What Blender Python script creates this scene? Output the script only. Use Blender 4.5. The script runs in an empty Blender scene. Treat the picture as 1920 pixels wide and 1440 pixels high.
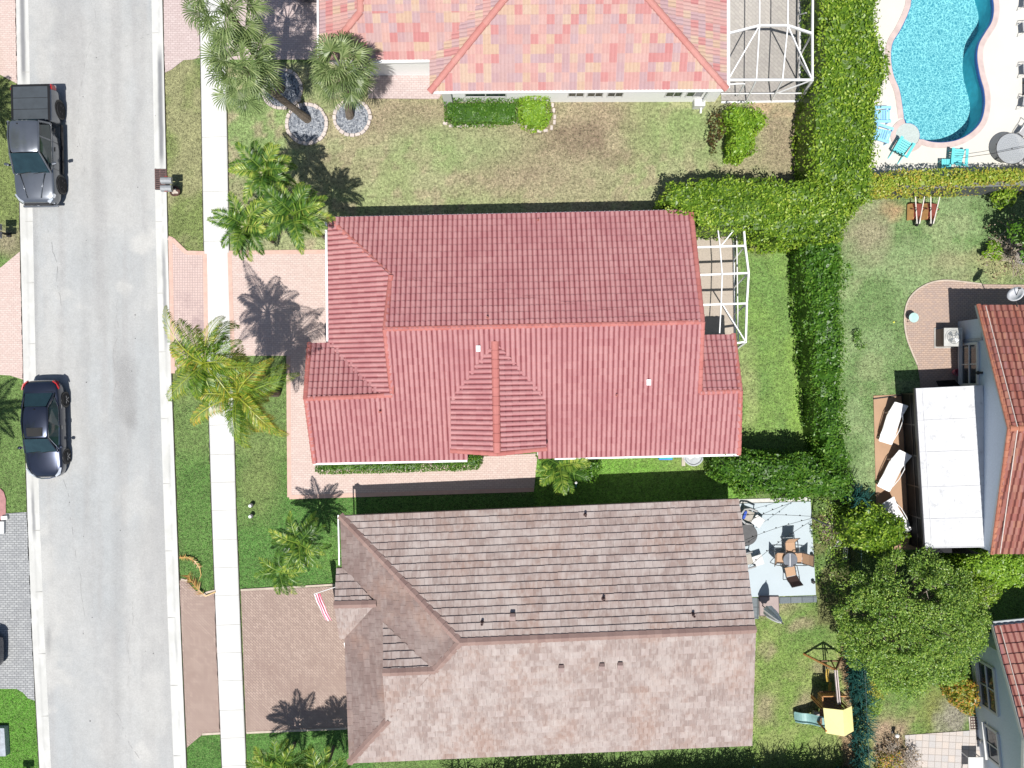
import bpy, math, random
import numpy as np
from mathutils import Vector, Matrix
random.seed(7); rng = np.random.default_rng(11)
SC = bpy.context.scene; COL = SC.collection
S = 38.0; H = 40.0            # pixels of the photograph per metre on the ground; camera height
def P(u, v, h=0.0):           # a point of the place seen at (u,v) of the survey photo, h metres above the ground
    k = (1-h/H)/S
    return Vector(((u-960)*k, (720-v)*k, h))
# ---------------------------------------------------------------- camera, sky, sun
cd = bpy.data.cameras.new('camera'); cam = bpy.data.objects.new('camera', cd); COL.objects.link(cam)
cam.location = (0, 0, H); cam.rotation_euler = (0, 0, 0)
cd.sensor_width = 36; cd.lens = 36*H/(1920/S); cd.clip_end = 2000; SC.camera = cam
SUNV = Vector((0.065, 0.385, -1)).normalized()      # the way the light travels
elev = math.asin(-SUNV.z); azi = math.atan2(-SUNV.x, -SUNV.y)
W = bpy.data.worlds.new('World'); SC.world = W; W.use_nodes = True
nt = W.node_tree; bg = nt.nodes['Background']; sky = nt.nodes.new('ShaderNodeTexSky')
sky.sky_type = 'NISHITA'; sky.sun_disc = False; sky.sun_elevation = elev; sky.sun_rotation = azi
nt.links.new(sky.outputs[0], bg.inputs[0]); bg.inputs[1].default_value = 0.072
sl = bpy.data.lights.new('sun', 'SUN'); sl.energy = 4.6; sl.angle = math.radians(0.5); sl.color = (1, .965, .91)
so = bpy.data.objects.new('sun', sl); COL.objects.link(so); so.rotation_euler = SUNV.to_track_quat('-Z', 'Y').to_euler()
SC.view_settings.view_transform = 'Standard'; SC.view_settings.look = 'None'; SC.view_settings.gamma = 1
SC.view_settings.exposure = 0.33
SC.render.resolution_x = 1024; SC.render.resolution_y = 768
SC.cycles.max_bounces = 6; SC.cycles.transparent_max_bounces = 12
# ---------------------------------------------------------------- colours and materials
KL = 1.62
def A(r, g, b, k=1.0):        # albedo that shows as this sRGB colour on a sunlit horizontal surface
    def f(c):
        c /= 255.
        return min(.86, k*((c/12.92) if c < .04 else ((c+.055)/1.055)**2.4)/KL)
    return (f(r), f(g), f(b))
class NT:
    def __init__(s, name):
        s.m = bpy.data.materials.new(name); s.m.use_nodes = True; s.t = s.m.node_tree
        s.b = s.t.nodes['Principled BSDF']; s.o = s.t.nodes['Material Output']
    def n(s, typ, **kw):
        x = s.t.nodes.new('ShaderNode'+typ)
        for k, v in kw.items(): setattr(x, k, v)
        return x
    def set(s, x, k, v):
        if hasattr(v, 'is_output') or isinstance(v, bpy.types.NodeSocket): s.t.links.new(v, x.inputs[k])
        elif v is not None:
            if isinstance(v, tuple) and len(v) == 3 and x.inputs[k].type == 'RGBA': v = (*v, 1)
            x.inputs[k].default_value = v
    def co(s, scale=None, rot=0):
        c = s.n('TexCoord').outputs['Object']
        if scale is None and rot == 0: return c
        m = s.n('Mapping'); s.t.links.new(c, m.inputs[0])
        if scale: m.inputs['Scale'].default_value = scale
        m.inputs['Rotation'].default_value = (0, 0, rot); return m.outputs[0]
    def noise(s, scale, detail=3, co=None, rough=.55):
        x = s.n('TexNoise'); s.set(x, 'Scale', scale); s.set(x, 'Detail', detail); s.set(x, 'Roughness', rough)
        s.t.links.new(co if co is not None else s.co(), x.inputs['Vector']); return x.outputs['Fac']
    def attr(s, name, out='Fac'):
        x = s.n('Attribute'); x.attribute_name = name; return x.outputs[out]
    def ramp(s, fac, stops, interp='LINEAR'):
        x = s.n('ValToRGB'); cr = x.color_ramp; cr.interpolation = interp
        while len(cr.elements) < len(stops): cr.elements.new(.5)
        for e, (p, c) in zip(cr.elements, stops):
            e.position = p; e.color = (*c, 1) if isinstance(c, tuple) else (c, c, c, 1)
        s.t.links.new(fac, x.inputs[0]); return x.outputs[0]
    def mix(s, f, a, b, mode='MIX'):
        x = s.n('Mix', data_type='RGBA', blend_type=mode)
        for i, v in ((0, f), (6, a), (7, b)):
            if isinstance(v, bpy.types.NodeSocket): s.t.links.new(v, x.inputs[i])
            else: x.inputs[i].default_value = (*v, 1) if isinstance(v, tuple) else v
        return x.outputs[2]
    def math(s, op, a, b=0.0):
        x = s.n('Math', operation=op)
        for i, v in ((0, a), (1, b)):
            if isinstance(v, bpy.types.NodeSocket): s.t.links.new(v, x.inputs[i])
            else: x.inputs[i].default_value = v
        return x.outputs[0]
    def bump(s, h, strength=.4, dist=.02):
        x = s.n('Bump'); x.inputs['Strength'].default_value = strength; x.inputs['Distance'].default_value = dist
        s.t.links.new(h, x.inputs['Height']); s.t.links.new(x.outputs[0], s.b.inputs['Normal'])
    def done(s, color=None, rough=.8, metal=0, spec=.3):
        if color is not None: s.set(s.b, 'Base Color', color)
        s.set(s.b, 'Roughness', rough); s.set(s.b, 'Metallic', metal); s.set(s.b, 'Specular IOR Level', spec)
        return s.m
MC = {}
def plain(name, col, rough=.6, metal=0, spec=.4, var=.18, scale=3.0, coat=0):
    if name in MC: return MC[name]
    t = NT(name); n = t.noise(scale, 4)
    lo = tuple(c*(1-var) for c in col); hi = tuple(min(1, c*(1+var)) for c in col)
    m = t.done(t.ramp(n, [(.3, lo), (.7, hi)]), rough, metal, spec)
    if coat: t.b.inputs['Coat Weight'].default_value = coat; t.b.inputs['Coat Roughness'].default_value = .05
    MC[name] = m; return m
def leafmat(name, stops, trans=.35, patch=.35, pscale=.9):
    t = NT(name); r = t.attr('rnd'); n = t.noise(pscale, 3)
    f = t.math('ADD', t.math('MULTIPLY', r, 1-patch), t.math('MULTIPLY', n, patch))
    c = t.ramp(f, stops); t.done(c, .42, 0, .45)
    tr = t.n('BsdfTranslucent'); t.t.links.new(t.mix(.5, c, (.30, .42, .04), 'MIX'), tr.inputs[0])
    mx = t.n('MixShader'); mx.inputs[0].default_value = trans
    t.t.links.new(t.b.outputs[0], mx.inputs[1]); t.t.links.new(tr.outputs[0], mx.inputs[2]); t.t.links.new(mx.outputs[0], t.o.inputs[0])
    return t.m
def tilemat(name, stops, stain, sstops, rough=.75, interp='LINEAR', sscale=.55):
    t = NT(name); r = t.attr('rnd'); c = t.ramp(r, stops, interp)
    n1 = t.noise(sscale, 6, rough=.65); n2 = t.noise(9, 3, co=t.co((1, 1, 1)))
    c = t.mix(t.ramp(n1, sstops), c, stain); c = t.mix(t.math('MULTIPLY', n2, .38), c, tuple(x*.62 for x in stain))
    n3 = t.noise(60, 2); t.bump(n3, .25, .01)
    return t.done(c, rough, 0, .3)
def colmat(name, fine, bump=.5, rough=.9, scales=(14, 55), contrast=.45, spec=.2):
    t = NT(name); c = t.attr('Col', 'Color')
    a = t.noise(scales[0], 5, rough=.7); b = t.noise(scales[1], 4, rough=.75)
    f = t.math('ADD', t.math('MULTIPLY', a, .5), t.math('MULTIPLY', b, .5))
    g = t.ramp(f, [(.36, 1-contrast), (.5, 1.0), (.64, 1+contrast)])
    c = t.mix(1.0, c, g, 'MULTIPLY')
    if fine: c = t.mix(t.math('MULTIPLY', t.ramp(b, [(.52, 0.0), (.62, 1.0)]), .55), c, fine)
    t.bump(f, bump, .04)
    return t.done(c, rough, 0, spec)
def brickmat(name, c1, c2, mortar, bw, bh, rot=0, msize=.012, patch=(.9, .9, .9), off=.5, pst=.3, dirt=None):
    t = NT(name); x = t.n('TexBrick'); t.t.links.new(t.co(rot=rot), x.inputs['Vector'])
    x.offset = off; x.squash = 1
    for k, v in (('Color1', c1), ('Color2', c2), ('Mortar', mortar)): x.inputs[k].default_value = (*v, 1)
    x.inputs['Scale'].default_value = 1; x.inputs['Mortar Size'].default_value = msize; x.inputs['Mortar Smooth'].default_value = .2
    x.inputs['Brick Width'].default_value = bw; x.inputs['Row Height'].default_value = bh; x.inputs['Bias'].default_value = 0
    n = t.noise(.8, 5); n2 = t.noise(26, 3)
    c = t.mix(t.math('MULTIPLY', n, pst*2), x.outputs[0], patch, 'MULTIPLY')
    if dirt: c = t.mix(t.ramp(t.noise(.45, 6, rough=.7), [(.52, 0.0), (.7, .7)]), c, dirt)
    c = t.mix(1.0, c, t.ramp(n2, [(.3, .84), (.7, 1.14)]), 'MULTIPLY')
    t.bump(x.outputs['Fac'], -.25, .01)
    return t.done(c, .85, 0, .25)
# ---------------------------------------------------------------- object helpers
def link(name, me, parent=None):
    o = bpy.data.objects.new(name, me); COL.objects.link(o)
    if parent is not None: o.parent = parent
    return o
def tag(o, label, cat, group=None):
    o['label'] = label; o['category'] = cat
    if group: o['group'] = group
    return o
def thing(name, label, cat, loc=(0, 0, 0), group=None, rz=0):
    o = bpy.data.objects.new(name, None); COL.objects.link(o); o.empty_display_size = .3
    o.location = loc; o.rotation_euler = (0, 0, rz)
    return tag(o, label, cat, group)
def struct(o, kind='structure'): o['kind'] = kind; return o
def np_mesh(name, V, F, mats, parent=None, rnd=None, col=None, mi=None, off=None, smooth=False):
    V = np.asarray(V, dtype=np.float32).reshape(-1, 3)
    if off is not None: V = V-np.array(off, dtype=np.float32)
    me = bpy.data.meshes.new(name)
    if isinstance(F, np.ndarray):
        n, k = F.shape; me.vertices.add(len(V)); me.vertices.foreach_set('co', V.ravel())
        me.loops.add(n*k); me.loops.foreach_set('vertex_index', F.astype(np.int32).ravel())
        me.polygons.add(n); me.polygons.foreach_set('loop_start', np.arange(0, n*k, k, dtype=np.int32))
        me.polygons.foreach_set('loop_total', np.full(n, k, dtype=np.int32)); me.update(calc_edges=True)
    else: me.from_pydata([tuple(map(float, v)) for v in V], [], F)
    for m in (mats if isinstance(mats, (list, tuple)) else [mats]): me.materials.append(m)
    if rnd is not None:
        a = me.attributes.new('rnd', 'FLOAT', 'FACE'); a.data.foreach_set('value', np.asarray(rnd, dtype=np.float32))
    if col is not None:
        a = me.color_attributes.new('Col', 'FLOAT_COLOR', 'POINT')
        c = np.ones((len(V), 4), dtype=np.float32); c[:, :3] = col; a.data.foreach_set('color', c.ravel())
    if mi is not None: me.polygons.foreach_set('material_index', np.asarray(mi, dtype=np.int32))
    if smooth: me.polygons.foreach_set('use_smooth', np.ones(len(me.polygons), dtype=bool))
    me.update(); return link(name, me, parent)
class MB:
    def __init__(s): s.v = []; s.f = []; s.mi = []; s.rn = []
    def add(s, vs, fs, mi=0, rn=.5):
        b = len(s.v); s.v += [tuple(x) for x in vs]
        for f in fs: s.f.append(tuple(b+i for i in f)); s.mi.append(mi); s.rn.append(rn)
        return s
    def box(s, c, d, rz=0, mi=0, tilt=None):
        M = Matrix.Rotation(rz, 4, 'Z')
        if tilt: M = M @ Matrix.Rotation(tilt, 4, 'X')
        x, y, z = d[0]/2, d[1]/2, d[2]/2
        vs = [Vector(c)+M @ Vector((i*x, j*y, k*z)) for i in (-1, 1) for j in (-1, 1) for k in (-1, 1)]
        return s.add(vs, [(0, 1, 3, 2), (4, 6, 7, 5), (0, 4, 5, 1), (2, 3, 7, 6), (0, 2, 6, 4), (1, 5, 7, 3)], mi)
    def bar(s, p, q, w, h=None, mi=0):
        p, q = Vector(p), Vector(q); d = (q-p); h = h or w
        if d.length < 1e-6: return s
        d.normalize(); a = Vector((0, 0, 1)) if abs(d.z) < .9 else Vector((1, 0, 0))
        x = d.cross(a).normalized()*w/2; y = x.cross(d).normalized()*h/2
        vs = [p-x-y, p+x-y, p+x+y, p-x+y, q-x-y, q+x-y, q+x+y, q-x+y]
        return s.add(vs, [(0, 1, 2, 3), (7, 6, 5, 4), (0, 4, 5, 1), (1, 5, 6, 2), (2, 6, 7, 3), (3, 7, 4, 0)], mi)
    def tube(s, pts, r, n=8, mi=0, cap=True):
        pts = [Vector(p) for p in pts]; R = r if isinstance(r, (list, tuple)) else [r]*len(pts); rings = []; up = None
        for i, p in enumerate(pts):
            d = (pts[min(i+1, len(pts)-1)]-pts[max(i-1, 0)]).normalized()
            a = up if up is not None else (Vector((0, 0, 1)) if abs(d.z) < .9 else Vector((1, 0, 0)))
            x = d.cross(a).normalized(); y = x.cross(d).normalized(); up = y
            rings.append([p+(x*math.cos(t)+y*math.sin(t))*R[i] for t in [2*math.pi*k/n for k in range(n)]])
        vs = [v for r_ in rings for v in r_]; fs = []
        for i in range(len(pts)-1):
            for k in range(n):
                a, b = i*n+k, i*n+(k+1) % n; fs.append((a, b, b+n, a+n))
        if cap: fs += [tuple(range(n))[::-1], tuple(range(len(vs)-n, len(vs)))]
        return s.add(vs, fs, mi)
    def lathe(s, c, prof, n=20, mi=0, ax='Z'):
        vs = []; fs = []
        for (r, z) in prof:
            for k in range(n):
                t = 2*math.pi*k/n; x, y = r*math.cos(t), r*math.sin(t)
                q = (x, y, z) if ax == 'Z' else (z, x, y)
                vs.append((c[0]+q[0], c[1]+q[1], c[2]+q[2]))
        for i in range(len(prof)-1):
            for k in range(n):
                a, b = i*n+k, i*n+(k+1) % n; fs.append((a, b, b+n, a+n))
        if prof[0][0] > 1e-4: fs.append(tuple(range(n))[::-1])
        if prof[-1][0] > 1e-4: fs.append(tuple(range(len(vs)-n, len(vs))))
        return s.add(vs, fs, mi)
    def prism(s, pts, z0, z1, mi=0):
        n = len(pts); vs = [(p[0], p[1], z0) for p in pts]+[(p[0], p[1], z1) for p in pts]
        ar = sum(pts[i][0]*pts[(i+1) % n][1]-pts[(i+1) % n][0]*pts[i][1] for i in range(n))
        idx = list(range(n)); top = [i+n for i in idx]
        fs = [tuple(idx[::-1]), tuple(top)] if ar > 0 else [tuple(idx), tuple(top[::-1])]
        for i in range(n):
            j = (i+1) % n; fs.append((i, j, j+n, i+n) if ar > 0 else (j, i, i+n, j+n))
        return s.add(vs, fs, mi)
    def sheet(s, pts, z, mi=0):
        n = len(pts); ar = sum(pts[i][0]*pts[(i+1) % n][1]-pts[(i+1) % n][0]*pts[i][1] for i in range(n))
        f = tuple(range(n)); return s.add([(p[0], p[1], z) for p in pts], [f if ar > 0 else f[::-1]], mi)
    def build(s, name, mats, parent=None, off=None, smooth=False, bev=0, rnd=False):
        o = np_mesh(name, s.v, s.f, mats, parent, off=off, mi=s.mi, smooth=smooth, rnd=s.rn if rnd else None)
        if bev:
            m = o.modifiers.new('bevel', 'BEVEL'); m.width = bev; m.segments = 2; m.limit_method = 'ANGLE'
        return o
def clone(root, loc=None, rz=None, label=None, group=None):
    def rec(o, par):
        c = o.copy(); COL.objects.link(c)
        if par is not None: c.parent = par
        for ch in list(o.children): rec(ch, c)
        return c
    r = rec(root, None)
    if loc is not None: r.location = loc
    if rz is not None: r.rotation_euler = (0, 0, rz)
    if label: r['label'] = label
    if group: r['group'] = group
    return r
def GP(pts, h=0): return [P(u, v, h) for u, v in pts]
def smooth_poly(pts, n=6, closed=True):
    pts = [Vector((a, b)) for a, b in pts]; out = []; N = len(pts)
    for i in range(N if closed else N-1):
        p0, p1, p2, p3 = [pts[j % N] if closed else pts[max(0, min(N-1, j))] for j in (i-1, i, i+1, i+2)]
        for k in range(n):
            t = k/n
            out.append(.5*((2*p1)+(p2-p0)*t+(2*p0-5*p1+4*p2-p3)*t*t+(3*p1-p0-3*p2+p3)*t**3))
    if not closed: out.append(pts[-1])
    return [(p.x, p.y) for p in out]
def vnoise(x, y, seed=0, octs=4):
    r = np.random.default_rng(seed); T = r.random((64, 64)); out = 0; amp = 1; tot = 0
    for o in range(octs):
        X = np.asarray(x)*2**o; Y = np.asarray(y)*2**o; xi = np.floor(X).astype(int); yi = np.floor(Y).astype(int)
        fx = X-xi; fy = Y-yi; fx = fx*fx*(3-2*fx); fy = fy*fy*(3-2*fy)
        g = lambda a, b: T[a % 64, b % 64]
        out = out+amp*((g(xi, yi)*(1-fx)+g(xi+1, yi)*fx)*(1-fy)+(g(xi, yi+1)*(1-fx)+g(xi+1, yi+1)*fx)*fy)
        tot += amp; amp *= .55
    return out/tot
def inpoly(X, Y, poly):
    ins = np.zeros(X.shape, bool); n = len(poly)
    for i in range(n):
        x1, y1 = poly[i][:2]; x2, y2 = poly[(i+1) % n][:2]
        if y1 == y2: continue
        c = ((y1 > Y) != (y2 > Y)) & (X < (x2-x1)*(Y-y1)/(y2-y1)+x1); ins ^= c
    return ins
# ================================================================ THE GROUND AND ITS SHEETS
def px(X, Y): return X*S+960, 720-Y*S
def blend(C, m, col):
    m = np.clip(m, 0, 1)[..., None]; return C*(1-m)+np.array(col)*m
def blob(U, V, u, v, ru, rv, soft=.5, nz=None, na=.35):
    d = ((U-u)/ru)**2+((V-v)/rv)**2
    d = np.sqrt(d)
    if nz is not None: d = d+(nz-.5)*na*2
    return np.clip((1+soft-d)/(2*soft), 0, 1)
def band(U, V, u0, u1, v0, v1, s=12):
    f = lambda x, a, b: np.clip((x-a)/s+.5, 0, 1)*np.clip((b-x)/s+.5, 0, 1)
    return f(U, u0, u1)*f(V, v0, v1)
def lawn_colour(X, Y):
    U, V = px(X, Y); U = U+(vnoise(X*1.1, Y*1.1, 71)-.5)*44+(vnoise(X*.3, Y*.3, 72)-.5)*40; V = V+(vnoise(X*1.1, Y*1.1, 73)-.5)*30; n1 = vnoise(X*.5, Y*.5, 1); n2 = vnoise(X*1.6, Y*1.6, 2); n3 = vnoise(X*.9+9, Y*.9, 3); n4 = vnoise(X*4, Y*4, 4, 3)
    C = np.zeros(X.shape+(3,)); C[:] = A(112, 150, 72)
    # the verge and the front strip
    C = blend(C, band(U, V, -200, 440, 120, 480)*1.0, A(132, 152, 80))
    C = blend(C, band(U, V, 300, 400, 110, 480)*np.clip((n1-.45)*6, 0, .9), A(172, 170, 122))
    C = blend(C, band(U, V, 300, 1540, 480, 960, 30), A(118, 152, 76))
    C = blend(C, band(U, V, 330, 600, 860, 1120, 40), A(92, 142, 58))
    # the long side lawn
    side = band(U, V, 405, 1540, 120, 500, 14)
    C = blend(C, side, A(168, 182, 122))
    C = blend(C, side*np.clip((n1-.42)*5, 0, .9), A(186, 188, 140))
    C = blend(C, side*blob(U, V, 470, 250, 70, 110, .4, n2), A(148, 178, 104))
    C = blend(C, side*np.clip((n2-.52)*7, 0, .75), A(188, 172, 140))
    for u, v, ru, rv, a in ((770, 215, 100, 35, .8), (1080, 245, 130, 60, .8), (930, 330, 60, 30, .6), (1000, 300, 70, 40, .7), (860, 215, 60, 30, .6), (620, 320, 60, 30, .5), (1130, 215, 70, 30, .7), (700, 230, 50, 40, .7), (1040, 350, 130, 30, .5), (1450, 240, 60, 45, .95), (1470, 290, 60, 40, .8), (950, 255, 60, 20, .5), (440, 370, 30, 40, .5)):
        C = blend(C, side*blob(U, V, u, v, ru, rv, .6, n2, .8)*a, A(176, 156, 130))
    for u, v, ru, rv in ((1070, 265, 60, 25), (1110, 240, 50, 18), (1150, 290, 40, 15)):
        C = blend(C, side*blob(U, V, u, v, ru, rv, .6, n2, 1.0)*.5, A(146, 118, 104))
    C = blend(C, side*blob(U, V, 1300, 240, 110, 60, .5, n2)*.7, A(148, 180, 104))
    C = blend(C, side*blob(U, V, 850, 270, 120, 40, .6, n2)*.5, A(152, 184, 112))
    # back garden of the middle house
    back = band(U, V, 1385, 1530, 430, 880, 8)
    C = blend(C, back, A(120, 165, 76)); C = blend(C, back*np.clip((n1-.4)*4, 0, .8), A(138, 180, 80))
    C = blend(C, back*blob(U, V, 1500, 640, 16, 150, .6, n2)*.7, A(152, 196, 72)); C = blend(C, back*blob(U, V, 1505, 820, 14, 60, .5, n2)*.6, A(152, 196, 72))
    C = blend(C, back*blob(U, V, 1400, 720, 22, 70, .6, n2)*.8, A(176, 186, 120)); C = blend(C, back*blob(U, V, 1420, 450, 25, 25, .5, n2)*.6, A(140, 120, 90))
    # right garden
    rg = band(U, V, 1570, 2200, 350, 960, 8)
    C = blend(C, rg, A(146, 178, 116)); C = blend(C, rg*np.clip((n1-.42)*5, 0, .8), A(112, 154, 84)); C = blend(C, rg*np.clip((n3-.55)*6, 0, .6), A(168, 186, 130))
    C = blend(C, rg*blob(U, V, 1620, 430, 40, 60, .6, n2, .6)*.9, A(176, 166, 136)); C = blend(C, rg*blob(U, V, 1665, 395, 22, 16, .5, n2, .6)*.9, A(196, 160, 122))
    C = blend(C, rg*blob(U, V, 1780, 495, 60, 20, .7, n2, .8)*.7, A(178, 176, 132)); C = blend(C, rg*blob(U, V, 1880, 500, 60, 30, .6, n2, .6)*.8, A(186, 182, 128))
    # strip between the pink and the brown house
    st = band(U, V, 990, 1400, 840, 960, 6); C = blend(C, st, A(118, 178, 52))
    C = blend(C, band(U, V, 440, 1000, 925, 1110, 8), A(86, 144, 56)); C = blend(C, band(U, V, 440, 640, 960, 1110, 30)*np.clip((n1-.45)*5, 0, .8), A(104, 156, 62))
    C = blend(C, blob(U, V, 480, 900, 40, 70, .5, n2)*.6, A(146, 160, 92))
    # bottom lawns
    C = blend(C, band(U, V, -200, 700, 1300, 1700, 6), A(84, 142, 54))
    C = blend(C, band(U, V, -200, 80, 1280, 1480, 6), A(92, 158, 38))
    bb = band(U, V, 1400, 1640, 1120, 1500, 10)
    C = blend(C, bb, A(132, 166, 72)); C = blend(C, bb*np.clip((n2-.45)*5, 0, .8), A(160, 178, 98)); C = blend(C, bb*blob(U, V, 1530, 1170, 60, 40, .6, n2)*.8, A(110, 156, 66))
    for u, v, ru, rv in ((1450, 1140, 40, 14), (1425, 1220, 12, 16), (1435, 1330, 22, 26), (1515, 1315, 20, 25), (1545, 1255, 25, 14), (1500, 1170, 24, 10)):
        C = blend(C, bb*blob(U, V, u, v, ru, rv, .5, n2, .7)*.85, A(176, 162, 128))
    C = blend(C, band(U, V, 1583, 1604, 1190, 1460, 6)*.95, A(178, 142, 112))
    C = blend(C, band(U, V, 1520, 1600, 930, 1180, 16)*np.clip((n2-.35)*5, 0, .8), A(128, 124, 78))
    br = band(U, V, 1640, 1850, 1270, 1400, 14)
    C = blend(C, br, A(120, 158, 70)); C = blend(C, br*blob(U, V, 1760, 1330, 40, 40, .6, n2)*.8, A(148, 150, 76)); C = blend(C, blob(U, V, 1790, 1350, 22, 40, .5, n2, .5)*.9, A(168, 160, 150))
    C = blend(C, blob(U, V, 1675, 1400, 40, 60, .4, n2, .5), A(190, 160, 134)); C = blend(C, band(U, V, 1365, 1530, 186, 215, 6)*np.clip((n2-.3)*5, 0, 1), A(206, 178, 144))
    C = blend(C, blob(U, V, 345, 700, 40, 40, .5, n2)*.6, A(150, 160, 90)); C = blend(C, blob(U, V, 10, 450, 40, 26, .5, n2)*.8, A(168, 152, 130)); C = blend(C, blob(U, V, 1310, 870, 90, 22, .5, n2, .6)*.35, A(170, 160, 110))
    lum = C.mean(-1, keepdims=True); C = C*.84+lum*.16*np.array([1.08, 1.05, .8]); C = C*.94
    C = C*(1+(n4[..., None]-.5)*.6)
    return C
POOLRECT = (1632, 2080, -120, 330)
def build_ground():
    x0, x1, y0, y1 = -29.0, 33.0, -23.0, 23.5; st = .2
    nx = int(round((x1-x0)/st)); ny = int(round((y1-y0)/st))
    X, Y = np.meshgrid(np.linspace(x0, x1, nx+1), np.linspace(y0, y1, ny+1))
    Z = (vnoise(X*.35, Y*.35, 5)-.5)*.0
    Vt = np.stack([X, Y, Z], -1).reshape(-1, 3); C = lawn_colour(X, Y).reshape(-1, 3)
    i, j = np.meshgrid(np.arange(nx), np.arange(ny)); a = (j*(nx+1)+i); F = np.stack([a, a+1, a+nx+2, a+nx+1], -1).reshape(-1, 4)
    cx = (X[:-1, :-1]+st/2).ravel(); cy = (Y[:-1, :-1]+st/2).ravel(); U, V = px(cx, cy)
    r = POOLRECT; keep = ~((U > r[0]) & (U < r[1]) & (V > r[2]) & (V < r[3])); F = F[keep]
    b = len(Vt); R = 400
    ext = np.array([(-R, -R, 0), (R, -R, 0), (R, R, 0), (-R, R, 0), (x0, y0, 0), (x1, y0, 0), (x1, y1, 0), (x0, y1, 0)])
    Vt = np.vstack([Vt, ext]); C = np.vstack([C, np.tile(A(112, 150, 72), (8, 1))])
    F = np.vstack([F, np.array([(0, 1, 5, 4), (1, 2, 6, 5), (2, 3, 7, 6), (3, 0, 4, 7)])+b])
    struct(np_mesh('ground', Vt, F, colmat('lawn grass', A(200, 205, 150), 1.0, .95, (7, 24), .95), col=C))
build_ground()
# ---- street, gutters, sidewalk : strips following the gentle bend of the road
def interp(tab, v):
    t = sorted(tab); vs = [a for a, b in t]; us = [b for a, b in t]
    if v < vs[0]: return us[0]+(v-vs[0])*(us[1]-us[0])/(vs[1]-vs[0])
    if v > vs[-1]: return us[-1]+(v-vs[-1])*(us[-1]-us[-2])/(vs[-1]-vs[-2])
    return float(np.interp(v, vs, us))
LGO = [(0, 31), (430, 39), (700, 45), (960, 52.5), (1200, 62), (1440, 75)]; LGI = [(0, 53), (430, 62), (700, 67.5), (960, 74), (1200, 84), (1440, 96)]
RGI = [(0, 284), (430, 292), (700, 299), (960, 307.5), (1200, 316), (1440, 326)]; RGO = [(0, 305), (430, 314.5), (700, 321.5), (960, 331), (1200, 340), (1440, 350)]
SWL = [(0, 375), (300, 380), (480, 383.5), (700, 390), (960, 398), (1200, 407), (1440, 417)]; SWR = [(0, 421), (300, 427), (480, 430), (700, 436), (960, 443), (1200, 452), (1440, 462)]
def strip(name, La, Ra, z0, z1, mat, colf, nu=24, dv=5, zc=0.0, skirt=0.0):
    vs = np.arange(-420, 1900, dv); V = []; PX = []
    for v in vs:
        a, b = interp(La, v), interp(Ra, v)
        for i in range(nu+1):
            t = i/nu; u = a+(b-a)*t; p = P(u, v); V.append((p.x, p.y, z0+(z1-z0)*t+zc*4*t*(1-t))); PX.append((u, v))
    V = np.array(V); PX = np.array(PX); n = len(vs)
    i, j = np.meshgrid(np.arange(nu), np.arange(n-1)); a = j*(nu+1)+i; F = np.stack([a, a+nu+1, a+nu+2, a+1], -1).reshape(-1, 4)
    C = colf(PX[:, 0], PX[:, 1], V[:, 0], V[:, 1]); o = np_mesh(name, V, F, mat, col=C)
    if skirt:
        m = o.modifiers.new('thick', 'SOLIDIFY'); m.thickness = skirt; m.offset = -1
    return struct(o)
def road_col(U, V, X, Y):
    n1 = vnoise(X*.35, Y*.18, 21); n2 = vnoise(X*1.3, Y*1.3, 22); n3 = vnoise(X*2.2, Y*.12, 23); n4 = vnoise(X*5, Y*5, 24, 2)
    C = np.zeros(U.shape+(3,)); C[:] = A(200, 203, 204)
    C = blend(C, np.clip((n1-.4)*3, 0, .8), A(213, 212, 209)); C = blend(C, np.clip((n3-.45)*3, 0, .6), A(192, 191, 190))
    for u, v, ru, rv, a in ((270, 450, 26, 26, 1), (98, 1250, 30, 55, .9), (85, 1150, 18, 110, .8), (267, 1405, 12, 16, 1), (92, 600, 18, 200, .45), (285, 1340, 22, 120, .45), (228, 540, 16, 12, .8), (150, 820, 30, 80, .3), (285, 250, 22, 240, .4), (80, 60, 22, 90, .6), (240, 1320, 60, 90, .3), (250, 940, 30, 30, .5), (120, 550, 16, 10, .6), (150, 575, 12, 8, .7)):
        C = blend(C, blob(U, V, u, v, ru, rv, .28, n2, 1.3)*a*.8, A(224, 223, 219))
    for u, v, ru, rv, a in ((240, 730, 16, 60, .6), (160, 620, 8, 300, .22), (222, 1050, 10, 400, .3), (91, 1200, 5, 26, .8), (185, 200, 10, 300, .2), (66, 560, 5, 190, .5), (245, 780, 8, 22, .6), (175, 860, 8, 60, .3)):
        C = blend(C, blob(U, V, u, v, ru, rv, .5, n2, .6)*a, A(170, 170, 170))
    n5 = vnoise(X*.8+5, Y*.5, 26, 6); C = C*(1+(n4[..., None]-.5)*.12+(n5[..., None]-.5)*.16); return C
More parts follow.
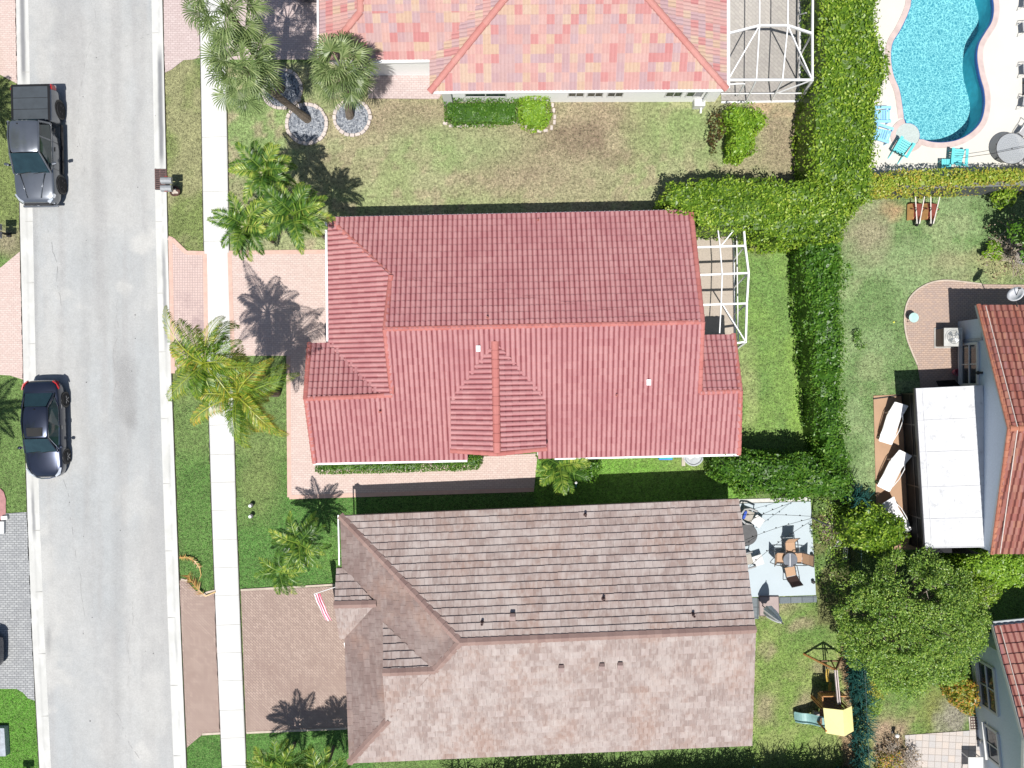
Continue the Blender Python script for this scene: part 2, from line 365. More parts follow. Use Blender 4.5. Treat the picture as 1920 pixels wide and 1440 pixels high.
def gut_col(U, V, X, Y):
    n2 = vnoise(X*2, Y*1.2, 31); n4 = vnoise(X*6, Y*6, 34, 2)
    C = np.zeros(U.shape+(3,)); C[:] = A(240, 240, 236); C = blend(C, np.clip((n2-.5)*4, 0, .6), A(226, 226, 221))
    cr = np.array([interp(RGI, v) for v in V])+14; cl = np.array([interp(LGI, v) for v in V])-11
    for cc in (cr, cl):
        C = blend(C, np.exp(-((U-cc)/2.0)**2)*.3*(n2 > .45), A(190, 190, 188))
    for cc, va, vb, w, a in ((cr, 80, 318, 4.5, .95), (cl, -100, 160, 4.5, .9), (cr, 450, 660, 3.5, .7), (cl, 900, 1020, 3, .75), (cr, 1180, 1250, 2, .4), (cr, 860, 900, 2, .4)):
        m = np.exp(-((U-cc+(n2-.5)*3)/w)**4)*np.clip((V-va)/40, 0, 1)*np.clip((vb-V)/30, 0, 1)
        C = blend(C, m*a, A(150, 151, 154))
    C = C*(1+(n4[..., None]-.5)*.08); return C
def walk_col(U, V, X, Y):
    n2 = vnoise(X*1.2, Y*1.2, 41); n4 = vnoise(X*7, Y*7, 44, 2)
    C = np.zeros(U.shape+(3,)); C[:] = A(250, 250, 247); C = blend(C, np.clip((n2-.5)*3, 0, .6), A(240, 239, 235))
    C = C*(1+(n4[..., None]-.5)*.06); return C
asph = colmat('sun bleached asphalt', A(228, 228, 224), .6, .92, (13, 95), .16, .2); conc = colmat('concrete', None, .3, .9, (20, 90), .05, .2)
strip('road', LGI, RGI, .004, .004, asph, road_col, 60, 5, .03)
strip('gutter', LGO, LGI, .05, .006, conc, gut_col, 16, 5); strip('gutter', RGI, RGO, .006, .05, conc, gut_col, 16, 5)
strip('sidewalk', SWL, SWR, .05, .05, conc, walk_col, 12, 6, 0, .06)
jm = plain('concrete joint', A(196, 194, 188), .9, var=.15)  # grey of the strips laid along the concrete joints
def joints(name, La, Ra, vs, z, w=.022):
    m = MB()
    for v in vs:
        a, b = interp(La, v), interp(Ra, v); p, q = P(a+.5, v), P(b-.5, v+(b-a)*-.03); m.bar((p.x, p.y, z), (q.x, q.y, z), w, .006)
    struct(m.build(name, jm))
joints('sidewalk_joints', SWL, SWR, [60, 258, 360, 453]+[957-53.2*k+(k % 3) for k in range(-10, 5)], .0505)
joints('gutter_joints', LGO, LGI, [-40, 136, 416, 531, 645, 995, 1110, 1226, 1343, 1460], .029, .02); joints('gutter_joints', RGI, RGO, [-60, 62, 416, 550, 660, 785, 907, 1033, 1158, 1285, 1417, 1540], .029, .02)
mm = MB()                                     # dark edge where lawn meets concrete
for tab, z in ((RGO, .02), (SWL, .02), (SWR, .02), (LGO, .02)):
    prev = None
    for v in np.arange(-200, 1650, 9):
        p = P(interp(tab, v)+random.uniform(-.6, .6)+(1.0 if tab in (RGO, SWR) else -1.0), v); p = (p.x, p.y, z)
        if prev: mm.bar(prev, p, random.uniform(.015, .05), .05)
        prev = p
struct(mm.build('soil_edge', plain('soil edge', (.05, .045, .03), 1, var=.4)))
def sheet(name, pts, z, mat, t=.03):
    m = MB(); m.prism(GP(pts), z-t, z); return struct(m.build(name, mat))
pinkpav = brickmat('pink pavers', A(247, 226, 216), A(238, 214, 204), A(212, 188, 180), .21, .105, .0, .010, (.93, .9, .9), pst=.2)
pinkpav2 = brickmat('pale pink pavers', A(238, 220, 216), A(226, 206, 202), A(196, 176, 172), .22, .11, 0, .010, (.93, .9, .9), pst=.2)
sqpav = brickmat('small square pavers', A(245, 220, 211), A(236, 211, 202), A(208, 184, 180), .125, .125, 0, .016, (.93, .9, .9), .0, .25, A(176, 152, 154))
salmon = plain('salmon border', A(240, 202, 186), .85, var=.08, scale=5)
brownpav = brickmat('brown herringbone pavers', A(212, 190, 176), A(190, 168, 156), A(160, 138, 130), .20, .10, math.radians(45), .012, (.92, .89, .88), pst=.4, dirt=A(172, 148, 138))
greypav = brickmat('grey pavers', A(214, 216, 216), A(190, 192, 194), A(140, 142, 144), .22, .11, 0, .014, (.86, .86, .86), pst=.5, dirt=A(168, 170, 172))
tan_conc = plain('tan concrete', A(228, 214, 196), .85, var=.06, scale=.8)
sheet('driveway', [(306, -150), (376, -150), (376, 108), (362, 112), (345, 113), (333, 122), (322, 131), (309, 137), (308, 60)], .045, pinkpav2)
sheet('driveway', [(421, -150), (640, -150), (830, -150), (830, 176), (822, 186), (690, 185), (690, 150), (600, 112), (424, 112)], .045, pinkpav2)
sheet('driveway', [(-200, -150), (27, -150), (31, 0), (34, 158), (0, 140), (-200, 135)], .045, pinkpav)
sheet('driveway', [(-200, 560), (2, 502), (38, 472), (42, 600), (45, 712), (20, 704), (-200, 690)], .045, pinkpav)
sheet('driveway', [(316, 446), (324, 449), (337, 462), (350, 474), (384, 475), (388, 668), (352, 672), (338, 688), (323, 700)], .045, sqpav)
sheet('driveway', [(430, 473), (640, 470), (640, 870), (1008, 850), (1001, 920), (543, 933), (539, 667), (436, 667)], .045, pinkpav)
bm_ = MB()
for pl in ([(316, 446), (324, 449), (337, 462), (350, 474), (384, 475)], [(430, 474), (615, 472)], [(543, 932), (1001, 918)], [(541, 668), (543, 932)], [(320, 449), (325, 700)], [(385, 476), (388, 668)], [(431, 474), (437, 667)]):
    for a, b in zip(pl[:-1], pl[1:]):
        zz_ = .0455+.0004*len(bm_.v)/8; p, q = P(*a), P(*b); bm_.bar((p.x, p.y, zz_), (q.x, q.y, zz_), .2, .012)
struct(bm_.build('driveway_border', salmon))
sheet('driveway', [(337, 1087), (352, 1090), (364, 1104), (378, 1116), (406, 1110), (415, 1375), (381, 1376), (366, 1388), (351, 1401)], .045, brownpav)
sheet('driveway', [(452, 1107), (660, 1098), (664, 1366), (462, 1374)], .045, brownpav)
bm_ = MB()
for pl in ([(340, 1086), (352, 1088)], [(376, 1117), (390, 1110), (405, 1107)], [(452, 1106), (628, 1096)], [(463, 1373), (650, 1365)], [(380, 1376), (414, 1374)]):
    for a, b in zip(pl[:-1], pl[1:]):
        p, q = P(*a), P(*b); bm_.bar((p.x, p.y, .05), (q.x, q.y, .05), .1, .03)
struct(bm_.build('driveway_edging', plain('cream edging', A(224, 208, 190), .85)))
sheet('driveway', [(-200, 985), (6, 963), (53, 960), (66, 1313), (54, 1309), (44, 1298), (32, 1291), (-200, 1290)], .045, greypav)
sheet('path', [(-60, 930), (2, 916), (8, 922), (12, 935), (12, 962), (6, 976), (-60, 976)], .055, plain('red brick path', A(204, 150, 148), .85, var=.15, scale=6))
# ---- right side paving
pat = brickmat('peach pavers', A(224, 196, 176), A(206, 184, 172), A(176, 152, 138), .20, .10, 0, .012, (.9, .9, .92), pst=.4)
pc = smooth_poly([(1840, 533), (1800, 528), (1770, 526), (1742, 531), (1716, 546), (1700, 568), (1695, 600), (1699, 632), (1709, 660), (1719, 684), (1724, 712)], 5, False)
sheet('patio', pc+[(1726, 735), (1830, 735), (1830, 600), (2000, 600), (2000, 535)], .04, pat)
e_ = MB(); prev = None
for (u, v) in pc[:46]:
    p = P(u, v); p = (p.x, p.y, .05)
    if prev: e_.bar(prev, p, .07, .04)
    prev = p
struct(e_.build('patio_edging', plain('cream edging', A(224, 208, 190), .85)))
sheet('patio', [(1637, 742), (1760, 736), (1770, 1030), (1652, 1030), (1642, 950)], .05, plain('tan patio', A(208, 170, 138), .8, var=.07, scale=1.2))
sheet('patio', [(1385, 944), (1519, 940), (1529, 1115), (1400, 1119)], .07, plain('pale blue painted concrete', A(214, 228, 236), .7, var=.03, scale=1))
sheet('patio', [(1385, 936), (1519, 932), (1519, 939), (1385, 943)], .05, plain('white curb', A(238, 236, 230), .8))
sheet('stepping_slabs', [(1408, 1121), (1531, 1117), (1531, 1129), (1424, 1133), (1422, 1160), (1412, 1160)], .03, brickmat('slate slabs', A(132, 142, 148), A(150, 158, 162), A(96, 104, 108), .55, .5, 0, .02, (.9, .9, .9), 0))
sheet('patio', [(1696, 1378), (1838, 1368), (1846, 1500), (1706, 1510)], .04, brickmat('pale square tiles', A(238, 224, 212), A(220, 216, 214), A(176, 166, 158), .33, .33, math.radians(3), .012, (.92, .9, .9), 0, .3))
sheet('patio', [(1362, -150), (1499, -150), (1499, 189), (1352, 189), (1352, -150)], .05, brickmat('grey brown pavers', A(218, 212, 204), A(204, 198, 192), A(180, 174, 168), .3, .15, math.radians(45), .010, (.94, .94, .94), pst=.3))
sheet('patio', [(1300, 425), (1377, 425), (1377, 660), (1300, 660)], .05, brickmat('beige patio tiles', A(228, 214, 198), A(222, 208, 192), A(208, 194, 178), 1.1, 1.1, 0, .01, (.95, .95, .95), 0, .15))
# ---- swimming pool
POOL = smooth_poly([(1706, -60), (1707, 0), (1701, 26), (1686, 58), (1672, 82), (1669, 110), (1674, 142), (1685, 170), (1691, 205), (1693, 222)], 6, False)
SPAC = (1700.5, 254.5); SPR = 22.5
east = smooth_poly([(1728, 262), (1745, 267), (1768, 268), (1795, 263), (1820, 249), (1838, 228), (1845, 200), (1844, 172), (1836, 142), (1831, 110), (1834, 84), (1846, 62), (1858, 42), (1862, 18), (1858, -10), (1840, -60)], 6, False)
spa_in = [(SPAC[0]+SPR*math.cos(a), SPAC[1]+SPR*math.sin(a)) for a in [math.radians(t) for t in range(-98, 22, 12)]]
POOLO = POOL+[(1697, 229)]+spa_in+[(1724, 262)]+east
def deck_with_hole():
    import bmesh
    b = bmesh.new(); r = POOLRECT
    outer = [P(r[0]-8, r[3]+9), P(r[1]+60, r[3]+2), P(r[1]+60, r[2]-60), P(r[0]-8, r[2]-60)]
    for loop in (outer, [P(u, v) for u, v in DECKHOLE]):
        vs = [b.verts.new((p.x, p.y, .06)) for p in loop]
        for i in range(len(vs)): b.edges.new((vs[i], vs[(i+1) % len(vs)]))
    bmesh.ops.triangle_fill(b, use_beauty=True, edges=b.edges[:], normal=(0, 0, 1))
    for f in b.faces:
        if f.normal.z < 0: f.normal_flip()
    me = bpy.data.meshes.new('pool_deck'); b.to_mesh(me); b.free(); me.materials.append(plain('cream pool deck', A(248, 244, 234), .8, var=.03, scale=.7)); struct(link('pool_deck', me))
spa_out = [(SPAC[0]+SPR*math.cos(a), SPAC[1]+SPR*math.sin(a)) for a in [math.radians(t) for t in range(22, 262, 12)]]
DECKHOLE = POOL+[(SPAC[0]+SPR*math.cos(math.radians(t)), SPAC[1]+SPR*math.sin(math.radians(t))) for t in range(250, 22, -12)]+[(1724, 262)]+east
deck_with_hole()
def ring(m, pts, w, z0, z1, closed=True, mi=0):
    n = len(pts); Q = [P(*p) for p in pts]; out = []
    for i in range(n):
        a = Q[(i-1) % n] if closed or i > 0 else Q[i]; b = Q[(i+1) % n] if closed or i < n-1 else Q[i]
        d = (b-a).normalized(); nn = Vector((d.y, -d.x, 0)); out.append(nn)
    for i in range(n if closed else n-1):
        j = (i+1) % n; a, b = Q[i], Q[j]; c, d = a+out[i]*w, b+out[j]*w
        vs = [(a.x, a.y, z0), (b.x, b.y, z0), (d.x, d.y, z0), (c.x, c.y, z0), (a.x, a.y, z1), (b.x, b.y, z1), (d.x, d.y, z1), (c.x, c.y, z1)]
        m.add(vs, [(0, 1, 2, 3), (7, 6, 5, 4), (0, 4, 5, 1), (1, 5, 6, 2), (2, 6, 7, 3), (3, 7, 4, 0)], mi)
pool = thing('swimming_pool', 'blue freeform swimming pool with pink coping and a round spa', 'pool', P(1760, 130)); PO = tuple(pool.location)
fl = NT('painted caustic pool floor'); vo = fl.n('TexVoronoi'); vo.feature = 'DISTANCE_TO_EDGE'; vo.inputs['Scale'].default_value = 7.5
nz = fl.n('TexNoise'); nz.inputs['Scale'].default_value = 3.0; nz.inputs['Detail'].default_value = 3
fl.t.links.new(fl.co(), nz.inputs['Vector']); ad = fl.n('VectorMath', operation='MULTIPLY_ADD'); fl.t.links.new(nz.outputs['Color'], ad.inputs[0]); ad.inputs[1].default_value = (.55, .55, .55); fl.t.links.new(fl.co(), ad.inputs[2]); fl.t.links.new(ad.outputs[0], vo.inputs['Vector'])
fc = fl.ramp(vo.outputs['Distance'], [(0.0, (.90, .90, .86)), (.05, (.50, .60, .60)), (.14, (.20, .35, .40)), (.40, (.11, .27, .34))])  # bright net of water caustics painted into the floor colour
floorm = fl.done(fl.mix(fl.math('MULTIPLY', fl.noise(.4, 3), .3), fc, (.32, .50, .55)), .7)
wallm = plain('pool wall finish', (.10, .46, .55), .7, var=.12)
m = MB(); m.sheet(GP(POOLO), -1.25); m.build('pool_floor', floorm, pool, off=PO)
m = MB(); Q = GP(POOLO); n = len(Q)
for i in range(n):
    a, b = Q[i], Q[(i+1) % n]; m.add([(a.x, a.y, -1.25), (b.x, b.y, -1.25), (b.x, b.y, .05), (a.x, a.y, .05)], [(0, 1, 2, 3)])
m.build('pool_wall', wallm, pool, off=PO)
m = MB(); ring(m, POOLO, -.035, -.14, .045); m.build('waterline_tile', plain('navy waterline tile', (.03, .08, .30), .3, var=.3, scale=20), pool, off=PO)
wt = NT('pool water'); n_ = wt.noise(9, 3); g = wt.n('BsdfGlossy'); g.inputs['Roughness'].default_value = .08
bp = wt.n('Bump'); bp.inputs['Strength'].default_value = .5; bp.inputs['Distance'].default_value = .02; wt.t.links.new(n_, bp.inputs['Height']); wt.t.links.new(bp.outputs[0], g.inputs['Normal'])
tr = wt.n('BsdfTransparent'); tr.inputs[0].default_value = (.60, .93, .96, 1); mx = wt.n('MixShader'); mx.inputs[0].default_value = .05
wt.t.links.new(tr.outputs[0], mx.inputs[1]); wt.t.links.new(g.outputs[0], mx.inputs[2]); wt.t.links.new(mx.outputs[0], wt.o.inputs[0])
m = MB(); m.sheet(GP(POOLO), -.10); m.build('water', wt.m, pool, off=PO)
m = MB()
for k, r in enumerate((SPR+9, SPR+17)):
    arc = [(SPAC[0]+r*math.cos(math.radians(t)), SPAC[1]+r*math.sin(math.radians(t))) for t in range(-88+k*4, 24, 8)]
    inner = [(SPAC[0]+(SPR+1)*math.cos(math.radians(t)), SPAC[1]+(SPR+1)*math.sin(math.radians(t))) for t in range(24, -92, -8)]
    m.prism(GP(arc+inner), -1.24, -.45-.35*k)
m.build('pool_step', plain('step finish', (.42, .72, .80), .7, var=.1), pool, off=PO)
pinkc = plain('pink coping stone', A(234, 212, 206), .8, var=.12, scale=3)
m = MB(); west = [(u, v) for u, v in POOL]
ring(m, west, .27, .045, .085, False); ring(m, east, .27, .045, .085, False)
m2 = MB(); ring(m2, west, -.27, .045, .085, False); ring(m2, east, -.27, .045, .085, False)
# keep the coping that lies outside the water
def outside(mb):
    c = np.mean([mb.v[i] for i in range(8)], axis=0); U, V = c[0]*S+960, 720-c[1]*S
    return not inpoly(np.array([U]), np.array([V]), POOLO)[0]
cop = m if outside(m) else m2
sp = [(SPAC[0]+SPR*math.cos(math.radians(t)), SPAC[1]+SPR*math.sin(math.radians(t))) for t in range(18, 264, 8)]
a_ = MB(); ring(a_, sp, .25, .055, .095, False); b_ = MB(); ring(b_, sp, -.25, .055, .095, False)
c0 = np.array(a_.v[2])-np.array((*P(*SPAC)[:2], 0)); c1 = np.array(b_.v[2])-np.array((*P(*SPAC)[:2], 0)); pick = a_ if np.hypot(*c0[:2]) > np.hypot(*c1[:2]) else b_
cop.add(pick.v, pick.f); cop.build('coping', pinkc, pool, off=PO)
m = MB(); sc = P(*SPAC); m.lathe((sc.x, sc.y, 0), [(.02, -.36), (.55, -.36), (.555, -.3), (.60, -.3), (.60, .06)], 40)
o = m.build('spa_basin', plain('pale spa finish', A(214, 226, 222), .6, var=.1, scale=12), pool, off=PO)
m = MB(); ring(m, [(SPAC[0]+(SPR-.2)*math.cos(math.radians(t)), SPAC[1]+(SPR-.2)*math.sin(math.radians(t))) for t in range(-100, 30, 8)], .07, -.1, .03, False); m.build('spa_spillway', plain('navy waterline tile', (.03, .08, .3)), pool, off=PO)
m = MB(); m.lathe((sc.x, sc.y, 0), [(0, -.05), (.58, -.05)], 40); m.build('spa_water', wt.m, pool, off=PO)

# ---- tufts of grass standing in the lawns
def tufts():
    r = np.random.default_rng(99); N = 190000; x = r.uniform(-26, 26, N); y = r.uniform(-20.5, 20.5, N); U, V = px(x, y)
    lg = np.interp(V, [a for a, b in LGO], [b for a, b in LGO]); rg_ = np.interp(V, [a for a, b in RGO], [b for a, b in RGO]); sl_ = np.interp(V, [a for a, b in SWL], [b for a, b in SWL]); sr = np.interp(V, [a for a, b in SWR], [b for a, b in SWR])
    ok = ((U < lg+.5) | (U > rg_-.5)) & ~((U > sl_+1.2) & (U < sr-1.2))
    for (a, b, c, d) in ((POOLRECT[0]-5, 2100, -200, 340), (640, 1330, 420, 850), (680, 1350, 970, 1380), (700, 1340, -200, 180), (1385, 1526, 940, 1116), (1690, 1900, 740, 1025)): ok &= ~((U > a) & (U < b) & (V > c) & (V < d))
    x, y = x[ok], y[ok]; n = len(x); C = lawn_colour(x, y)*r.uniform(.45, 1.75, (n, 1)); sz = r.uniform(.035, .10, n); a = r.uniform(0, 6.28, n); tl = r.uniform(-.5, .9, n)
    d = np.stack([np.cos(a), np.sin(a), np.zeros(n)], 1); sd_ = np.stack([-np.sin(a), np.cos(a), np.zeros(n)], 1)*.3; c = np.stack([x, y, np.full(n, .008)], 1); up = np.array([0, 0, 1.])
    P0 = c-d*sz[:, None]*.5; P1 = c+sd_*sz[:, None]+up*.012; P2 = c+d*sz[:, None]*.6+up*(sz*np.abs(tl)*.45)[:, None]; P3 = c-sd_*sz[:, None]+up*.012
    Vt = np.stack([P0, P3, P2, P1], 1).reshape(-1, 3); o = np_mesh('grass', Vt, np.arange(4*n).reshape(n, 4), colmat('grass blades', None, .0, .8, (3, 8), .1), col=np.repeat(C, 4, 0)); o['kind'] = 'stuff'
    tag(o, 'short grass blades of the lawns around the houses', 'grass')
tufts()

m = MB(); r_ = random.Random(31)
for (u, v, n, a0) in ((170, 0, 60, 1.57), (222, 560, 40, 1.6), (120, 900, 46, 1.5), (250, 1120, 30, 1.7), (90, 430, 24, 1.3), (200, 1300, 22, 1.0), (286, 60, 16, 2.6)):
    a = a0; p = Vector((u, v))
    for k in range(n):
        a += r_.uniform(-.25, .25)+(a0-a)*.25; q = p+Vector((math.cos(a), math.sin(a)))*r_.uniform(4, 8); A_, B_ = P(p.x, p.y), P(q.x, q.y)
        if r_.random() < .55: m.bar((A_.x, A_.y, .037), (B_.x, B_.y, .037), r_.uniform(.004, .010), .006)
        p = q
struct(m.build('road_cracks', plain('crack filler', A(182, 182, 181), .95, var=.2)))
m = MB()
for k in range(26):
    u, v = r_.uniform(70, 300), r_.uniform(0, 1440); c = P(u, v); rr = r_.uniform(.012, .04); m.prism([(c.x+rr*math.cos(t)*r_.uniform(.6, 1.3), c.y+rr*math.sin(t)*r_.uniform(.6, 1.3)) for t in [i*.9 for i in range(7)]], .03, .041)
struct(m.build('oil_drips', plain('oil spots', A(120, 120, 122), .6, var=.2)))
# ================================================================ ROOFS AND HOUSES
CAMP = Vector((0, 0, H))
class Plane:
    def __init__(s, a, b, c):
        p = [P(*x) for x in (a, b, c)]; s.p = p[0]; n = (p[1]-p[0]).cross(p[2]-p[0]).normalized(); s.n = n if n.z > 0 else -n
        s.e = Vector((0, 0, 1)).cross(s.n).normalized(); s.up = s.n.cross(s.e); s.up = s.up if s.up.z > 0 else -s.up
    def at(s, u, v):
        d = P(u, v, 0)-CAMP; t = (s.p-CAMP).dot(s.n)/d.dot(s.n); return CAMP+d*t
def clipxy(poly, conv):
    for i in range(len(conv)):
        if not len(poly): return poly
        ax, ay = conv[i][0], conv[i][1]; j = (i+1) % len(conv); dx, dy = conv[j][0]-ax, conv[j][1]-ay; out = []
        D = [dx*(q[1]-ay)-dy*(q[0]-ax) for q in poly]
        for k in range(len(poly)):
            a, b = poly[k], poly[(k+1) % len(poly)]; da, db = D[k], D[(k+1) % len(poly)]
            if da >= -1e-9: out.append(a)
            if (da >= 0) != (db >= 0) and abs(da-db) > 1e-12:
                t = da/(da-db); out.append(tuple(a[q]+(b[q]-a[q])*t for q in range(3)))
        poly = out
    return poly
class Tiles:
    def __init__(s): s.V = []; s.F = []; s.R = []; s.nv = 0
    def addface(s, pts, r): s.V += pts; s.F.append(tuple(range(s.nv, s.nv+len(pts)))); s.nv += len(pts); s.R.append(r)
    def plane(s, pl, uv, kind='barrel', w=.22, exp=.33, t0=None, ext=0.0, seed=0, rfun=None):
        r_ = np.random.default_rng(seed+int(abs(uv[0][0]))); C = [pl.at(*p) for p in uv]; o = pl.p
        st = [((c-o).dot(pl.e), (c-o).dot(pl.up)) for c in C]
        smin, smax = min(a for a, b in st), max(a for a, b in st); tmin, tmax = min(b for a, b in st), max(b for a, b in st)
        cc = [(c.x, c.y) for c in C]; ar = sum(cc[i][0]*cc[(i+1) % len(cc)][1]-cc[(i+1) % len(cc)][0]*cc[i][1] for i in range(len(cc)))
        if ar < 0: cc = cc[::-1]
        nn = []; 
        for i in range(len(cc)):
            dx, dy = cc[(i+1) % len(cc)][0]-cc[i][0], cc[(i+1) % len(cc)][1]-cc[i][1]; L = math.hypot(dx, dy) or 1; nn.append((cc[i][0], cc[i][1], dx/L, dy/L))
        def emit(pts3, r):
            mn = 9; 
            for (ax, ay, dx, dy) in nn:
                ds = [dx*(q[1]-ay)-dy*(q[0]-ax) for q in pts3]; mx = max(ds); mi_ = min(ds)
                if mx < 0: return
                mn = min(mn, mi_)
            if mn < 0:
                pts3 = clipxy(pts3, cc)
                if len(pts3) < 3: return
            s.addface(pts3, r)
        e, up, n = [np.array(x) for x in (pl.e, pl.up, pl.n)]; O = np.array(o); t0 = tmin if t0 is None else t0
        k0 = math.floor((tmin-t0)/exp-.01); k1 = math.ceil((tmax-t0)/exp)
        W = lambda a, b, h: tuple(O+e*a+up*b+n*h)
        if kind in ('barrel', 'double'):
            seg = 6 if kind == 'barrel' else 8; i0 = math.floor(smin/w)-1; i1 = math.ceil(smax/w)+1
            A_ = .078 if kind == 'barrel' else .03; th = .056
            wav = .5 if kind == 'double' else 1
            prof = [A_*(abs(math.cos(math.pi*(q/seg)/wav*1.0)))**.75 if kind == 'barrel' else A_*abs(math.cos(2*math.pi*q/seg))**.8 for q in range(seg+1)]
            for k in range(k0, k1+1):
                ta, tb = t0+k*exp, t0+(k+1)*exp
                jr = r_.uniform(-.012, .012)
                for i in range(i0, i1):
                    rr = float(r_.random()); dh = r_.uniform(-.004, .004); dt = r_.uniform(-.008, .008)+jr
                    rr = rfun(rr, i, k) if rfun else rr
                    for q in range(seg):
                        sa, sb = (i+q/seg)*w, (i+(q+1)/seg)*w; ha, hb = prof[q]+dh, prof[q+1]+dh
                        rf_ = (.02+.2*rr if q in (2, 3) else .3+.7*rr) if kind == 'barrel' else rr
                        emit([W(sa, ta+dt, ha+th), W(sb, ta+dt, hb+th), W(sb, tb+.02, hb), W(sa, tb+.02, ha)], rf_)
                        emit([W(sa, ta+dt, ha-.012), W(sb, ta+dt, hb-.012), W(sb, ta+dt, hb+th), W(sa, ta+dt, ha+th)], rr)
        else:
            for k in range(k0, k1+1):
                ta, tb = t0+k*exp, t0+(k+1)*exp; off = (k % 2)*w/2; row = r_.uniform(-.01, .01)
                for i in range(math.floor(smin/w)-1, math.ceil(smax/w)+1):
                    rr = float(r_.random()); rr = rfun(rr, i, k) if rfun else rr
                    g = .0035; sa, sb = i*w+off+g, (i+1)*w+off-g; dt = r_.uniform(-.010, .010)+row; tl = r_.uniform(-.004, .004); hi = .075
                    A1, B1, B0, A0 = W(sa, ta+dt, hi+tl), W(sb, ta+dt, hi-tl), W(sb, tb+.03, .004-tl), W(sa, tb+.03, .004+tl)
                    emit([A1, B1, B0, A0], rr)
                    emit([W(sa, ta+dt, -.01), W(sb, ta+dt, -.01), B1, A1], rr)
                    emit([W(sa, tb, -.02), W(sa, ta+dt, -.02), A1, A0], rr); emit([W(sb, ta+dt, -.02), W(sb, tb, -.02), B0, B1], rr)
    def build(s, name, mat, parent, off): return np_mesh(name, s.V, s.F, mat, parent, rnd=s.R, off=off)
def caps(acc, A, B, r=.12, seg=.38, n=6, lift=.02, seed=0, flat=False):
    A, B = Vector(A), Vector(B); d = B-A; L = d.length; d.normalize(); k = max(1, round(L/seg)); x = d.cross(Vector((0, 0, 1))).normalized(); z = x.cross(d).normalized()
    if z.z < 0: z = -z
    r_ = random.Random(seed+int(L*100))
    for i in range(k):
        p = A+d*(L*i/k-.02)+z*lift; q = A+d*(L*(i+1)/k+.02)+z*(lift-.012); ra, rb = r*1.06, r*.92; rr = r_.random()
        if flat: an = [(-1, -.32), (-.06, .35), (.06, .35), (1, -.32)]; pr = lambda R: [(x*a*R+z*b*R) for a, b in an]
        else: pr = lambda R: [x*(-math.cos(math.pi*j/n))*R+z*(math.sin(math.pi*j/n)*R*.8-.03) for j in range(n+1)]
        a, b = [p+w for w in pr(ra)], [q+w for w in pr(rb)]
        for j in range(len(a)-1): acc.addface([tuple(a[j]), tuple(a[j+1]), tuple(b[j+1]), tuple(b[j])], rr)
        acc.addface([tuple(w) for w in a[::-1]], rr)
def slab(m, pl, uv, th=.16, drop=.02, mi=0):
    C = [pl.at(*p) for p in uv]; n = len(C); ar = sum(C[i].x*C[(i+1) % n].y-C[(i+1) % n].x*C[i].y for i in range(n))
    if ar < 0: C = C[::-1]
    top = [c-Vector((0, 0, drop)) for c in C]; bot = [c-Vector((0, 0, drop+th)) for c in C]; idx = list(range(n))
    m.add(bot+top, [tuple(idx[::-1]), tuple(i+n for i in idx)]+[(i, (i+1) % n, (i+1) % n+n, i+n) for i in range(n)], mi)
white = plain('white painted trim', A(248, 248, 246), .55, var=.03); gutterm = plain('white aluminium', (.8, .8, .8), .4, var=.03)
glassm = plain('dark window glass', (.03, .04, .05), .08, spec=.8, var=.3); bluewall = plain('blue grey stucco', (.60, .66, .74), .85, var=.05, scale=14)
cream = plain('cream stucco', A(238, 234, 226), .85, var=.04, scale=10)
def gutter(T, pts, h, w=.1, mat=None):
    for a, b in zip(pts[:-1], pts[1:]):
        p, q = P(*a, h), P(*b, h); m = MB(); m.bar((p.x, p.y, h-.06), (q.x, q.y, h-.06), w, .11); m.build('gutter', mat or gutterm, T, off=OFF)
class CapRuns:
    def __init__(s, mat, roof): s.mat = mat; s.roof = roof
    def __call__(s, A, B, *a, **k): c = Tiles(); caps(c, A, B, *a, **k); c.build('ridge_cap', s.mat, s.roof, OFF)
def rt(*a): return [Vector(x) for x in a]
def vent(parent, pl, u, v, r=.05, h=.3, mat=None, kind='pipe', name='vent_pipe'):
    p = pl.at(u, v); m = MB()
    if kind == 'pipe': m.lathe(p, [(r*1.9, -.05), (r*1.5, .06), (r, .07), (r, h), (r*.6, h), (r*.6, h-.1), (0, h-.1)], 12)
    else:
        m.box((p.x, p.y, p.z+.10), (.15, .18, .2)); m.box((p.x, p.y, p.z+.21), (.19, .26, .03))
    m.build(name, mat, parent, off=OFF)
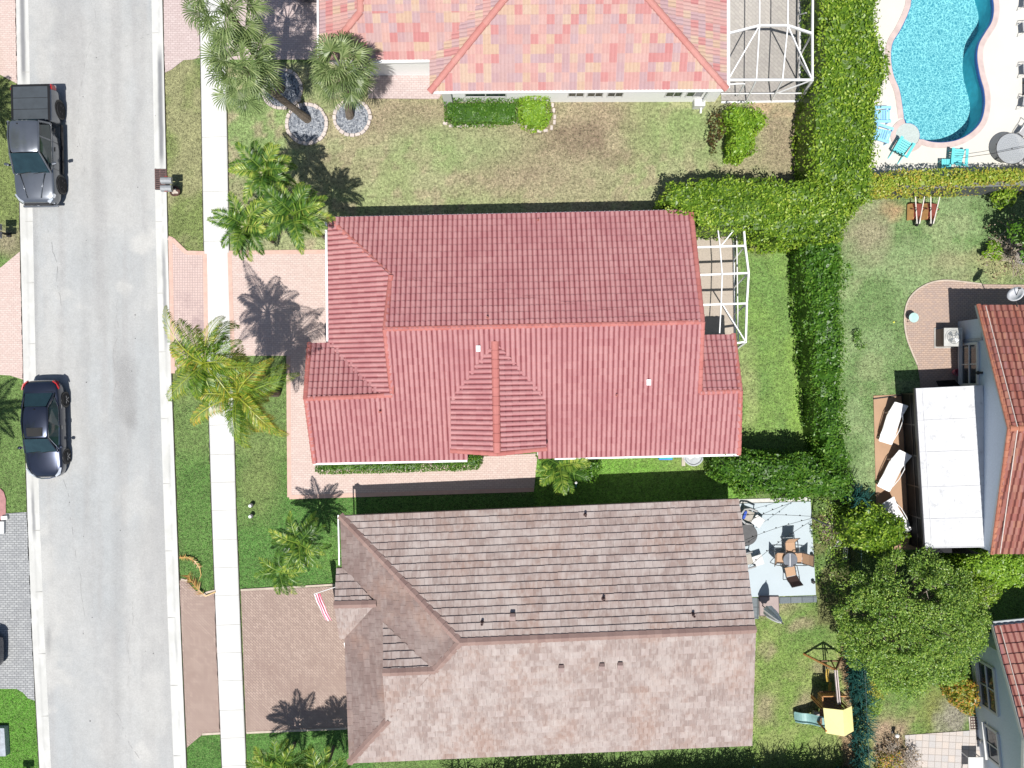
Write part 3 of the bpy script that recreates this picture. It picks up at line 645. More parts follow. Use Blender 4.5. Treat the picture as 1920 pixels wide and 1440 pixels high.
# ---------------------------------------------------------------- middle house, pink barrel tiles
def mid_house():
    global OFF
    T = thing('house', 'house with a plain pink barrel tile roof in the middle of the photo', 'house', P(1000, 620)); OFF = tuple(T.location)
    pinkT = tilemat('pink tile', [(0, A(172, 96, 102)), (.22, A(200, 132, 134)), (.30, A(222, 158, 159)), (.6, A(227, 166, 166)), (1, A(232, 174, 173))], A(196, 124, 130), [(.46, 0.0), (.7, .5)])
    capT = tilemat('pink ridge mortar', [(0, A(218, 132, 124)), (1, A(232, 150, 142))], A(196, 122, 116), [(.5, 0.0), (.8, .5)])
    N = Plane((615, 408, 2.75), (1291, 394, 2.75), (1010, 611.5, 5.0)); Sp = Plane((590, 868, 2.75), (1385, 850, 2.75), (1010, 611.5, 5.0))
    Wp = Plane((615, 410, 2.75), (617, 643, 2.75), (727, 540, 4.0)); h1 = Sp.at(573, 748).z; h2 = Sp.at(1388, 733).z
    wn = Plane((580, 643, 2.75), (640, 641.5, 2.75), (650, 746, h1)); en = Plane((1318, 628, 2.75), (1375, 627, 2.75), (1350, 734.5, h2))
    rg = Sp.at(928, 641); hr = rg.z; gl = P(845, 842, 3.75); gr = P(1024, 838, 3.75); r2 = P(932, 846, hr)
    GW = Plane((845, 725, hr-.98), (846, 842, hr-.98), (928, 700, hr)); GE = Plane((1022, 735, hr-.98), (1024, 840, hr-.98), (931, 700, hr))
    t = Tiles(); base = MB(); W_, E_ = .225, .335
    planes = [(N, [(615, 408), (1291, 394), (1316, 604), (1300, 604.4), (733, 517)]), (N, [(733, 517), (1310, 604.1), (722, 618)]), (Sp, [(722, 618), (1316, 604), (1312, 738), (735, 745)]),
              (Sp, [(573, 748), (1388, 733), (1387, 790), (578, 800)]), (Sp, [(578, 800), (876, 795), (877, 862), (590, 868)]), (Sp, [(1009, 792), (1387, 789), (1385, 850), (1009, 860)]), (Sp, [(876, 795), (1009, 792), (1009, 838), (876, 840)]),
              (Wp, [(615, 408), (733, 517), (735, 741), (617, 745)]), (wn, [(580, 643), (735, 640), (738, 744), (573, 748)]), (en, [(1312, 628), (1375, 627), (1388, 733), (1312, 736)]),
              (GW, [(928, 641), (932, 846), (846, 842), (845, 725)]), (GE, [(928, 641), (1022, 735), (1024, 838), (932, 846)])]
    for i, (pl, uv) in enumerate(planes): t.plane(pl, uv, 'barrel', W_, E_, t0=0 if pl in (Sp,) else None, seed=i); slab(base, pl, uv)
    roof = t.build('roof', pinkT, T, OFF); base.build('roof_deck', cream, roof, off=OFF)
    c = CapRuns(capT, roof)
    up = Vector((0, 0, .04))
    for p, a, b in ((N, (615, 408), (733, 517)), (N, (733, 517), (722, 618)), (N, (722, 617), (1317, 604)), (Sp, (722, 618), (735, 738)), (Sp, (735, 741), (573, 748)), (Sp, (1312, 736), (1388, 733)), (N, (1296, 400), (1317, 604)), (Sp, (1317, 604), (1312, 736)), (Sp, (574, 748), (590, 868)), (Sp, (1388, 733), (1385, 852)), (wn, (573, 748), (580, 643)), (en, (1375, 627), (1388, 733)), (Wp, (733, 517), (735, 738))):
        A_, B_ = p.at(*a), p.at(*b); c(A_+up, B_+up, .115, .36)
    c(GW.at(928, 641)+up, GW.at(932, 848)+up, .17, .4); c(P(846, 845, hr-.98)+up, P(932, 851, hr)+up*0, .11); c(P(1024, 841, hr-.98)+up, P(932, 851, hr), .11)
    vm = plain('pink painted pipe', A(224, 140, 128), .6); vw = plain('white roof vent', (.82, .82, .82), .5)
    for u, v, pl in ((1009, 414, N), (914, 596, N), (713, 772, Sp), (1155, 741, Sp)): vent(roof, pl, u, v, .045, .28, vm)
    for u, v in ((897, 654), (1215, 717)): vent(roof, Sp, u, v, 0, 0, vw, 'box', 'roof_vent')
    gutter(T, [(611, 410), (614, 640)], 2.78, .1); gutter(T, [(588, 870), (876, 864)], 2.75); gutter(T, [(1040, 860), (1385, 853)], 2.75); gutter(T, [(615, 407), (1285, 393)], 2.72, .03)
    w = MB(); w.prism(GP([(650, 437), (1262, 424), (1282, 640), (1328, 640), (1328, 838), (1004, 846), (1004, 800), (880, 803), (880, 848), (618, 853), (615, 740), (650, 650)]), 0, 2.65)
    w.build('wall', cream, T, off=OFF)
    w = MB(); a, b = Sp.at(1306, 735), N.at(1292, 440); r_ = N.at(1310, 606); a2 = Sp.at(1376, 846)
    for (q1, q2, q3) in ((N.at(1283, 410), Sp.at(1302, 738), N.at(1310, 606)), (N.at(735, 520), Sp.at(736, 738), N.at(728, 616))):
        z = min(q1.z, q2.z, q3.z)-.6; vs = [(q1.x, q1.y, z), (q2.x, q2.y, z), (q2.x, q2.y, q2.z-.1), (q3.x, q3.y, q3.z-.1), (q1.x, q1.y, q1.z-.1)]; w.add(vs, [(0, 1, 2, 3, 4)]); w.build('gable_wall', cream, T, off=OFF); w = MB()
    w.prism(GP([(868, 805), (1000, 800), (1000, 812), (868, 815)]), 2.6, 3.7)
    w.build('portico_wall', cream, T, off=OFF)
    w = MB(); p = P(1378, 668, 2.6); w.tube([(p.x-.2, p.y+.15, 2.6), (p.x+.12, p.y+.12, 2.5), (p.x+.18, p.y-.3, 2.3), (p.x-.1, p.y-.35, 2.2)], .06); w.build('downspout', gutterm, T, off=OFF)
    return T
mid_house()
# ---------------------------------------------------------------- top house, blended tiles
def top_house():
    global OFF
    T = thing('house', 'house at the top edge with a roof of mixed red, yellow and mauve tiles', 'house', P(1080, 80)); OFF = tuple(T.location)
    pal = [A(226, 138, 140), A(234, 178, 172), A(236, 208, 174), A(214, 188, 196), A(240, 196, 184), A(230, 150, 150), A(238, 214, 186), A(212, 180, 188), A(240, 198, 190), A(236, 184, 178), A(222, 190, 190)]
    mn_ = [sum(c[i] for c in pal)/len(pal) for i in range(3)]; pal = [tuple(c[i]*.74+mn_[i]*.26 for i in range(3)) for c in pal]
    mulT = tilemat('blended tile', [(i/len(pal), c) for i, c in enumerate(pal)], A(206, 160, 152), [(.5, 0.0), (.8, .35)], interp='CONSTANT')
    capT = tilemat('salmon ridge tile', [(0, A(230, 154, 146)), (1, A(240, 176, 166))], A(206, 130, 120), [(.5, 0.0), (.8, .5)])
    Sm = Plane((806, 172, 2.75), (1362, 168, 2.75), (960, -55, 5.0)); Wh = Plane((806, 172, 2.75), (805, 60, 2.75), (945, 0, 4.36)); Eh = Plane((1362, 167, 2.75), (1362, 0, 2.75), (1215, -5, 4.36))
    Sw = Plane((604, 114, 2.75), (806, 112, 2.75), (740, 20, 3.75)); Ww = Plane((600, 108, 2.75), (599, 0, 2.75), (676, 20, 3.7))
    t = Tiles(); base = MB()
    tl = (994, -62); tr = (1164, -62)
    def rf(bias):
        def f(r, i, k):
            x = (math.sin(i*.13+bias)+math.sin(k*.2+i*.05))*.06; return min(.999, max(0, r+x))
        return f
    for i, (pl, uv) in enumerate([(Sm, [(806, 172), (1362, 168), (1215, -2), tr, tl, (945, 0)]), (Wh, [(806, 172), (945, 0), (994, -62), (804, -62)]), (Eh, [(1362, 168), (1362, -200), (1164, -200), (1164, -62), (1215, -2)]), (Sw, [(602, 114), (950, 112), (950, 22), (676, 22)]), (Sw, [(676, 24), (950, 24), (950, -62), (676, -62)]), (Ww, [(600, 114), (676, 22), (676, -120), (598, -120)])]):
        t.plane(pl, uv, 'double', .355, .40, seed=i, rfun=rf(i)); slab(base, pl, uv)
    roof = t.build('roof', mulT, T, OFF); base.build('roof_deck', white, roof, off=OFF)
    c = CapRuns(capT, roof); up = Vector((0, 0, .035))
    for p, a, b in ((Sm, (806, 172), (945, 0)), (Sm, (945, 0), (994, -62)), (Sm, (1362, 167), (1215, -2)), (Sm, (1215, -2), (1164, -62)), (Sw, (602, 114), (676, 22)), (Sw, (676, 22), (676, -60))): c(p.at(*a)+up, p.at(*b)+up, .16, .42)
    gutter(T, [(808, 173.5), (1358, 169.5)], 2.75, .08); gutter(T, [(1366, 165), (1366, -150)], 2.75, .14); gutter(T, [(700, 116), (806, 114)], 2.75, .1); gutter(T, [(596, 110), (595, -150)], 2.75, .08)
    w = MB(); w.prism(GP([(836, 192), (1340, 191), (1340, -150), (640, -150), (640, 142), (836, 142)]), 0, 2.6); w.build('wall', plain('white stucco', (.86, .86, .85), .8, var=.03, scale=8), T, off=OFF)
    w = MB(); w.prism(GP([(834, 200), (850, 200), (850, 192.3), (834, 192.3)]), 0, 2.6); w.build('pilaster', white, T, off=OFF); w = MB(); w.prism(GP([(1298, 205), (1318, 205), (1318, 192), (1298, 192)]), 0, .5); w.build('plinth', white, T, off=OFF)
    for (u0, u1) in ((1066, 1096), (1102, 1132), (1140, 1170), (1250, 1281), (1289, 1320), (870, 950)):
        a, b = P((u0+u1)/2-6*0, 191.2), (u1-u0)/S; f = MB(); k = 960+((u0+u1)/2-960)*.965; a = P(k, 191.3)
        wd = b*.93
        for x in (-wd/2, 0, wd/2): f.box((a.x+x, a.y-.02, 1.41), (.05, .05, 1.2))
        for z in (.80, 2.0): f.box((a.x, a.y-.02, z), (wd+.06, .05, .05))
        fr = f.build('window', white, T, off=OFF); g = MB(); g.box((a.x, a.y-.01, 1.41), (wd, .03, 1.16)); g.build('pane', glassm, fr, off=OFF)
    w = MB(); p = P(1313, 196); w.tube([(p.x, p.y, 2.6), (p.x, p.y-.05, .3), (p.x, p.y-.45, .08)], .05); w.build('downspout', gutterm, T, off=OFF)
top_house()
# ---------------------------------------------------------------- brown house, flat tiles
def brown_house():
    global OFF
    T = thing('house', 'house at the bottom with a large weathered brown flat tile roof', 'house', P(1030, 1190)); OFF = tuple(T.location)
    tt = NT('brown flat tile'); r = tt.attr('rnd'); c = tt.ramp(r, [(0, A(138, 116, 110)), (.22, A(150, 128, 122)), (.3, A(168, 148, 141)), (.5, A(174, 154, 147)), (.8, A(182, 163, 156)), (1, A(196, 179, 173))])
    n = tt.noise(.42, 7, rough=.68); n2 = tt.noise(.8, 5, co=tt.co((1, 1, 1), .4), rough=.7); n3 = tt.noise(6, 4, co=tt.co((1, .35, 1)))
    rr_ = tt.ramp(r, [(.25, .35), (.3, 1.0)]); c = tt.mix(tt.ramp(n, [(.48, 0.0), (.62, .55)]), c, A(182, 148, 132)); c = tt.mix(tt.math('MULTIPLY', rr_, tt.ramp(n2, [(.48, 0.0), (.62, .55)])), c, A(212, 200, 194)); c = tt.mix(tt.math('MULTIPLY', tt.math('MULTIPLY', rr_, tt.ramp(n3, [(.45, 0.0), (.7, 1.0)])), .5), c, A(222, 210, 203))
    n4 = tt.noise(40, 3); tt.bump(n4, .3, .01); brT = tt.done(c, .7, 0, .35)
    capT = tilemat('brown ridge tile', [(0, A(176, 146, 138)), (1, A(196, 166, 156))], A(150, 120, 112), [(.5, 0.0), (.8, .5)])
    N = Plane((638, 967, 2.75), (1385, 935, 2.75), (1140, 1191.5, 5.0)); Sp = Plane((655, 1430, 2.75), (1410, 1397, 2.75), (1140, 1191.5, 5.0))
    Wp = Plane((638, 967, 2.75), (655, 1430, 2.75), (863, 1204, 5.0)); hz = Sp.at(718, 1261).z
    d = (P(815, 1256.5, hz)-P(718, 1261, hz)).normalized(); 
    q = P(718, 1165, Wp.at(718, 1165).z); nt_ = Plane((718, 1261, hz), (815, 1256.5, hz), (718, 1165, Wp.at(718, 1165).z))
    hp = 2.75+.75; pn = Plane((630, 1065, 2.75), (660, 1064, 2.75), (650, 1133.5, hp)); ps = Plane((636, 1198, 2.75), (650, 1197, 2.75), (650, 1133.5, hp))
    t = Tiles(); base = MB()
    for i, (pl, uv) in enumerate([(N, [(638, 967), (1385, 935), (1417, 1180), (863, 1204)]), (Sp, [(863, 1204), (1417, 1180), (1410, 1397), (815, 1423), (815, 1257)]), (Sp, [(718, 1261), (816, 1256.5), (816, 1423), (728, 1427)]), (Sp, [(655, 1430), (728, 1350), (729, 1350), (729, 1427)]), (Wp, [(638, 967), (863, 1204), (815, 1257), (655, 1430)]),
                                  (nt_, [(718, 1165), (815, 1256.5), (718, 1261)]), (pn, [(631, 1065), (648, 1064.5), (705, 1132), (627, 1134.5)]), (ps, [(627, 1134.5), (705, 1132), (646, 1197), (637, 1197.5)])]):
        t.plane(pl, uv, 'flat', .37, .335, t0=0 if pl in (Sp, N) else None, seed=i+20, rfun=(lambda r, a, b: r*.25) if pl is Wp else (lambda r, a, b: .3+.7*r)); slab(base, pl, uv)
    roof = t.build('roof', brT, T, OFF); base.build('roof_deck', plain('brown fascia', A(190, 170, 162), .8), roof, off=OFF)
    c = CapRuns(capT, roof); up = Vector((0, 0, .05))
    for p, a, b in ((N, (638, 967), (863, 1204)), (N, (863, 1204), (1417, 1180)), (Sp, (655, 1430), (728, 1350)), (Sp, (815, 1257), (863, 1204)), (Sp, (815, 1257), (718, 1261)), (pn, (627, 1134), (705, 1132))): c(p.at(*a)+up, p.at(*b)+up, .17, .34, flat=True)
    dv = plain('dark brown vent', (.10, .055, .05), .6); lv = plain('brown hood vent', A(176, 150, 144), .6)
    for u, v, pl in ((1097, 965, N), (1131, 1122, N), (1299, 1152, N), (904, 1167, N)): vent(roof, pl, u, v, .06, .34, dv)
    for u, v, pl, k in ((961, 1155, N, 0), (1052, 1251, Sp, 1), (1128, 1248, Sp, 1), (1162, 1246, Sp, 1)):
        p = pl.at(u, v); m = MB(); m.box((p.x, p.y, p.z+.08), (.22, .3, .2)); m.box((p.x, p.y-.06, p.z+.19), (.25, .2, .03), mi=1); m.box((p.x, p.y+.1, p.z+.16), (.20, .14, .12), mi=0)
        m.build('roof_vent', [dv, lv], roof, off=OFF)
    gutter(T, [(634, 966), (636, 1060)], 2.72, .06); gutter(T, [(647, 1205), (650, 1222)], 2.72, .12); gutter(T, [(644, 1030), (645, 1064)], 2.72, .1)
    w = MB(); w.prism(GP([(668, 968), (1343, 940), (1361, 1340), (700, 1368), (672, 1190)]), 0, 2.62); w.build('wall', cream, T, off=OFF)
    w = MB(); q1, q2, q3 = N.at(1376, 945), Sp.at(1402, 1388), N.at(1409, 1182)
    w.add([(q1.x, q1.y, q1.z-.1), (q2.x, q2.y, q2.z-.1), (q3.x, q3.y, q3.z-.1)], [(0, 1, 2)]); w.build('gable_wall', cream, T, off=OFF); w = MB()
    q1, q2 = nt_.at(720, 1180), Sp.at(728, 1345); q3 = nt_.at(720, 1260); w.add([(q1.x, q1.y, q1.z-.1), (q2.x, q2.y, q2.z-.1), (q3.x, q3.y, q3.z-.1)], [(0, 1, 2)])
    w.build('gable_wall', cream, T, off=OFF)
    for z, u, v in ((0, 0, 0),):
        a, b = P(668, 1150), P(676, 1330); m = MB(); m.bar((a.x-.02, a.y, 1.1), (b.x-.02, b.y, 1.1), .06, 2.1); m.build('garage_door', white, T, off=OFF)
    # flag on the front of the house
    f = thing('flag', 'pink and white striped flag hanging over the brown driveway', 'flag', P(612, 1130, 2.1)); fo = tuple(f.location)
    m = MB(); m.tube([P(634, 1099, 2.3), P(588, 1114, 2.6)], .018); m.build('pole', gutterm, f, off=fo)
    ln = [(589, 1114, 2.55), (594, 1128, 2.3), (600, 1140, 2.05), (604, 1150, 1.8), (612, 1164, 1.5)]; vs = []; fs = []; mi = []
    for i, (u, v, h) in enumerate(ln):
        for k in range(12):
            p = P(u+k*1.0-5*(i/4)*.2, v-k*.12+math.sin(k*.9+i)*1.0, h+math.sin(k*1.1+i*.7)*.05); vs.append(p)
    for i in range(len(ln)-1):
        for k in range(11): fs.append((i*12+k, i*12+k+1, (i+1)*12+k+1, (i+1)*12+k)); mi.append((k//2) % 2)
    o = np_mesh('cloth', [tuple(v) for v in vs], fs, [plain('white flag stripe', (.8, .78, .8), .7, var=.04), plain('pink flag stripe', (.62, .06, .16), .7, var=.1)], f, off=fo, mi=mi)
    m_ = o.modifiers.new('t', 'SOLIDIFY'); m_.thickness = .01
brown_house()
# ---------------------------------------------------------------- right houses
def win(T, base_uv, along, z0, z1, wd, cols=2, rows=2, out=(-1, 0), mat=None):
    """a framed window in a wall; base_uv = ground point of its middle, along = unit vector of the wall"""
    a = P(*base_uv); al = Vector((*along, 0)); o = Vector((*out, 0)); f = MB()
    c = lambda s, z, d: a+al*s+o*d+Vector((0, 0, z))
    for k in range(cols+1): s = -wd/2+wd*k/cols; t = .05 if 0 < k < cols else .11; f.bar(c(s, z0, .03), c(s, z1, .03), t, .09)
    for k in range(rows+1): z = z0+(z1-z0)*k/rows; t = .05 if 0 < k < rows else .11; f.bar(c(-wd/2, z, .035), c(wd/2, z, .035), .10, t)
    f.bar(c(-wd/2-.12, z0-.05, .07), c(wd/2+.12, z0-.05, .07), .18, .05)
    fr = f.build('window', white, T, off=OFF); g = MB(); g.bar(c(-wd/2, (z0+z1)/2, .01), c(wd/2, (z0+z1)/2, .01), .03, z1-z0); g.build('pane', glassm, fr, off=OFF)
def right_houses():
    global OFF
    rbT = tilemat('terracotta blend tile', [(0, A(120, 60, 54)), (.22, A(140, 76, 66)), (.3, A(190, 116, 96)), (.55, A(182, 112, 104)), (.8, A(206, 146, 120)), (1, A(190, 130, 128))], A(150, 104, 96), [(.45, 0.0), (.7, .6)])
    T = thing('house', 'house on the right with a blended terracotta roof and a white flat patio cover', 'house', P(1870, 800)); OFF = tuple(T.location)
    N = Plane((1833, 572, 2.75), (2100, 572, 2.75), (1890, 803, 5.0)); Sp = Plane((1859, 1038, 2.75), (2100, 1038, 2.75), (1890, 803, 5.0))
    t = Tiles(); base = MB()
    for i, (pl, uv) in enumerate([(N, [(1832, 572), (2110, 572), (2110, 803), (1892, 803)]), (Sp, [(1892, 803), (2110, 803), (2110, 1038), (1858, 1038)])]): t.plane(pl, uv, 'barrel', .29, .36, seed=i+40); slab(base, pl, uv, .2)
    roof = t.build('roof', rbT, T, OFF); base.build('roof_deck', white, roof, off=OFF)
    c = CapRuns(tilemat('orange ridge tile', [(0, A(206, 130, 104)), (1, A(222, 150, 120))], A(170, 110, 96), [(.5, 0.), (.8, .5)]), roof); up = Vector((0, 0, .04)); c(N.at(1892, 803)+up, N.at(2110, 803)+up, .14, .4); c(N.at(1834, 572)+up, N.at(1892, 803)+up, .1, .36); c(Sp.at(1892, 803)+up, Sp.at(1860, 1038)+up, .1, .36)
    m = MB(); m.bar(N.at(1845, 574)+up*3, N.at(1904, 800)+up*3, .035, .05); m.bar(Sp.at(1904, 806)+up*3, Sp.at(1872, 1036)+up*3, .035, .05); m.build('mortar_line', plain('pale mortar', A(240, 225, 215), .8), roof, off=OFF)
    w = MB(); p = GP([(1795, 603), (2060, 603), (2060, 1012), (1795, 1012)]); w.prism(p, 0, 2.7)
    a, b = p[0], p[3]; rz = N.at(1890, 803); ry = rz.y
    w.add([(a.x, a.y, 2.7), (b.x, b.y, 2.7), (a.x, ry, 4.85), (a.x+.2, a.y, 2.7), (b.x+.2, b.y, 2.7), (a.x+.2, ry, 4.85)], [(0, 2, 1), (3, 4, 5), (0, 3, 5, 2), (2, 5, 4, 1)])
    w.build('wall', bluewall, T, off=OFF)
    win(T, (1794, 684), (0, 1), .5, 1.85, 1.95, 2, 2)
    m = MB(); a = P(1793, 640); m.bar((a.x, a.y, 2.2), (a.x, a.y-.0, .3), .12, .05); m.bar((a.x, a.y, 2.2), (a.x, a.y+1.1, 2.35), .1, .1); m.build('downspout', plain('pale grey pipe', A(200, 206, 214)), T, off=OFF)
    m = MB(); a = P(1794, 700); m.lathe((a.x-.08, a.y, 2.1), [(.02, 0), (.09, -.12), (.09, -.16), (0, -.16)], 12); m.box((a.x-.03, a.y, 2.1), (.08, .1, .2)); m.build('wall_lamp', plain('black metal', (.02, .02, .02), .5), T, off=OFF)
    # flat patio cover with screen wall (part of the house)
    hh = 2.25; m = MB(); m.prism(GP([(1715, 728), (1843, 722), (1858, 1026), (1733, 1028)], hh), hh-.14, hh)
    rs = NT('weathered white roof panel'); n = rs.noise(.9, 7, rough=.7); n2 = rs.noise(2.2, 8, rough=.8); cc = rs.mix(rs.ramp(n, [(.45, 0.0), (.75, .5)]), A(246, 247, 248), A(206, 208, 212)); cc = rs.mix(rs.ramp(n2, [(.53, 0.0), (.70, .6)]), cc, A(160, 162, 168)); m.build('patio_cover', rs.done(cc, .7), T, off=OFF)
    m = MB()
    for f in (.0, .2, .4, .62, .82, 1.0):
        a = P(1716+18*f, 729+298*f, hh); b = P(1842+15*f, 723+302*f, hh); m.bar((a.x, a.y, hh+.012), (b.x, b.y, hh+.012), .035, .02)
    a, b = P(1729, 728, hh), P(1747, 1027, hh); m.bar((a.x, a.y, hh+.014), (b.x, b.y, hh+.014), .04, .02); m.build('cover_seam', plain('grey seam', A(234, 235, 238), .7), T, off=OFF)
    m = MB()
    for (u, v) in ((1716, 729), (1843, 723), (1858, 1025), (1734, 1027)): pass
    cs = [(1716, 728), (1734, 1028)]; a, b = P(*cs[0], hh), P(*cs[1], hh); m.bar((a.x-.02, a.y, hh-.05), (b.x-.02, b.y, hh-.05), .07, .16); m.build('cover_gutter', plain('dark bronze', (.03, .03, .035), .4), T, off=OFF)
    dk = plain('dark bronze screen frame', (.035, .032, .032), .5); sc = plain('black screen mesh', (.012, .012, .014), .8); m = MB(); s_ = MB()
    xs = [(1689, 738), (1704, 1020)]; a, b = P(*xs[0]), P(*xs[1]); k = 5
    for i in range(k+1):
        p = a.lerp(b, i/k); m.bar((p.x, p.y, .05), (p.x+.0, p.y, 2.1), .06, .06)
    for z in (.12, .95, 2.08): m.bar((a.x, a.y, z), (b.x, b.y, z), .05, .06)
    p2 = P(1790, 733); m.bar((a.x, a.y, 2.08), (p2.x, p2.y, 2.08), .06); m.bar((a.x, a.y, .1), (p2.x, p2.y, .1), .06)
    s_.add([(a.x, a.y, .1), (b.x, b.y, .1), (b.x, b.y, 2.08), (a.x, a.y, 2.08)], [(0, 1, 2, 3)]); s_.add([(a.x, a.y, .1), (p2.x, p2.y, .1), (p2.x, p2.y, 2.08), (a.x, a.y, 2.08)], [(0, 1, 2, 3)])
    b2 = P(1795, 1022); s_.add([(b.x, b.y, .1), (b2.x, b2.y, .1), (b2.x, b2.y, 2.08), (b.x, b.y, 2.08)], [(0, 1, 2, 3)])
    s_.add([(a.x, a.y, 2.085), (b.x, b.y, 2.085), (b.x+1, b.y, 2.085), (a.x+1, a.y, 2.085)], [(0, 1, 2, 3)])
    m.build('screen_frame', dk, T, off=OFF); s_.build('screen', sc, T, off=OFF)
    m = MB(); a, b = P(1638, 748, .1), P(1690, 741, .1); m.bar((a.x, a.y, .08), (b.x, b.y, .08), .05, .05); m.build('track', dk, T, off=OFF)
    # dish
    D = thing('satellite_dish', 'white satellite dish on the north eave of the terracotta roof', 'satellite dish', P(1905, 570, 2.9)); do = tuple(D.location)
    m = MB(); prof = [(0, 0), (.12, .012), (.24, .05), (.36, .11), (.365, .10), (.24, .035), (.12, -.005), (0, -.015)]; b_ = MB(); b_.lathe((0, 0, 0), prof, 24)
    M = Matrix.Translation(P(1906, 553, 3.3)) @ Matrix.Rotation(math.radians(-38), 4, 'X') @ Matrix.Rotation(math.radians(-48), 4, 'Y'); b_.v = [tuple(M @ Vector(v)) for v in b_.v]; b_.build('reflector', plain('dish white', (.7, .7, .72), .4), D, off=do, smooth=True)
    m = MB(); c0 = M @ Vector((0, 0, 0)); m.tube([P(1908, 578, 2.85), c0-Vector((0, .05, .1)), c0], .025); m.tube([c0, M @ Vector((.25, 0, .32))], .014); m.build('arm', dk, D, off=do)
    m = MB(); p = M @ Vector((.27, 0, .34)); m.box(p, (.1, .07, .07)); m.build('receiver', dk, D, off=do)
    # bottom right house
    T = thing('house', 'blue grey house in the bottom right corner with white framed windows', 'house', P(1890, 1330)); OFF = tuple(T.location)
    dx, dy = .1, -1.0; L = math.hypot(dx, dy); al = (dx/L, dy/L)
    N = Plane((1862, 1172, 2.75), (2100, 1149, 2.75), (1920, 1391, 5.0))
    t = Tiles(); base = MB(); uv = [(1861, 1172), (2110, 1148), (2110, 1372), (1921, 1391)]; t.plane(N, uv, 'barrel', .29, .44, seed=50); slab(base, N, uv, .2)
    Sp = Plane((1921, 1391, 5.0), (2110, 1372, 5.0), (1915, 1640, 2.75)); uv = [(1921, 1391), (2110, 1372), (2110, 1620), (1915, 1640)]; t.plane(Sp, uv, 'barrel', .29, .44, seed=51); slab(base, Sp, uv, .2)
    roof = t.build('roof', tilemat('rosy tile', [(0, A(140, 76, 72)), (.22, A(160, 92, 86)), (.3, A(204, 136, 126)), (.7, A(216, 160, 140)), (1, A(204, 140, 142))], A(170, 112, 106), [(.45, 0.), (.7, .6)]), T, OFF); base.build('roof_deck', white, roof, off=OFF)
    m = MB(); m.bar(N.at(1872, 1173)+up*3, N.at(1931, 1389)+up*3, .035, .05); m.build('mortar_line', plain('pale mortar', A(240, 225, 215), .8), roof, off=OFF)
    g = MB(); a, b = N.at(1863, 1168), N.at(2100, 1145); g.bar(a-Vector((0, 0, .08)), b-Vector((0, 0, .08)), .12, .12); a, b = N.at(1858, 1174), N.at(1917, 1391); g.build('gutter', plain('pale grey fascia', A(200, 206, 210)), T, off=OFF)
    w = MB(); p = GP([(1815, 1190), (2060, 1167), (2100, 1560), (1853, 1582)]); w.prism(p, 0, 2.7); rz = N.at(1921, 1391); t_ = (rz.y-p[0].y)/(p[3].y-p[0].y); mid = p[0].lerp(p[3], t_)
    a, b = p[0], p[3]; w.add([(a.x, a.y, 2.7), (b.x, b.y, 2.7), (mid.x, mid.y, 4.85)], [(0, 2, 1)]); w.add([(a.x+.2, a.y, 2.7), (b.x+.2, b.y, 2.7), (mid.x+.2, mid.y, 4.85)], [(0, 1, 2)]); w.build('wall', bluewall, T, off=OFF)
    an = (-.995, -.0995)
    win(T, (1821.8, 1268), (.0995, -.995), .75, 2.05, 2.2, 2, 2, an); win(T, (1832.2, 1375), (.0995, -.995), .85, 1.85, 1.6, 2, 1, an)
    m = MB(); a = P(1834, 1345); m.box((a.x-.04, a.y, .9), (.1, .14, .14)); m.box((a.x-.06, a.y+.1, 1.0), (.16, .18, .1)); m.build('hose_bracket', plain('white plastic', (.75, .75, .75), .5), T, off=OFF)
right_houses()
# ================================================================ VEGETATION
def leaf_quads(pts, nrm, size, asp=.45, tilt=.6, seed=0, fold=0.0):
    r = np.random.default_rng(seed); n = len(pts); size = np.asarray(size)*np.ones(n)
    nn = nrm+r.normal(0, tilt, (n, 3)); nn /= np.linalg.norm(nn, axis=1, keepdims=True)+1e-9
    d = r.normal(0, 1, (n, 3)); d -= nn*np.sum(d*nn, 1, keepdims=True); d /= np.linalg.norm(d, axis=1, keepdims=True)+1e-9
    s = np.cross(nn, d); L = size[:, None]*r.uniform(.7, 1.25, (n, 1)); W_ = L*asp
    a = pts-d*L*.5; b = pts+s*W_*.5-d*L*.05-nn*L*.05; c = pts+d*L*.5-nn*L*.12; e = pts-s*W_*.5-d*L*.05-nn*L*.05
    return np.stack([a, b, c, e], 1).reshape(-1, 3), np.arange(4*n).reshape(n, 4)
G1 = leafmat('hedge leaf bright', [(.15, (.035, .09, .008)), (.42, (.13, .24, .018)), (.65, (.29, .43, .035)), (.85, (.48, .55, .10))], .3, .5, .8)
G2 = leafmat('hedge leaf deep', [(.15, (.03, .085, .010)), (.45, (.07, .18, .016)), (.7, (.14, .28, .03)), (.95, (.34, .44, .08))], .28, .5, .9)
G3 = leafmat('hedge leaf golden', [(.1, (.12, .18, .02)), (.4, (.30, .40, .045)), (.6, (.44, .44, .06)), (.8, (.55, .32, .06)), (1, (.5, .5, .12))], .3, .55, 1.4)
G4 = leafmat('tree leaf', [(.15, (.055, .13, .02)), (.42, (.15, .28, .04)), (.65, (.27, .42, .06)), (.9, (.46, .56, .13))], .3)
G5 = leafmat('lime leaf', [(.1, (.13, .26, .02)), (.5, (.24, .42, .035)), (.9, (.40, .55, .06))], .35)
G6 = leafmat('crimson leaf', [(.1, (.05, .012, .012)), (.5, (.10, .05, .02)), (.9, (.10, .14, .03))], .2)
G7 = leafmat('fiery leaf', [(.1, (.10, .16, .02)), (.4, (.32, .34, .04)), (.7, (.55, .28, .05)), (.95, (.62, .20, .06))], .3)
G8 = leafmat('yellow leaf', [(.1, (.12, .2, .03)), (.4, (.5, .5, .08)), (.9, (.7, .62, .14))], .3)
TEAL = leafmat('teal stem', [(.1, (.015, .075, .065)), (.5, (.02, .09, .078)), (.9, (.045, .15, .13))], .1)
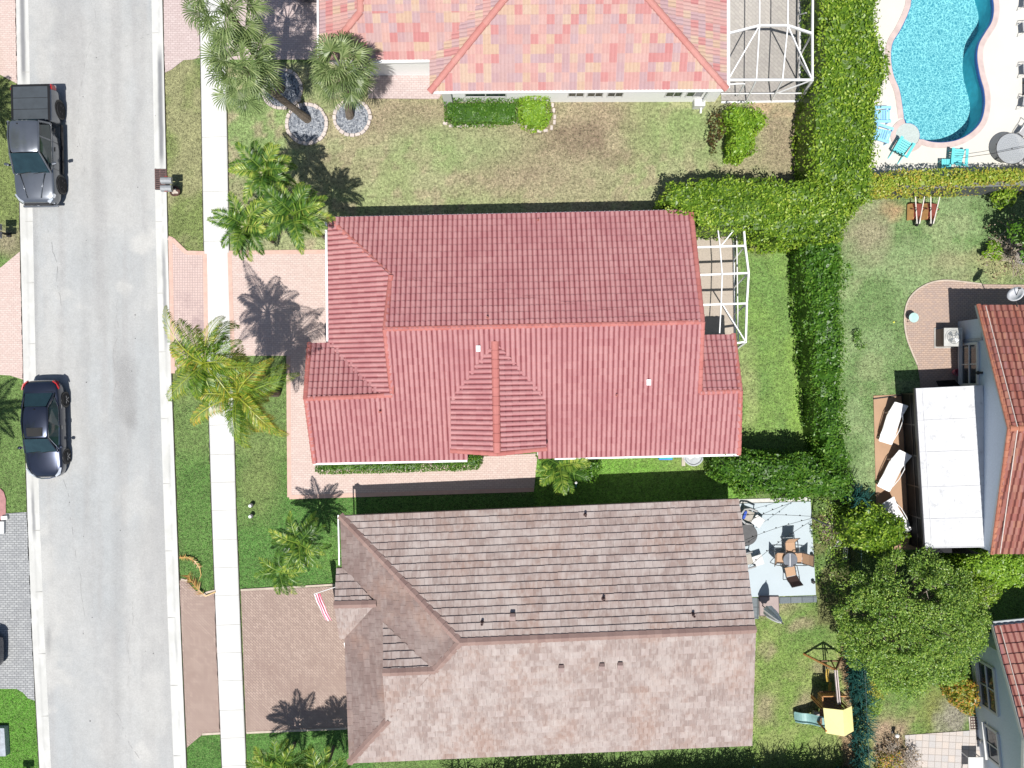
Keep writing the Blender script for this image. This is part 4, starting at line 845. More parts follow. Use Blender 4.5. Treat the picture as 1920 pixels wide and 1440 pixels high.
bark = plain('grey bark', (.16, .13, .10), .95, var=.35, scale=12); twig = plain('pale twig', (.42, .36, .30), .9, var=.3, scale=9)
def poly_area(p): return abs(sum(p[i][0]*p[(i+1) % len(p)][1]-p[(i+1) % len(p)][0]*p[i][1] for i in range(len(p))))/2
def shrub_mass(name, label, cat, poly_uv, h, mat, dens=300, size=.13, rough=.22, side=1.0, seed=1, group=None, flatness=.5, edge=.18, core=True, tilt=.55):
    """a clipped or loose mass of leaves over a footprint; poly_uv = outline of its top as seen in the photo"""
    poly = [tuple(P(u, v, h*.92)[:2]) for u, v in poly_uv]; r = np.random.default_rng(seed)
    xs = [p[0] for p in poly]; ys = [p[1] for p in poly]; ar = poly_area(poly); N = int(ar*dens)
    bx = r.uniform(min(xs)-.3, max(xs)+.3, N*5); by = r.uniform(min(ys)-.3, max(ys)+.3, N*5)
    wx = (vnoise(bx*1.1+50, by*1.1+50, seed+3, 3)-.5)*rough*2.4; wy = (vnoise(bx*1.1+90, by*1.1+20, seed+4, 3)-.5)*rough*2.4
    ins = inpoly(bx+wx, by+wy, poly); bx, by = bx[ins][:int(N*1.5)], by[ins][:int(N*1.5)]; bx, by = bx[:N], by[:N]
    # distance to the edge
    def edist(X, Y):
        D = np.full(X.shape, 9.)
        for i in range(len(poly)):
            x1, y1 = poly[i]; x2, y2 = poly[(i+1) % len(poly)]; dx, dy = x2-x1, y2-y1; L2 = dx*dx+dy*dy+1e-9
            t = np.clip(((X-x1)*dx+(Y-y1)*dy)/L2, 0, 1); D = np.minimum(D, np.hypot(X-x1-t*dx, Y-y1-t*dy))
        return D
    D = edist(bx, by); lum = vnoise(bx*2.1+7, by*2.1+3, seed+8, 4); zt = h*(1-flatness*.25*np.exp(-D/edge))+(lum-.5)*rough*2
    dep = r.exponential(.13, len(bx)); pts = np.stack([bx, by, zt-dep], 1)
    nrm = np.tile([0, 0, 1.0], (len(bx), 1))
    # sides
    M_ = int(dens*side*h*sum(math.hypot(poly[i][0]-poly[i-1][0], poly[i][1]-poly[i-1][1]) for i in range(len(poly)))*.45)
    if M_:
        Ls = np.array([math.hypot(poly[(i+1) % len(poly)][0]-poly[i][0], poly[(i+1) % len(poly)][1]-poly[i][1]) for i in range(len(poly))]); idx = r.choice(len(poly), M_, p=Ls/Ls.sum()); t = r.random(M_)
        p0 = np.array(poly)[idx]; p1 = np.array(poly)[(idx+1) % len(poly)]; q = p0+(p1-p0)*t[:, None]; dd = (p1-p0)/np.linalg.norm(p1-p0, axis=1, keepdims=True); on = np.stack([dd[:, 1], -dd[:, 0]], 1)
        sg = sum(poly[i][0]*poly[(i+1) % len(poly)][1]-poly[(i+1) % len(poly)][0]*poly[i][1] for i in range(len(poly))); on *= (1 if sg > 0 else -1)
        z = r.uniform(.05, h*.97, M_); w = (vnoise(q[:, 0]*1.5+z, q[:, 1]*1.5, seed+5, 3)-.5)*rough*1.2
        q = q+on*(w-r.exponential(.08, M_))[:, None]; pts = np.vstack([pts, np.stack([q[:, 0], q[:, 1], z], 1)]); nrm = np.vstack([nrm, np.stack([on[:, 0], on[:, 1], np.full(M_, .5)], 1)])
    V, F = leaf_quads(pts, nrm, size, .5, tilt, seed)
    cx, cy = np.mean(xs), np.mean(ys); T = thing(name, label, cat, (cx, cy, 0), group); off = (cx, cy, 0)
    np_mesh('foliage', V, F, mat, T, rnd=r.random(len(F)), off=off)
    if core:                                # solid core in a dark leaf tone, keeps sky and ground from showing through
        st = .22; gx, gy = np.meshgrid(np.arange(min(xs), max(xs)+st, st), np.arange(min(ys), max(ys)+st, st)); De = edist(gx, gy); ok = inpoly(gx, gy, poly) & (De > .10)
        gz = h*(1-flatness*.25*np.exp(-De/edge))-.20+(vnoise(gx*2.1+7, gy*2.1+3, seed+8, 4)-.5)*rough*2
        V = []; F = []; ny, nx = gx.shape; okc = ok[:-1, :-1] & ok[1:, :-1] & ok[:-1, 1:] & ok[1:, 1:]; id_ = {}
        def vid(j, i, lo):
            k = (j, i, lo)
            if k not in id_: id_[k] = len(V); V.append((gx[j, i], gy[j, i], 0.02 if lo else gz[j, i]))
            return id_[k]
        for j in range(ny-1):
            for i in range(nx-1):
                if not okc[j, i]: continue
                F.append((vid(j, i, 0), vid(j, i+1, 0), vid(j+1, i+1, 0), vid(j+1, i, 0)))
                for (dj, di, a, b) in ((-1, 0, (j, i), (j, i+1)), (1, 0, (j+1, i+1), (j+1, i)), (0, -1, (j+1, i), (j, i)), (0, 1, (j, i+1), (j+1, i+1))):
                    jj, ii = j+dj, i+di
                    if jj < 0 or ii < 0 or jj >= ny-1 or ii >= nx-1 or not okc[jj, ii]: F.append((vid(*a, 1), vid(*b, 1), vid(*b, 0), vid(*a, 0)))
        if F: np_mesh('leaf_core', V, F, mat, T, rnd=[.12]*len(F), off=off)
    return T
shrub_mass('hedge', 'tall clipped green hedge running from the top edge beside the swimming pool', 'hedge', [(1530, -90), (1655, -90), (1650, 60), (1668, 110), (1664, 160), (1646, 200), (1644, 300), (1632, 372), (1600, 400), (1540, 395), (1522, 330), (1523, 210), (1535, 120), (1545, 40)], 3.1, G1, 210, .155, .3, .7, 3)
shrub_mass('hedge', 'clipped bright green hedge reaching over the corner of the pink tile roof', 'hedge', [(1240, 372), (1252, 345), (1300, 336), (1400, 333), (1470, 338), (1530, 332), (1600, 350), (1598, 400), (1580, 452), (1500, 458), (1430, 450), (1398, 428), (1310, 430), (1296, 402), (1250, 396)], 3.3, G1, 210, .155, .3, .7, 5)
shrub_mass('hedge', 'dark green loose hedge between the middle back garden and the right garden', 'hedge', [(1506, 440), (1583, 436), (1582, 560), (1588, 640), (1584, 760), (1598, 880), (1598, 940), (1552, 930), (1534, 800), (1522, 640), (1510, 540)], 2.7, G2, 230, .15, .5, .6, 7, flatness=.9, tilt=.9)
shrub_mass('hedge', 'loose shrubby hedge above the pale blue patio of the brown house', 'hedge', [(1342, 862), (1400, 846), (1450, 856), (1530, 852), (1560, 880), (1600, 880), (1596, 930), (1520, 936), (1490, 944), (1440, 928), (1400, 934), (1370, 906), (1345, 900)], 2.9, G2, 270, .15, .45, .6, 9, flatness=.9, tilt=.9)
shrub_mass('hedge', 'narrow golden and orange tinged hedge on top of the dark garden wall', 'hedge', [(1625, 324), (1700, 318), (1800, 316), (2100, 312), (2100, 344), (1920, 346), (1800, 352), (1700, 358), (1622, 364)], 2.3, G3, 320, .13, .2, .7, 11)
shrub_mass('hedge', 'yellow green clipped hedge below the white patio cover', 'hedge', [(1805, 1050), (1860, 1040), (2100, 1032), (2100, 1090), (1920, 1100), (1860, 1112), (1820, 1104), (1795, 1070)], 2.3, G5, 300, .13, .25, .7, 13)
shrub_mass('low_hedge', 'low dark green hedge under the windows of the top house', 'hedge', [(830, 188), (850, 180), (930, 179), (972, 182), (975, 228), (930, 232), (850, 234), (832, 222)], .8, G2, 420, .09, .1, .8, 15)
shrub_mass('bush', 'bright lime green bush at the end of the low dark hedge', 'bush', [(972, 182), (1000, 177), (1030, 182), (1036, 212), (1024, 236), (995, 240), (976, 230)], 1.0, G5, 420, .11, .18, .9, 17)
shrub_mass('low_hedge', 'low trimmed hedge strip along the eave of the pink tile house', 'hedge', [(590, 868), (880, 858), (884, 849), (903, 849), (905, 870), (896, 882), (800, 885), (700, 888), (600, 890), (590, 884)], .8, G2, 620, .09, .05, .9, 19)
shrub_mass('bush', 'large bright green bush below the screened patio of the top house', 'bush', [(1362, 206), (1378, 192), (1412, 194), (1438, 212), (1436, 236), (1420, 250), (1416, 280), (1398, 296), (1372, 290), (1366, 262), (1374, 240)], 1.9, G5, 300, .15, .45, .8, 21, flatness=1.1, tilt=.8)
shrub_mass('bush', 'crimson and green bush left of the large bright bush', 'bush', [(1330, 218), (1350, 200), (1364, 214), (1362, 240), (1352, 262), (1340, 284), (1332, 260), (1338, 240)], 1.2, G6, 170, .13, .4, .8, 23, core=False, tilt=.9)
shrub_mass('bush', 'dark green bush behind the small palm beside the entry path', 'bush', [(1084, 862), (1125, 858), (1130, 876), (1112, 902), (1092, 900), (1080, 884)], 1.5, G2, 300, .13, .35, .8, 25, flatness=1)
shrub_mass('bush', 'round green bush by the third sun lounger', 'bush', [(1590, 970), (1620, 944), (1662, 950), (1698, 972), (1712, 1010), (1690, 1040), (1640, 1044), (1600, 1034), (1586, 1004)], 2.4, G1, 210, .15, .6, .5, 27, flatness=1.2, tilt=.9)
shrub_mass('bush', 'fiery orange tipped bush against the blue grey wall', 'bush', [(1780, 1290), (1810, 1272), (1838, 1284), (1840, 1330), (1822, 1344), (1800, 1336), (1786, 1314)], 1.1, G7, 330, .13, .3, .8, 29, flatness=1)
shrub_mass('bush', 'yellow leaved bush by the teal stem hedge', 'bush', [(1628, 1290), (1648, 1278), (1658, 1300), (1660, 1312), (1642, 1308), (1630, 1300)], 1.0, G8, 260, .12, .3, .8, 31, core=False)
shrub_mass('bush', 'loose dark bush under the yellow leaved bush', 'bush', [(1624, 1300), (1650, 1310), (1654, 1330), (1636, 1350), (1624, 1336)], .8, G4, 230, .12, .35, .8, 33, core=False)
shrub_mass('shrub', 'lone dark little shrub on the right lawn', 'shrub', [(1602, 622), (1614, 616), (1618, 636), (1628, 652), (1612, 652), (1602, 640)], .5, G2, 260, .11, .3, .8, 35, core=False)
shrub_mass('bush', 'scrubby olive shrub patch between the patio and the teal stem hedge', 'bush', [(1532, 945), (1560, 935), (1590, 950), (1588, 1060), (1590, 1140), (1560, 1150), (1545, 1080), (1530, 1000)], .9, G4, 150, .12, .5, .5, 37, core=False, tilt=1)
shrub_mass('bush', 'pink and yellow flowering bush at the corner of the pale tile patio', 'bush', [(1650, 1420), (1690, 1410), (1700, 1450), (1650, 1470)], .8, G7, 200, .12, .3, .8, 39, core=False)
def dry_twigs(label, uv, r, h, n, seed, mat=twig, leaves=None):
    T = thing('dry_shrub', label, 'shrub', P(*uv)); o = tuple(T.location); R_ = random.Random(seed); m = MB()
    for k in range(n):
        a = R_.uniform(0, 6.28); L = r*R_.uniform(.4, 1); p = Vector(o)+Vector((R_.uniform(-.2, .2), R_.uniform(-.2, .2), 0)); q = p+Vector((math.cos(a)*L, math.sin(a)*L, h*R_.uniform(.3, 1))); md = p.lerp(q, .5)+Vector((R_.uniform(-.15, .15), R_.uniform(-.15, .15), .15))
        m.tube([p, md, q], [.02, .012, .005], 4)
        for j in range(4):
            b = md.lerp(q, R_.random()); m.tube([b, b+Vector((R_.uniform(-.35, .35), R_.uniform(-.35, .35), R_.uniform(-.05, .25)))], [.009, .004], 3)
    m.build('twigs', mat, T, off=o)
    if leaves:
        rr = np.random.default_rng(seed); N = leaves[1]; a = rr.uniform(0, 6.28, N); q = r*np.sqrt(rr.random(N)); pts = np.stack([o[0]+q*np.cos(a), o[1]+q*np.sin(a), rr.uniform(.05, h, N)], 1); keep = vnoise(pts[:, 0]*2, pts[:, 1]*2, seed) > .48; pts = pts[keep]
        V, F = leaf_quads(pts, np.tile([0, 0, 1.], (len(pts), 1)), .11, .5, .8, seed); np_mesh('leaves', V, F, leaves[0], T, rnd=rr.random(len(F)), off=o)
brownleaf = leafmat('dry leaf', [(.1, (.10, .06, .04)), (.5, (.28, .19, .12)), (.9, (.45, .36, .22))], .1)
dry_twigs('half dry brown shrub by the stump at the right edge', (1893, 470), 1.7, .9, 60, 3, twig, (brownleaf, 900))
dry_twigs('bare grey twiggy shrub in the bottom bed left of the pale tile patio', (1680, 1415), 1.1, .8, 60, 5, twig, (brownleaf, 700))
dry_twigs('brown twiggy undergrowth beside the corner of the blue patio', (1560, 985), .8, .5, 30, 7, twig, (brownleaf, 350))
# ---- trees
def tree(label, uv, h, R, rz, nclump, nleaf, mat, leaf=.11, seed=1, name='tree', spread=.42, group=None, zmin=.35, twigs=60):
    base = P(*uv); T = thing(name, label, 'tree', base, group); o = tuple(base); r_ = random.Random(seed); rr = np.random.default_rng(seed); m = MB()
    m.tube([base, base+Vector((.05, .05, h*.22)), base+Vector((0, 0, h*.4))], [.16, .12, .10], 8); clumps = []
    for k in range(nclump):
        a = k*2.399+r_.uniform(-.3, .3); q = math.sqrt((k+.5)/nclump); z = h*(1-.42*q*q)*r_.uniform(.85, 1.0); z = max(z, h*zmin)
        c = base+Vector((math.cos(a)*q*R[0], math.sin(a)*q*R[1], z)); clumps.append(c); s = base+Vector((0, 0, h*r_.uniform(.25, .42))); md = s.lerp(c, .55)+Vector((r_.uniform(-.2, .2), r_.uniform(-.2, .2), -.15))
        m.tube([s, md, c], [.06, .035, .012], 5)
    w = m
    for k in range(twigs):
        c = r_.choice(clumps); e = c+Vector((r_.uniform(-.5, .5), r_.uniform(-.5, .5), r_.uniform(-.1, .3))); w.tube([c, e], [.012, .004], 3, mi=1)
    w.build('trunk', [bark, twig], T, off=o); C = np.array([list(c) for c in clumps]); idx = rr.integers(0, len(C), nleaf); d = rr.normal(0, 1, (nleaf, 3)); d /= np.linalg.norm(d, axis=1, keepdims=True); rad = spread*rr.uniform(.35, 1.12, (nleaf, 1))**.6*rr.uniform(.8, 1.35, len(C))[idx][:, None]
    pts = C[idx]+d*rad*np.array([1, 1, .6]); gap = vnoise(pts[:, 0]*1.7+40, pts[:, 1]*1.7+40, seed, 3) > .33; pts = pts[gap]; d = d[gap]
    V, F = leaf_quads(pts, d*.5+np.array([0, 0, .7]), leaf, .5, .55, seed); np_mesh('crown', V, F, mat, T, rnd=rr.random(len(F)), off=o)
tree('large spreading green tree between the white patio cover and the bottom right house', (1662, 1140), 4.6, (3.25, 3.1), 0, 120, 62000, G4, .10, 5, spread=.5, twigs=90)
tree('smaller light green tree joined to the right side of the large spreading tree', (1775, 1085), 2.9, (1.3, .9), 0, 24, 7000, G1, .11, 9, spread=.42)
tree('lone leafy tree by the right edge that shades the lawn', (1925, 452), 4.2, (1.9, 1.4), 0, 34, 7500, G2, .2, 13, spread=.45)
tree('small low branch clump of bright leaves by the dark garden wall', (1862, 374), 1.3, (.55, .35), 0, 8, 800, G1, .15, 15, spread=.25, name='sapling', twigs=10)
tree('little bright sapling in front of the dry brown shrub', (1850, 475), .8, (.45, .35), 0, 7, 500, G5, .14, 17, spread=.2, name='sapling', twigs=6)
# ---- teal stem hedges (forked pencil stems)
def stem_hedge(label, uvs, h, n, seed):
    T = thing('stem_hedge', label, 'hedge', P(*uvs[0])); o = tuple(T.location); r_ = random.Random(seed); V = []; Fc = []; rn = []; m = MB()
    segs = list(zip(uvs[:-1], uvs[1:]))
    for k in range(n):
        a, b = r_.choice(segs); t = r_.random(); p = P(a[0]+(b[0]-a[0])*t, a[1]+(b[1]-a[1])*t)+Vector((r_.gauss(0, .06), r_.gauss(0, .06), 0)); tip = h*r_.uniform(.55, 1.08); q = p+Vector((r_.gauss(0, .12), r_.gauss(0, .12), tip)); m.tube([p, p.lerp(q, .5)+Vector((r_.gauss(0, .05), r_.gauss(0, .05), 0)), q], [.03, .025, .02], 4)
        for j in range(r_.randint(5, 9)):
            s = p.lerp(q, r_.uniform(.35, 1)); an = r_.uniform(0, 6.28); L = r_.uniform(.2, .42); e = s+Vector((math.cos(an)*L, math.sin(an)*L, L*r_.uniform(.2, .9))); m.tube([s, e], [.022, .014], 4)
            for jj in range(2): an2 = an+r_.uniform(-.9, .9); l2 = L*.6; m.tube([e, e+Vector((math.cos(an2)*l2, math.sin(an2)*l2, l2*.6))], [.016, .01], 3)
    for _ in m.f: m_ = 0
    m.rn = [r_.random() for _ in m.f]; m.build('stems', TEAL, T, off=o, rnd=True)
stem_hedge('teal stem hedge along the back fence beside the playset', [(1590, 1200), (1598, 1300), (1602, 1480)], 1.55, 100, 3)
stem_hedge('teal stem hedge along the bottom edge of the photo', [(840, 1462), (1200, 1452), (1400, 1446), (1590, 1440)], 2.6, 230, 5)
shrub_mass('hedge', 'dark clipped hedge just beyond the bottom edge behind the brown house', 'hedge', [(830, 1516), (1200, 1502), (1640, 1488), (1650, 1540), (830, 1560)], 2.4, G2, 160, .16, .4, .6, 51)
stem_hedge('small teal stem clump by the corner of the loose shrubby hedge', [(1578, 924), (1590, 932)], 2.2, 14, 7)
# ---- palms
def ribbon(V, F, R, pts, w, rn, updir=(0, 0, 1)):
    pts = [Vector(p) for p in pts]; b = len(V)
    for i, p in enumerate(pts):
        d = (pts[min(i+1, len(pts)-1)]-pts[max(0, i-1)]).normalized(); x = d.cross(Vector(updir)).normalized()*w*(1-.75*i/(len(pts)-1)); V += [tuple(p-x), tuple(p+x)]
    for i in range(len(pts)-1): F.append((b+2*i, b+2*i+1, b+2*i+3, b+2*i+2)); R.append(rn)
def feather(V, F, R, o, az, L, el, droop, ll, lw, n, r_, rn, vee=.5, hang=.6, curl=0.0):
    """one pinnate frond: arching rachis with leaflets either side"""
    o = Vector(o); pts = [o]; N = 12; a = el
    for i in range(N):
        t = (i+1)/N; ang = el-droop*t**1.25; azz = az+curl*t; pts.append(pts[-1]+Vector((math.cos(azz)*math.cos(ang), math.sin(azz)*math.cos(ang), math.sin(ang)))*L/N)
    ribbon(V, F, R, pts, .028, min(1, rn*.5+.5)); 
    for k in range(n):
        t = .14+.86*(k+.5)/n; f = t*N; i = min(int(f), N-1); p = pts[i].lerp(pts[i+1], f-i); d = (pts[i+1]-pts[i]).normalized(); side = d.cross(Vector((0, 0, 1))).normalized(); up = side.cross(d)
        l = ll*(math.sin(math.pi*min(1, t*.85+.12))**.6)*r_.uniform(.85, 1.12)*(1-.35*t)
        for s in (-1, 1):
            dr = (side*s*(1-.35*t)+d*(.35+.65*t)+up*vee*r_.uniform(.6, 1.3)+Vector((0, 0, -hang*.3))).normalized(); m_ = p+dr*l*.5; e = m_+(dr+Vector((0, 0, -hang))).normalized()*l*.5
            ax = dr.cross(up).normalized() if s > 0 else dr.cross(up).normalized(); wv = (d*.8+up*.35*r_.uniform(-1, 1)).normalized()*lw; b = len(V); V += [tuple(p), tuple(m_-wv), tuple(m_+wv), tuple(e)]; F.append((b, b+1, b+3, b+2)); R.append(min(1, max(0, rn+r_.uniform(-.3, .3)+(.25*t))))
def palm_obj(name, label, T_uv, crown, V, F, R, mat, trunk_r, lean=True, group=None, boots=True, tr_mat=None):
    base = P(*T_uv); T = thing(name, label, 'palm tree', base, group); o = tuple(base); m = MB(); c = Vector(crown); n = 12; pts = []
    for i in range(n+1): t = i/n; p = base.lerp(c, t); p.z = c.z*t; p += Vector((0, 0, 0)); pts.append(p+Vector((math.sin(t*3.1)*.12 if lean else 0, 0, 0)))
    m.tube(pts, [trunk_r*(1.45-.45*min(1, i/3)+(.12 if i % 2 else 0)) for i in range(n+1)], 9); m.build('trunk', tr_mat or bark, T, off=o)
    np_mesh('crown', V, F, mat, T, rnd=R, off=o)
palmM = leafmat('palm leaf', [(0, (.010, .035, .006)), (.35, (.035, .095, .012)), (.6, (.085, .18, .022)), (.82, (.22, .32, .045)), (1, (.46, .50, .10))], .2, .05)
queenM = leafmat('queen palm leaf', [(0, (.02, .06, .008)), (.35, (.07, .17, .015)), (.62, (.20, .32, .03)), (.88, (.50, .46, .06)), (1, (.55, .30, .06))], .25, .1)
sabalM = leafmat('fan palm leaf', [(0, (.03, .055, .016)), (.4, (.11, .165, .055)), (.7, (.24, .31, .12)), (1, (.50, .53, .28))], .25, .05)
def feather_palm(label, uv_app, h, L, nf, seed, base_uv=None, ll=.42, lw=.022, nl=34, el=(.15, 1.1), droop=1.3, vee=.5, hang=.5, mat=None, tr=.06, name='palm', group=None, brown=0, azs=None, curlr=.35, gap=False):
    c = P(uv_app[0], uv_app[1], h); r_ = random.Random(seed); V = []; F = []; R = []
    for k in range(nf):
        az = (k*2.399+r_.uniform(-.25, .25)) if azs is None else azs[k]+r_.uniform(-.08, .08); q = (k+.5)/nf; az += r_.uniform(-.5, .5) if gap else 0; e = el[1]+(el[0]-el[1])*q; rn = r_.uniform(.2, .7)
        if k >= nf-brown: rn = .95
        feather(V, F, R, c+Vector((0, 0, .05)), az, L*(r_.uniform(.6, 1.15) if gap else r_.uniform(.85, 1.1)), e, droop*r_.uniform(.85, 1.15), ll, lw, nl, r_, rn, vee, hang, r_.uniform(-curlr, curlr))
    b = base_uv or (c.x*S+960, 720-c.y*S); palm_obj(name, label, b, c, V, F, R, mat or palmM, tr, group=group)
gA = 'small feather palms by the driveways'
feather_palm('feather palm highest up in the cluster left of the pink tile roof', (497, 322), 5.0, 1.6, 17, 3, None, .50, .040, 30, (-.1, 1.25), 1.35, .45, .4)
feather_palm('feather palm touching the corner of the pink tile roof', (552, 402), 5.6, 1.75, 19, 5, None, .52, .040, 30, (-.1, 1.25), 1.35, .45, .4)
feather_palm('feather palm leaning over the white sidewalk', (462, 424), 4.0, 1.65, 17, 8, None, .52, .040, 30, (-.1, 1.25), 1.35, .45, .4)
feather_palm('large airy queen palm leaning over the sidewalk and gutter', (384, 682), 7.0, 3.0, 27, 12, (500, 712), .80, .019, 62, (-.3, 1.4), 2.3, .25, 1.5, queenM, .12, brown=2, curlr=.8, gap=True)
feather_palm('second queen palm nearer the pink tile roof', (446, 742), 6.4, 2.9, 28, 15, (520, 738), .80, .019, 62, (-.3, 1.4), 2.2, .25, 1.4, queenM, .12, brown=5, curlr=.8, gap=True)
feather_palm('yellow tipped palm on the lawn of the brown house', (562, 1018), 3.0, 1.6, 17, 14, None, .42, .036, 26, (-.1, 1.2), 1.4, .5, .4)
feather_palm('small palm at the edge of the brown driveway', (526, 1072), 2.2, 1.35, 13, 17, None, .38, .036, 18, (.1, .9), 1.25, .45, .3)
feather_palm('feather palm on the bottom edge left of the brown roof', (524, 1440), 2.6, 1.6, 18, 19, None, .55, .042, 22, (.15, 1.1), 1.2, .4, .3)
feather_palm('second bottom edge palm touching the brown roof corner', (598, 1456), 3.0, 1.6, 18, 21, None, .55, .042, 22, (.15, 1.1), 1.2, .4, .3)
feather_palm('bright palm beside the entry path of the pink tile house', (1050, 872), 1.9, 1.45, 17, 23, None, .5, .040, 26, (.1, 1.1), 1.1, .4, .25)
feather_palm('palm beyond the left edge shading the dark sedan verge', (-178, 868), 5.0, 2.2, 16, 25, None, .6, .035, 34, (.0, 1.0), 1.3, .4, .4)
feather_palm('palm beyond the left edge shading the pickup verge', (-168, 205), 4.6, 1.9, 15, 27, None, .6, .035, 34, (.0, 1.0), 1.3, .4, .4)
def fan(V, F, R, o, az, el, pet, L, r_, rn, nseg=24, w=.026):
    o = Vector(o); d = Vector((math.cos(az)*math.cos(el), math.sin(az)*math.cos(el), math.sin(el))); e2 = el-.55; dd = Vector((math.cos(az)*math.cos(e2), math.sin(az)*math.cos(e2), math.sin(e2)))
    c = o+d*pet; ribbon(V, F, R, [o, o+d*pet*.5, c], .025, .7); side = dd.cross(Vector((0, 0, 1))).normalized(); up = side.cross(dd).normalized(); roll = r_.uniform(-.5, .5); side, up = side*math.cos(roll)+up*math.sin(roll), up*math.cos(roll)-side*math.sin(roll)
    for k in range(nseg):
        a = math.radians(-118+236*(k+.5)/nseg); dr = (dd*math.cos(a)+side*math.sin(a)+up*r_.uniform(.05, .45)*abs(math.sin(a))).normalized(); l = L*(1-.30*abs(a)/2.1)*r_.uniform(.88, 1.1); wv = dr.cross(up).normalized()*w; m1 = c+dr*l*.45; m2 = m1+(dr+Vector((0, 0, -.35))).normalized()*l*.3; e = m2+(dr+Vector((0, 0, -1.2))).normalized()*l*.3
        b = len(V); V += [tuple(c), tuple(m1-wv+up*.02), tuple(m1+wv), tuple(m2-wv*.8), tuple(m2+wv*.8), tuple(e)]; rr = min(1, max(0, rn+r_.uniform(-.25, .25))); F += [(b, b+1, b+2), (b+1, b+3, b+4, b+2), (b+3, b+5, b+4)]; R += [rr, rr, min(1, rr+.15)]
def fan_palm(label, base_uv, app, h, n, L, pet, seed, group):
    c = P(app[0], app[1], h); r_ = random.Random(seed); V = []; F = []; R = []
    for k in range(n):
        q = (k+.5)/n; fan(V, F, R, c+Vector((0, 0, r_.uniform(-.2, .25))), k*2.399+r_.uniform(-.2, .2), 1.35-1.75*q, pet*r_.uniform(.75, 1.15), L, r_, r_.uniform(.25, .6))
    palm_obj('fan_palm', label, base_uv, c, V, F, R, sabalM, .15, False, group)
gF = 'fan palms in gravel rings'
fan_palm('fan palm with a long leaning trunk in the middle gravel ring', (577, 224), (455, 130), 6.0, 27, .92, 1.15, 3, gF)
fan_palm('fan palm with a full round crown in the right gravel ring', (656, 218), (640, 128), 4.3, 30, .90, 1.05, 5, gF)
fan_palm('fan palm at the top left whose ring lies under the other crowns', (527, 168), (425, 18), 7.2, 27, .90, 1.15, 7, gF)
# ---- gravel rings with edging stones
gravel = NT('grey gravel'); vo = gravel.n('TexVoronoi'); vo.inputs['Scale'].default_value = 16; gravel.t.links.new(gravel.co(), vo.inputs['Vector']); cc = gravel.ramp(vo.outputs['Color'], [(.2, A(110, 116, 126)), (.5, A(160, 166, 176)), (.85, A(206, 210, 216))]); gravel.bump(vo.outputs['Distance'], .8, .05); gravelM = gravel.done(cc, .9)
stoneM = plain('pale edging stone', A(236, 222, 214), .85, var=.12, scale=3)
def ring_bed(label, uv, rpx, seed):
    T = thing('gravel_ring', label, 'garden bed', P(*uv), 'round gravel beds of the fan palms'); o = tuple(T.location); m = MB(); r_ = random.Random(seed); c = Vector(o); R0 = rpx/S
    m.prism([(c.x+R0*math.cos(a), c.y+R0*math.sin(a)) for a in [i*.25 for i in range(25)]], 0, .05); m.build('gravel', gravelM, T, off=o); n = int(2*math.pi*R0/.26)
    for i in range(n):
        s = MB(); a = 2*math.pi*i/n; rr = R0+r_.uniform(-.02, .02); s.box((c.x+rr*math.cos(a), c.y+rr*math.sin(a), .06), (.14+r_.uniform(0, .05), .24+r_.uniform(-.02, .03), .14), a+r_.uniform(-.1, .1)); s.build('edging_stone', stoneM, T, off=o, bev=.03)
ring_bed('round grey gravel bed around the leaning fan palm', (576, 233), 37, 1); ring_bed('round grey gravel bed around the full crowned fan palm', (661, 221), 33, 2); ring_bed('round grey gravel bed mostly under the palm crowns', (530, 168), 36, 3)
T = thing('edging_row', 'curved row of pale edging stones around the low hedge of the top house', 'garden edging', P(950, 236)); o = tuple(T.location)
pts = smooth_poly([(835, 232), (850, 237), (890, 236), (930, 232), (965, 230), (985, 236), (1002, 245), (1020, 246), (1036, 238), (1040, 220), (1036, 198)], 6, False); last = None
for u, v in pts:
    p = P(u, v)
    if last is None or (p-last).length > .26:
        s = MB(); s.box((p.x, p.y, .05), (.22, .14, .12), random.uniform(-.4, .4) if u < 1030 else 1.5); s.build('edging_stone', stoneM, T, off=o, bev=.03); last = p
# ---- fallen dry fronds at the verge
for lab, pts, sd in (('dry fallen palm frond curling on the verge', [(336, 1046), (350, 1045), (365, 1052), (374, 1064), (377, 1078), (372, 1090), (366, 1098)], 1), ('orange brown dead frond lying over the driveway corner', [(404, 1110), (385, 1118), (372, 1106), (362, 1094), (354, 1084), (352, 1076)], 2)):
    T = thing('fallen_frond', lab, 'palm frond', P(*pts[0])); o = tuple(T.location); V = []; F = []; R = []; r_ = random.Random(sd); Q = [P(u, v, .1+.12*math.sin(i*.9)) for i, (u, v) in enumerate(pts)]; ribbon(V, F, R, Q, .035, .95)
    for k in range(46):
        t = (.0 if sd == 1 else .25)+.7*(k/46) if sd == 2 else k/46*.5; f = t*(len(Q)-1); i = min(int(f), len(Q)-2); p = Q[i].lerp(Q[i+1], f-i); d = (Q[i+1]-Q[i]).normalized(); sdv = d.cross(Vector((0, 0, 1)))
        e = p+(d*(.5)+sdv*r_.choice((-1, 1) if sd == 1 else (-1, -1, 1))*.8+Vector((0, 0, r_.uniform(-.1, .3)))).normalized()*(.22 if sd == 1 else .42)*r_.uniform(.6, 1.1); w = d*.022; b = len(V); V += [tuple(p-w), tuple(p+w), tuple(e)]; F.append((b, b+1, b+2)); R.append(r_.random())
    np_mesh('leaflets', V, F, leafmat('dead frond '+str(sd), [(.0, (.10, .05, .03)), (.5, (.35, .17, .04)), (1, (.55, .36, .12))], .1, .1), T, rnd=R, off=o)
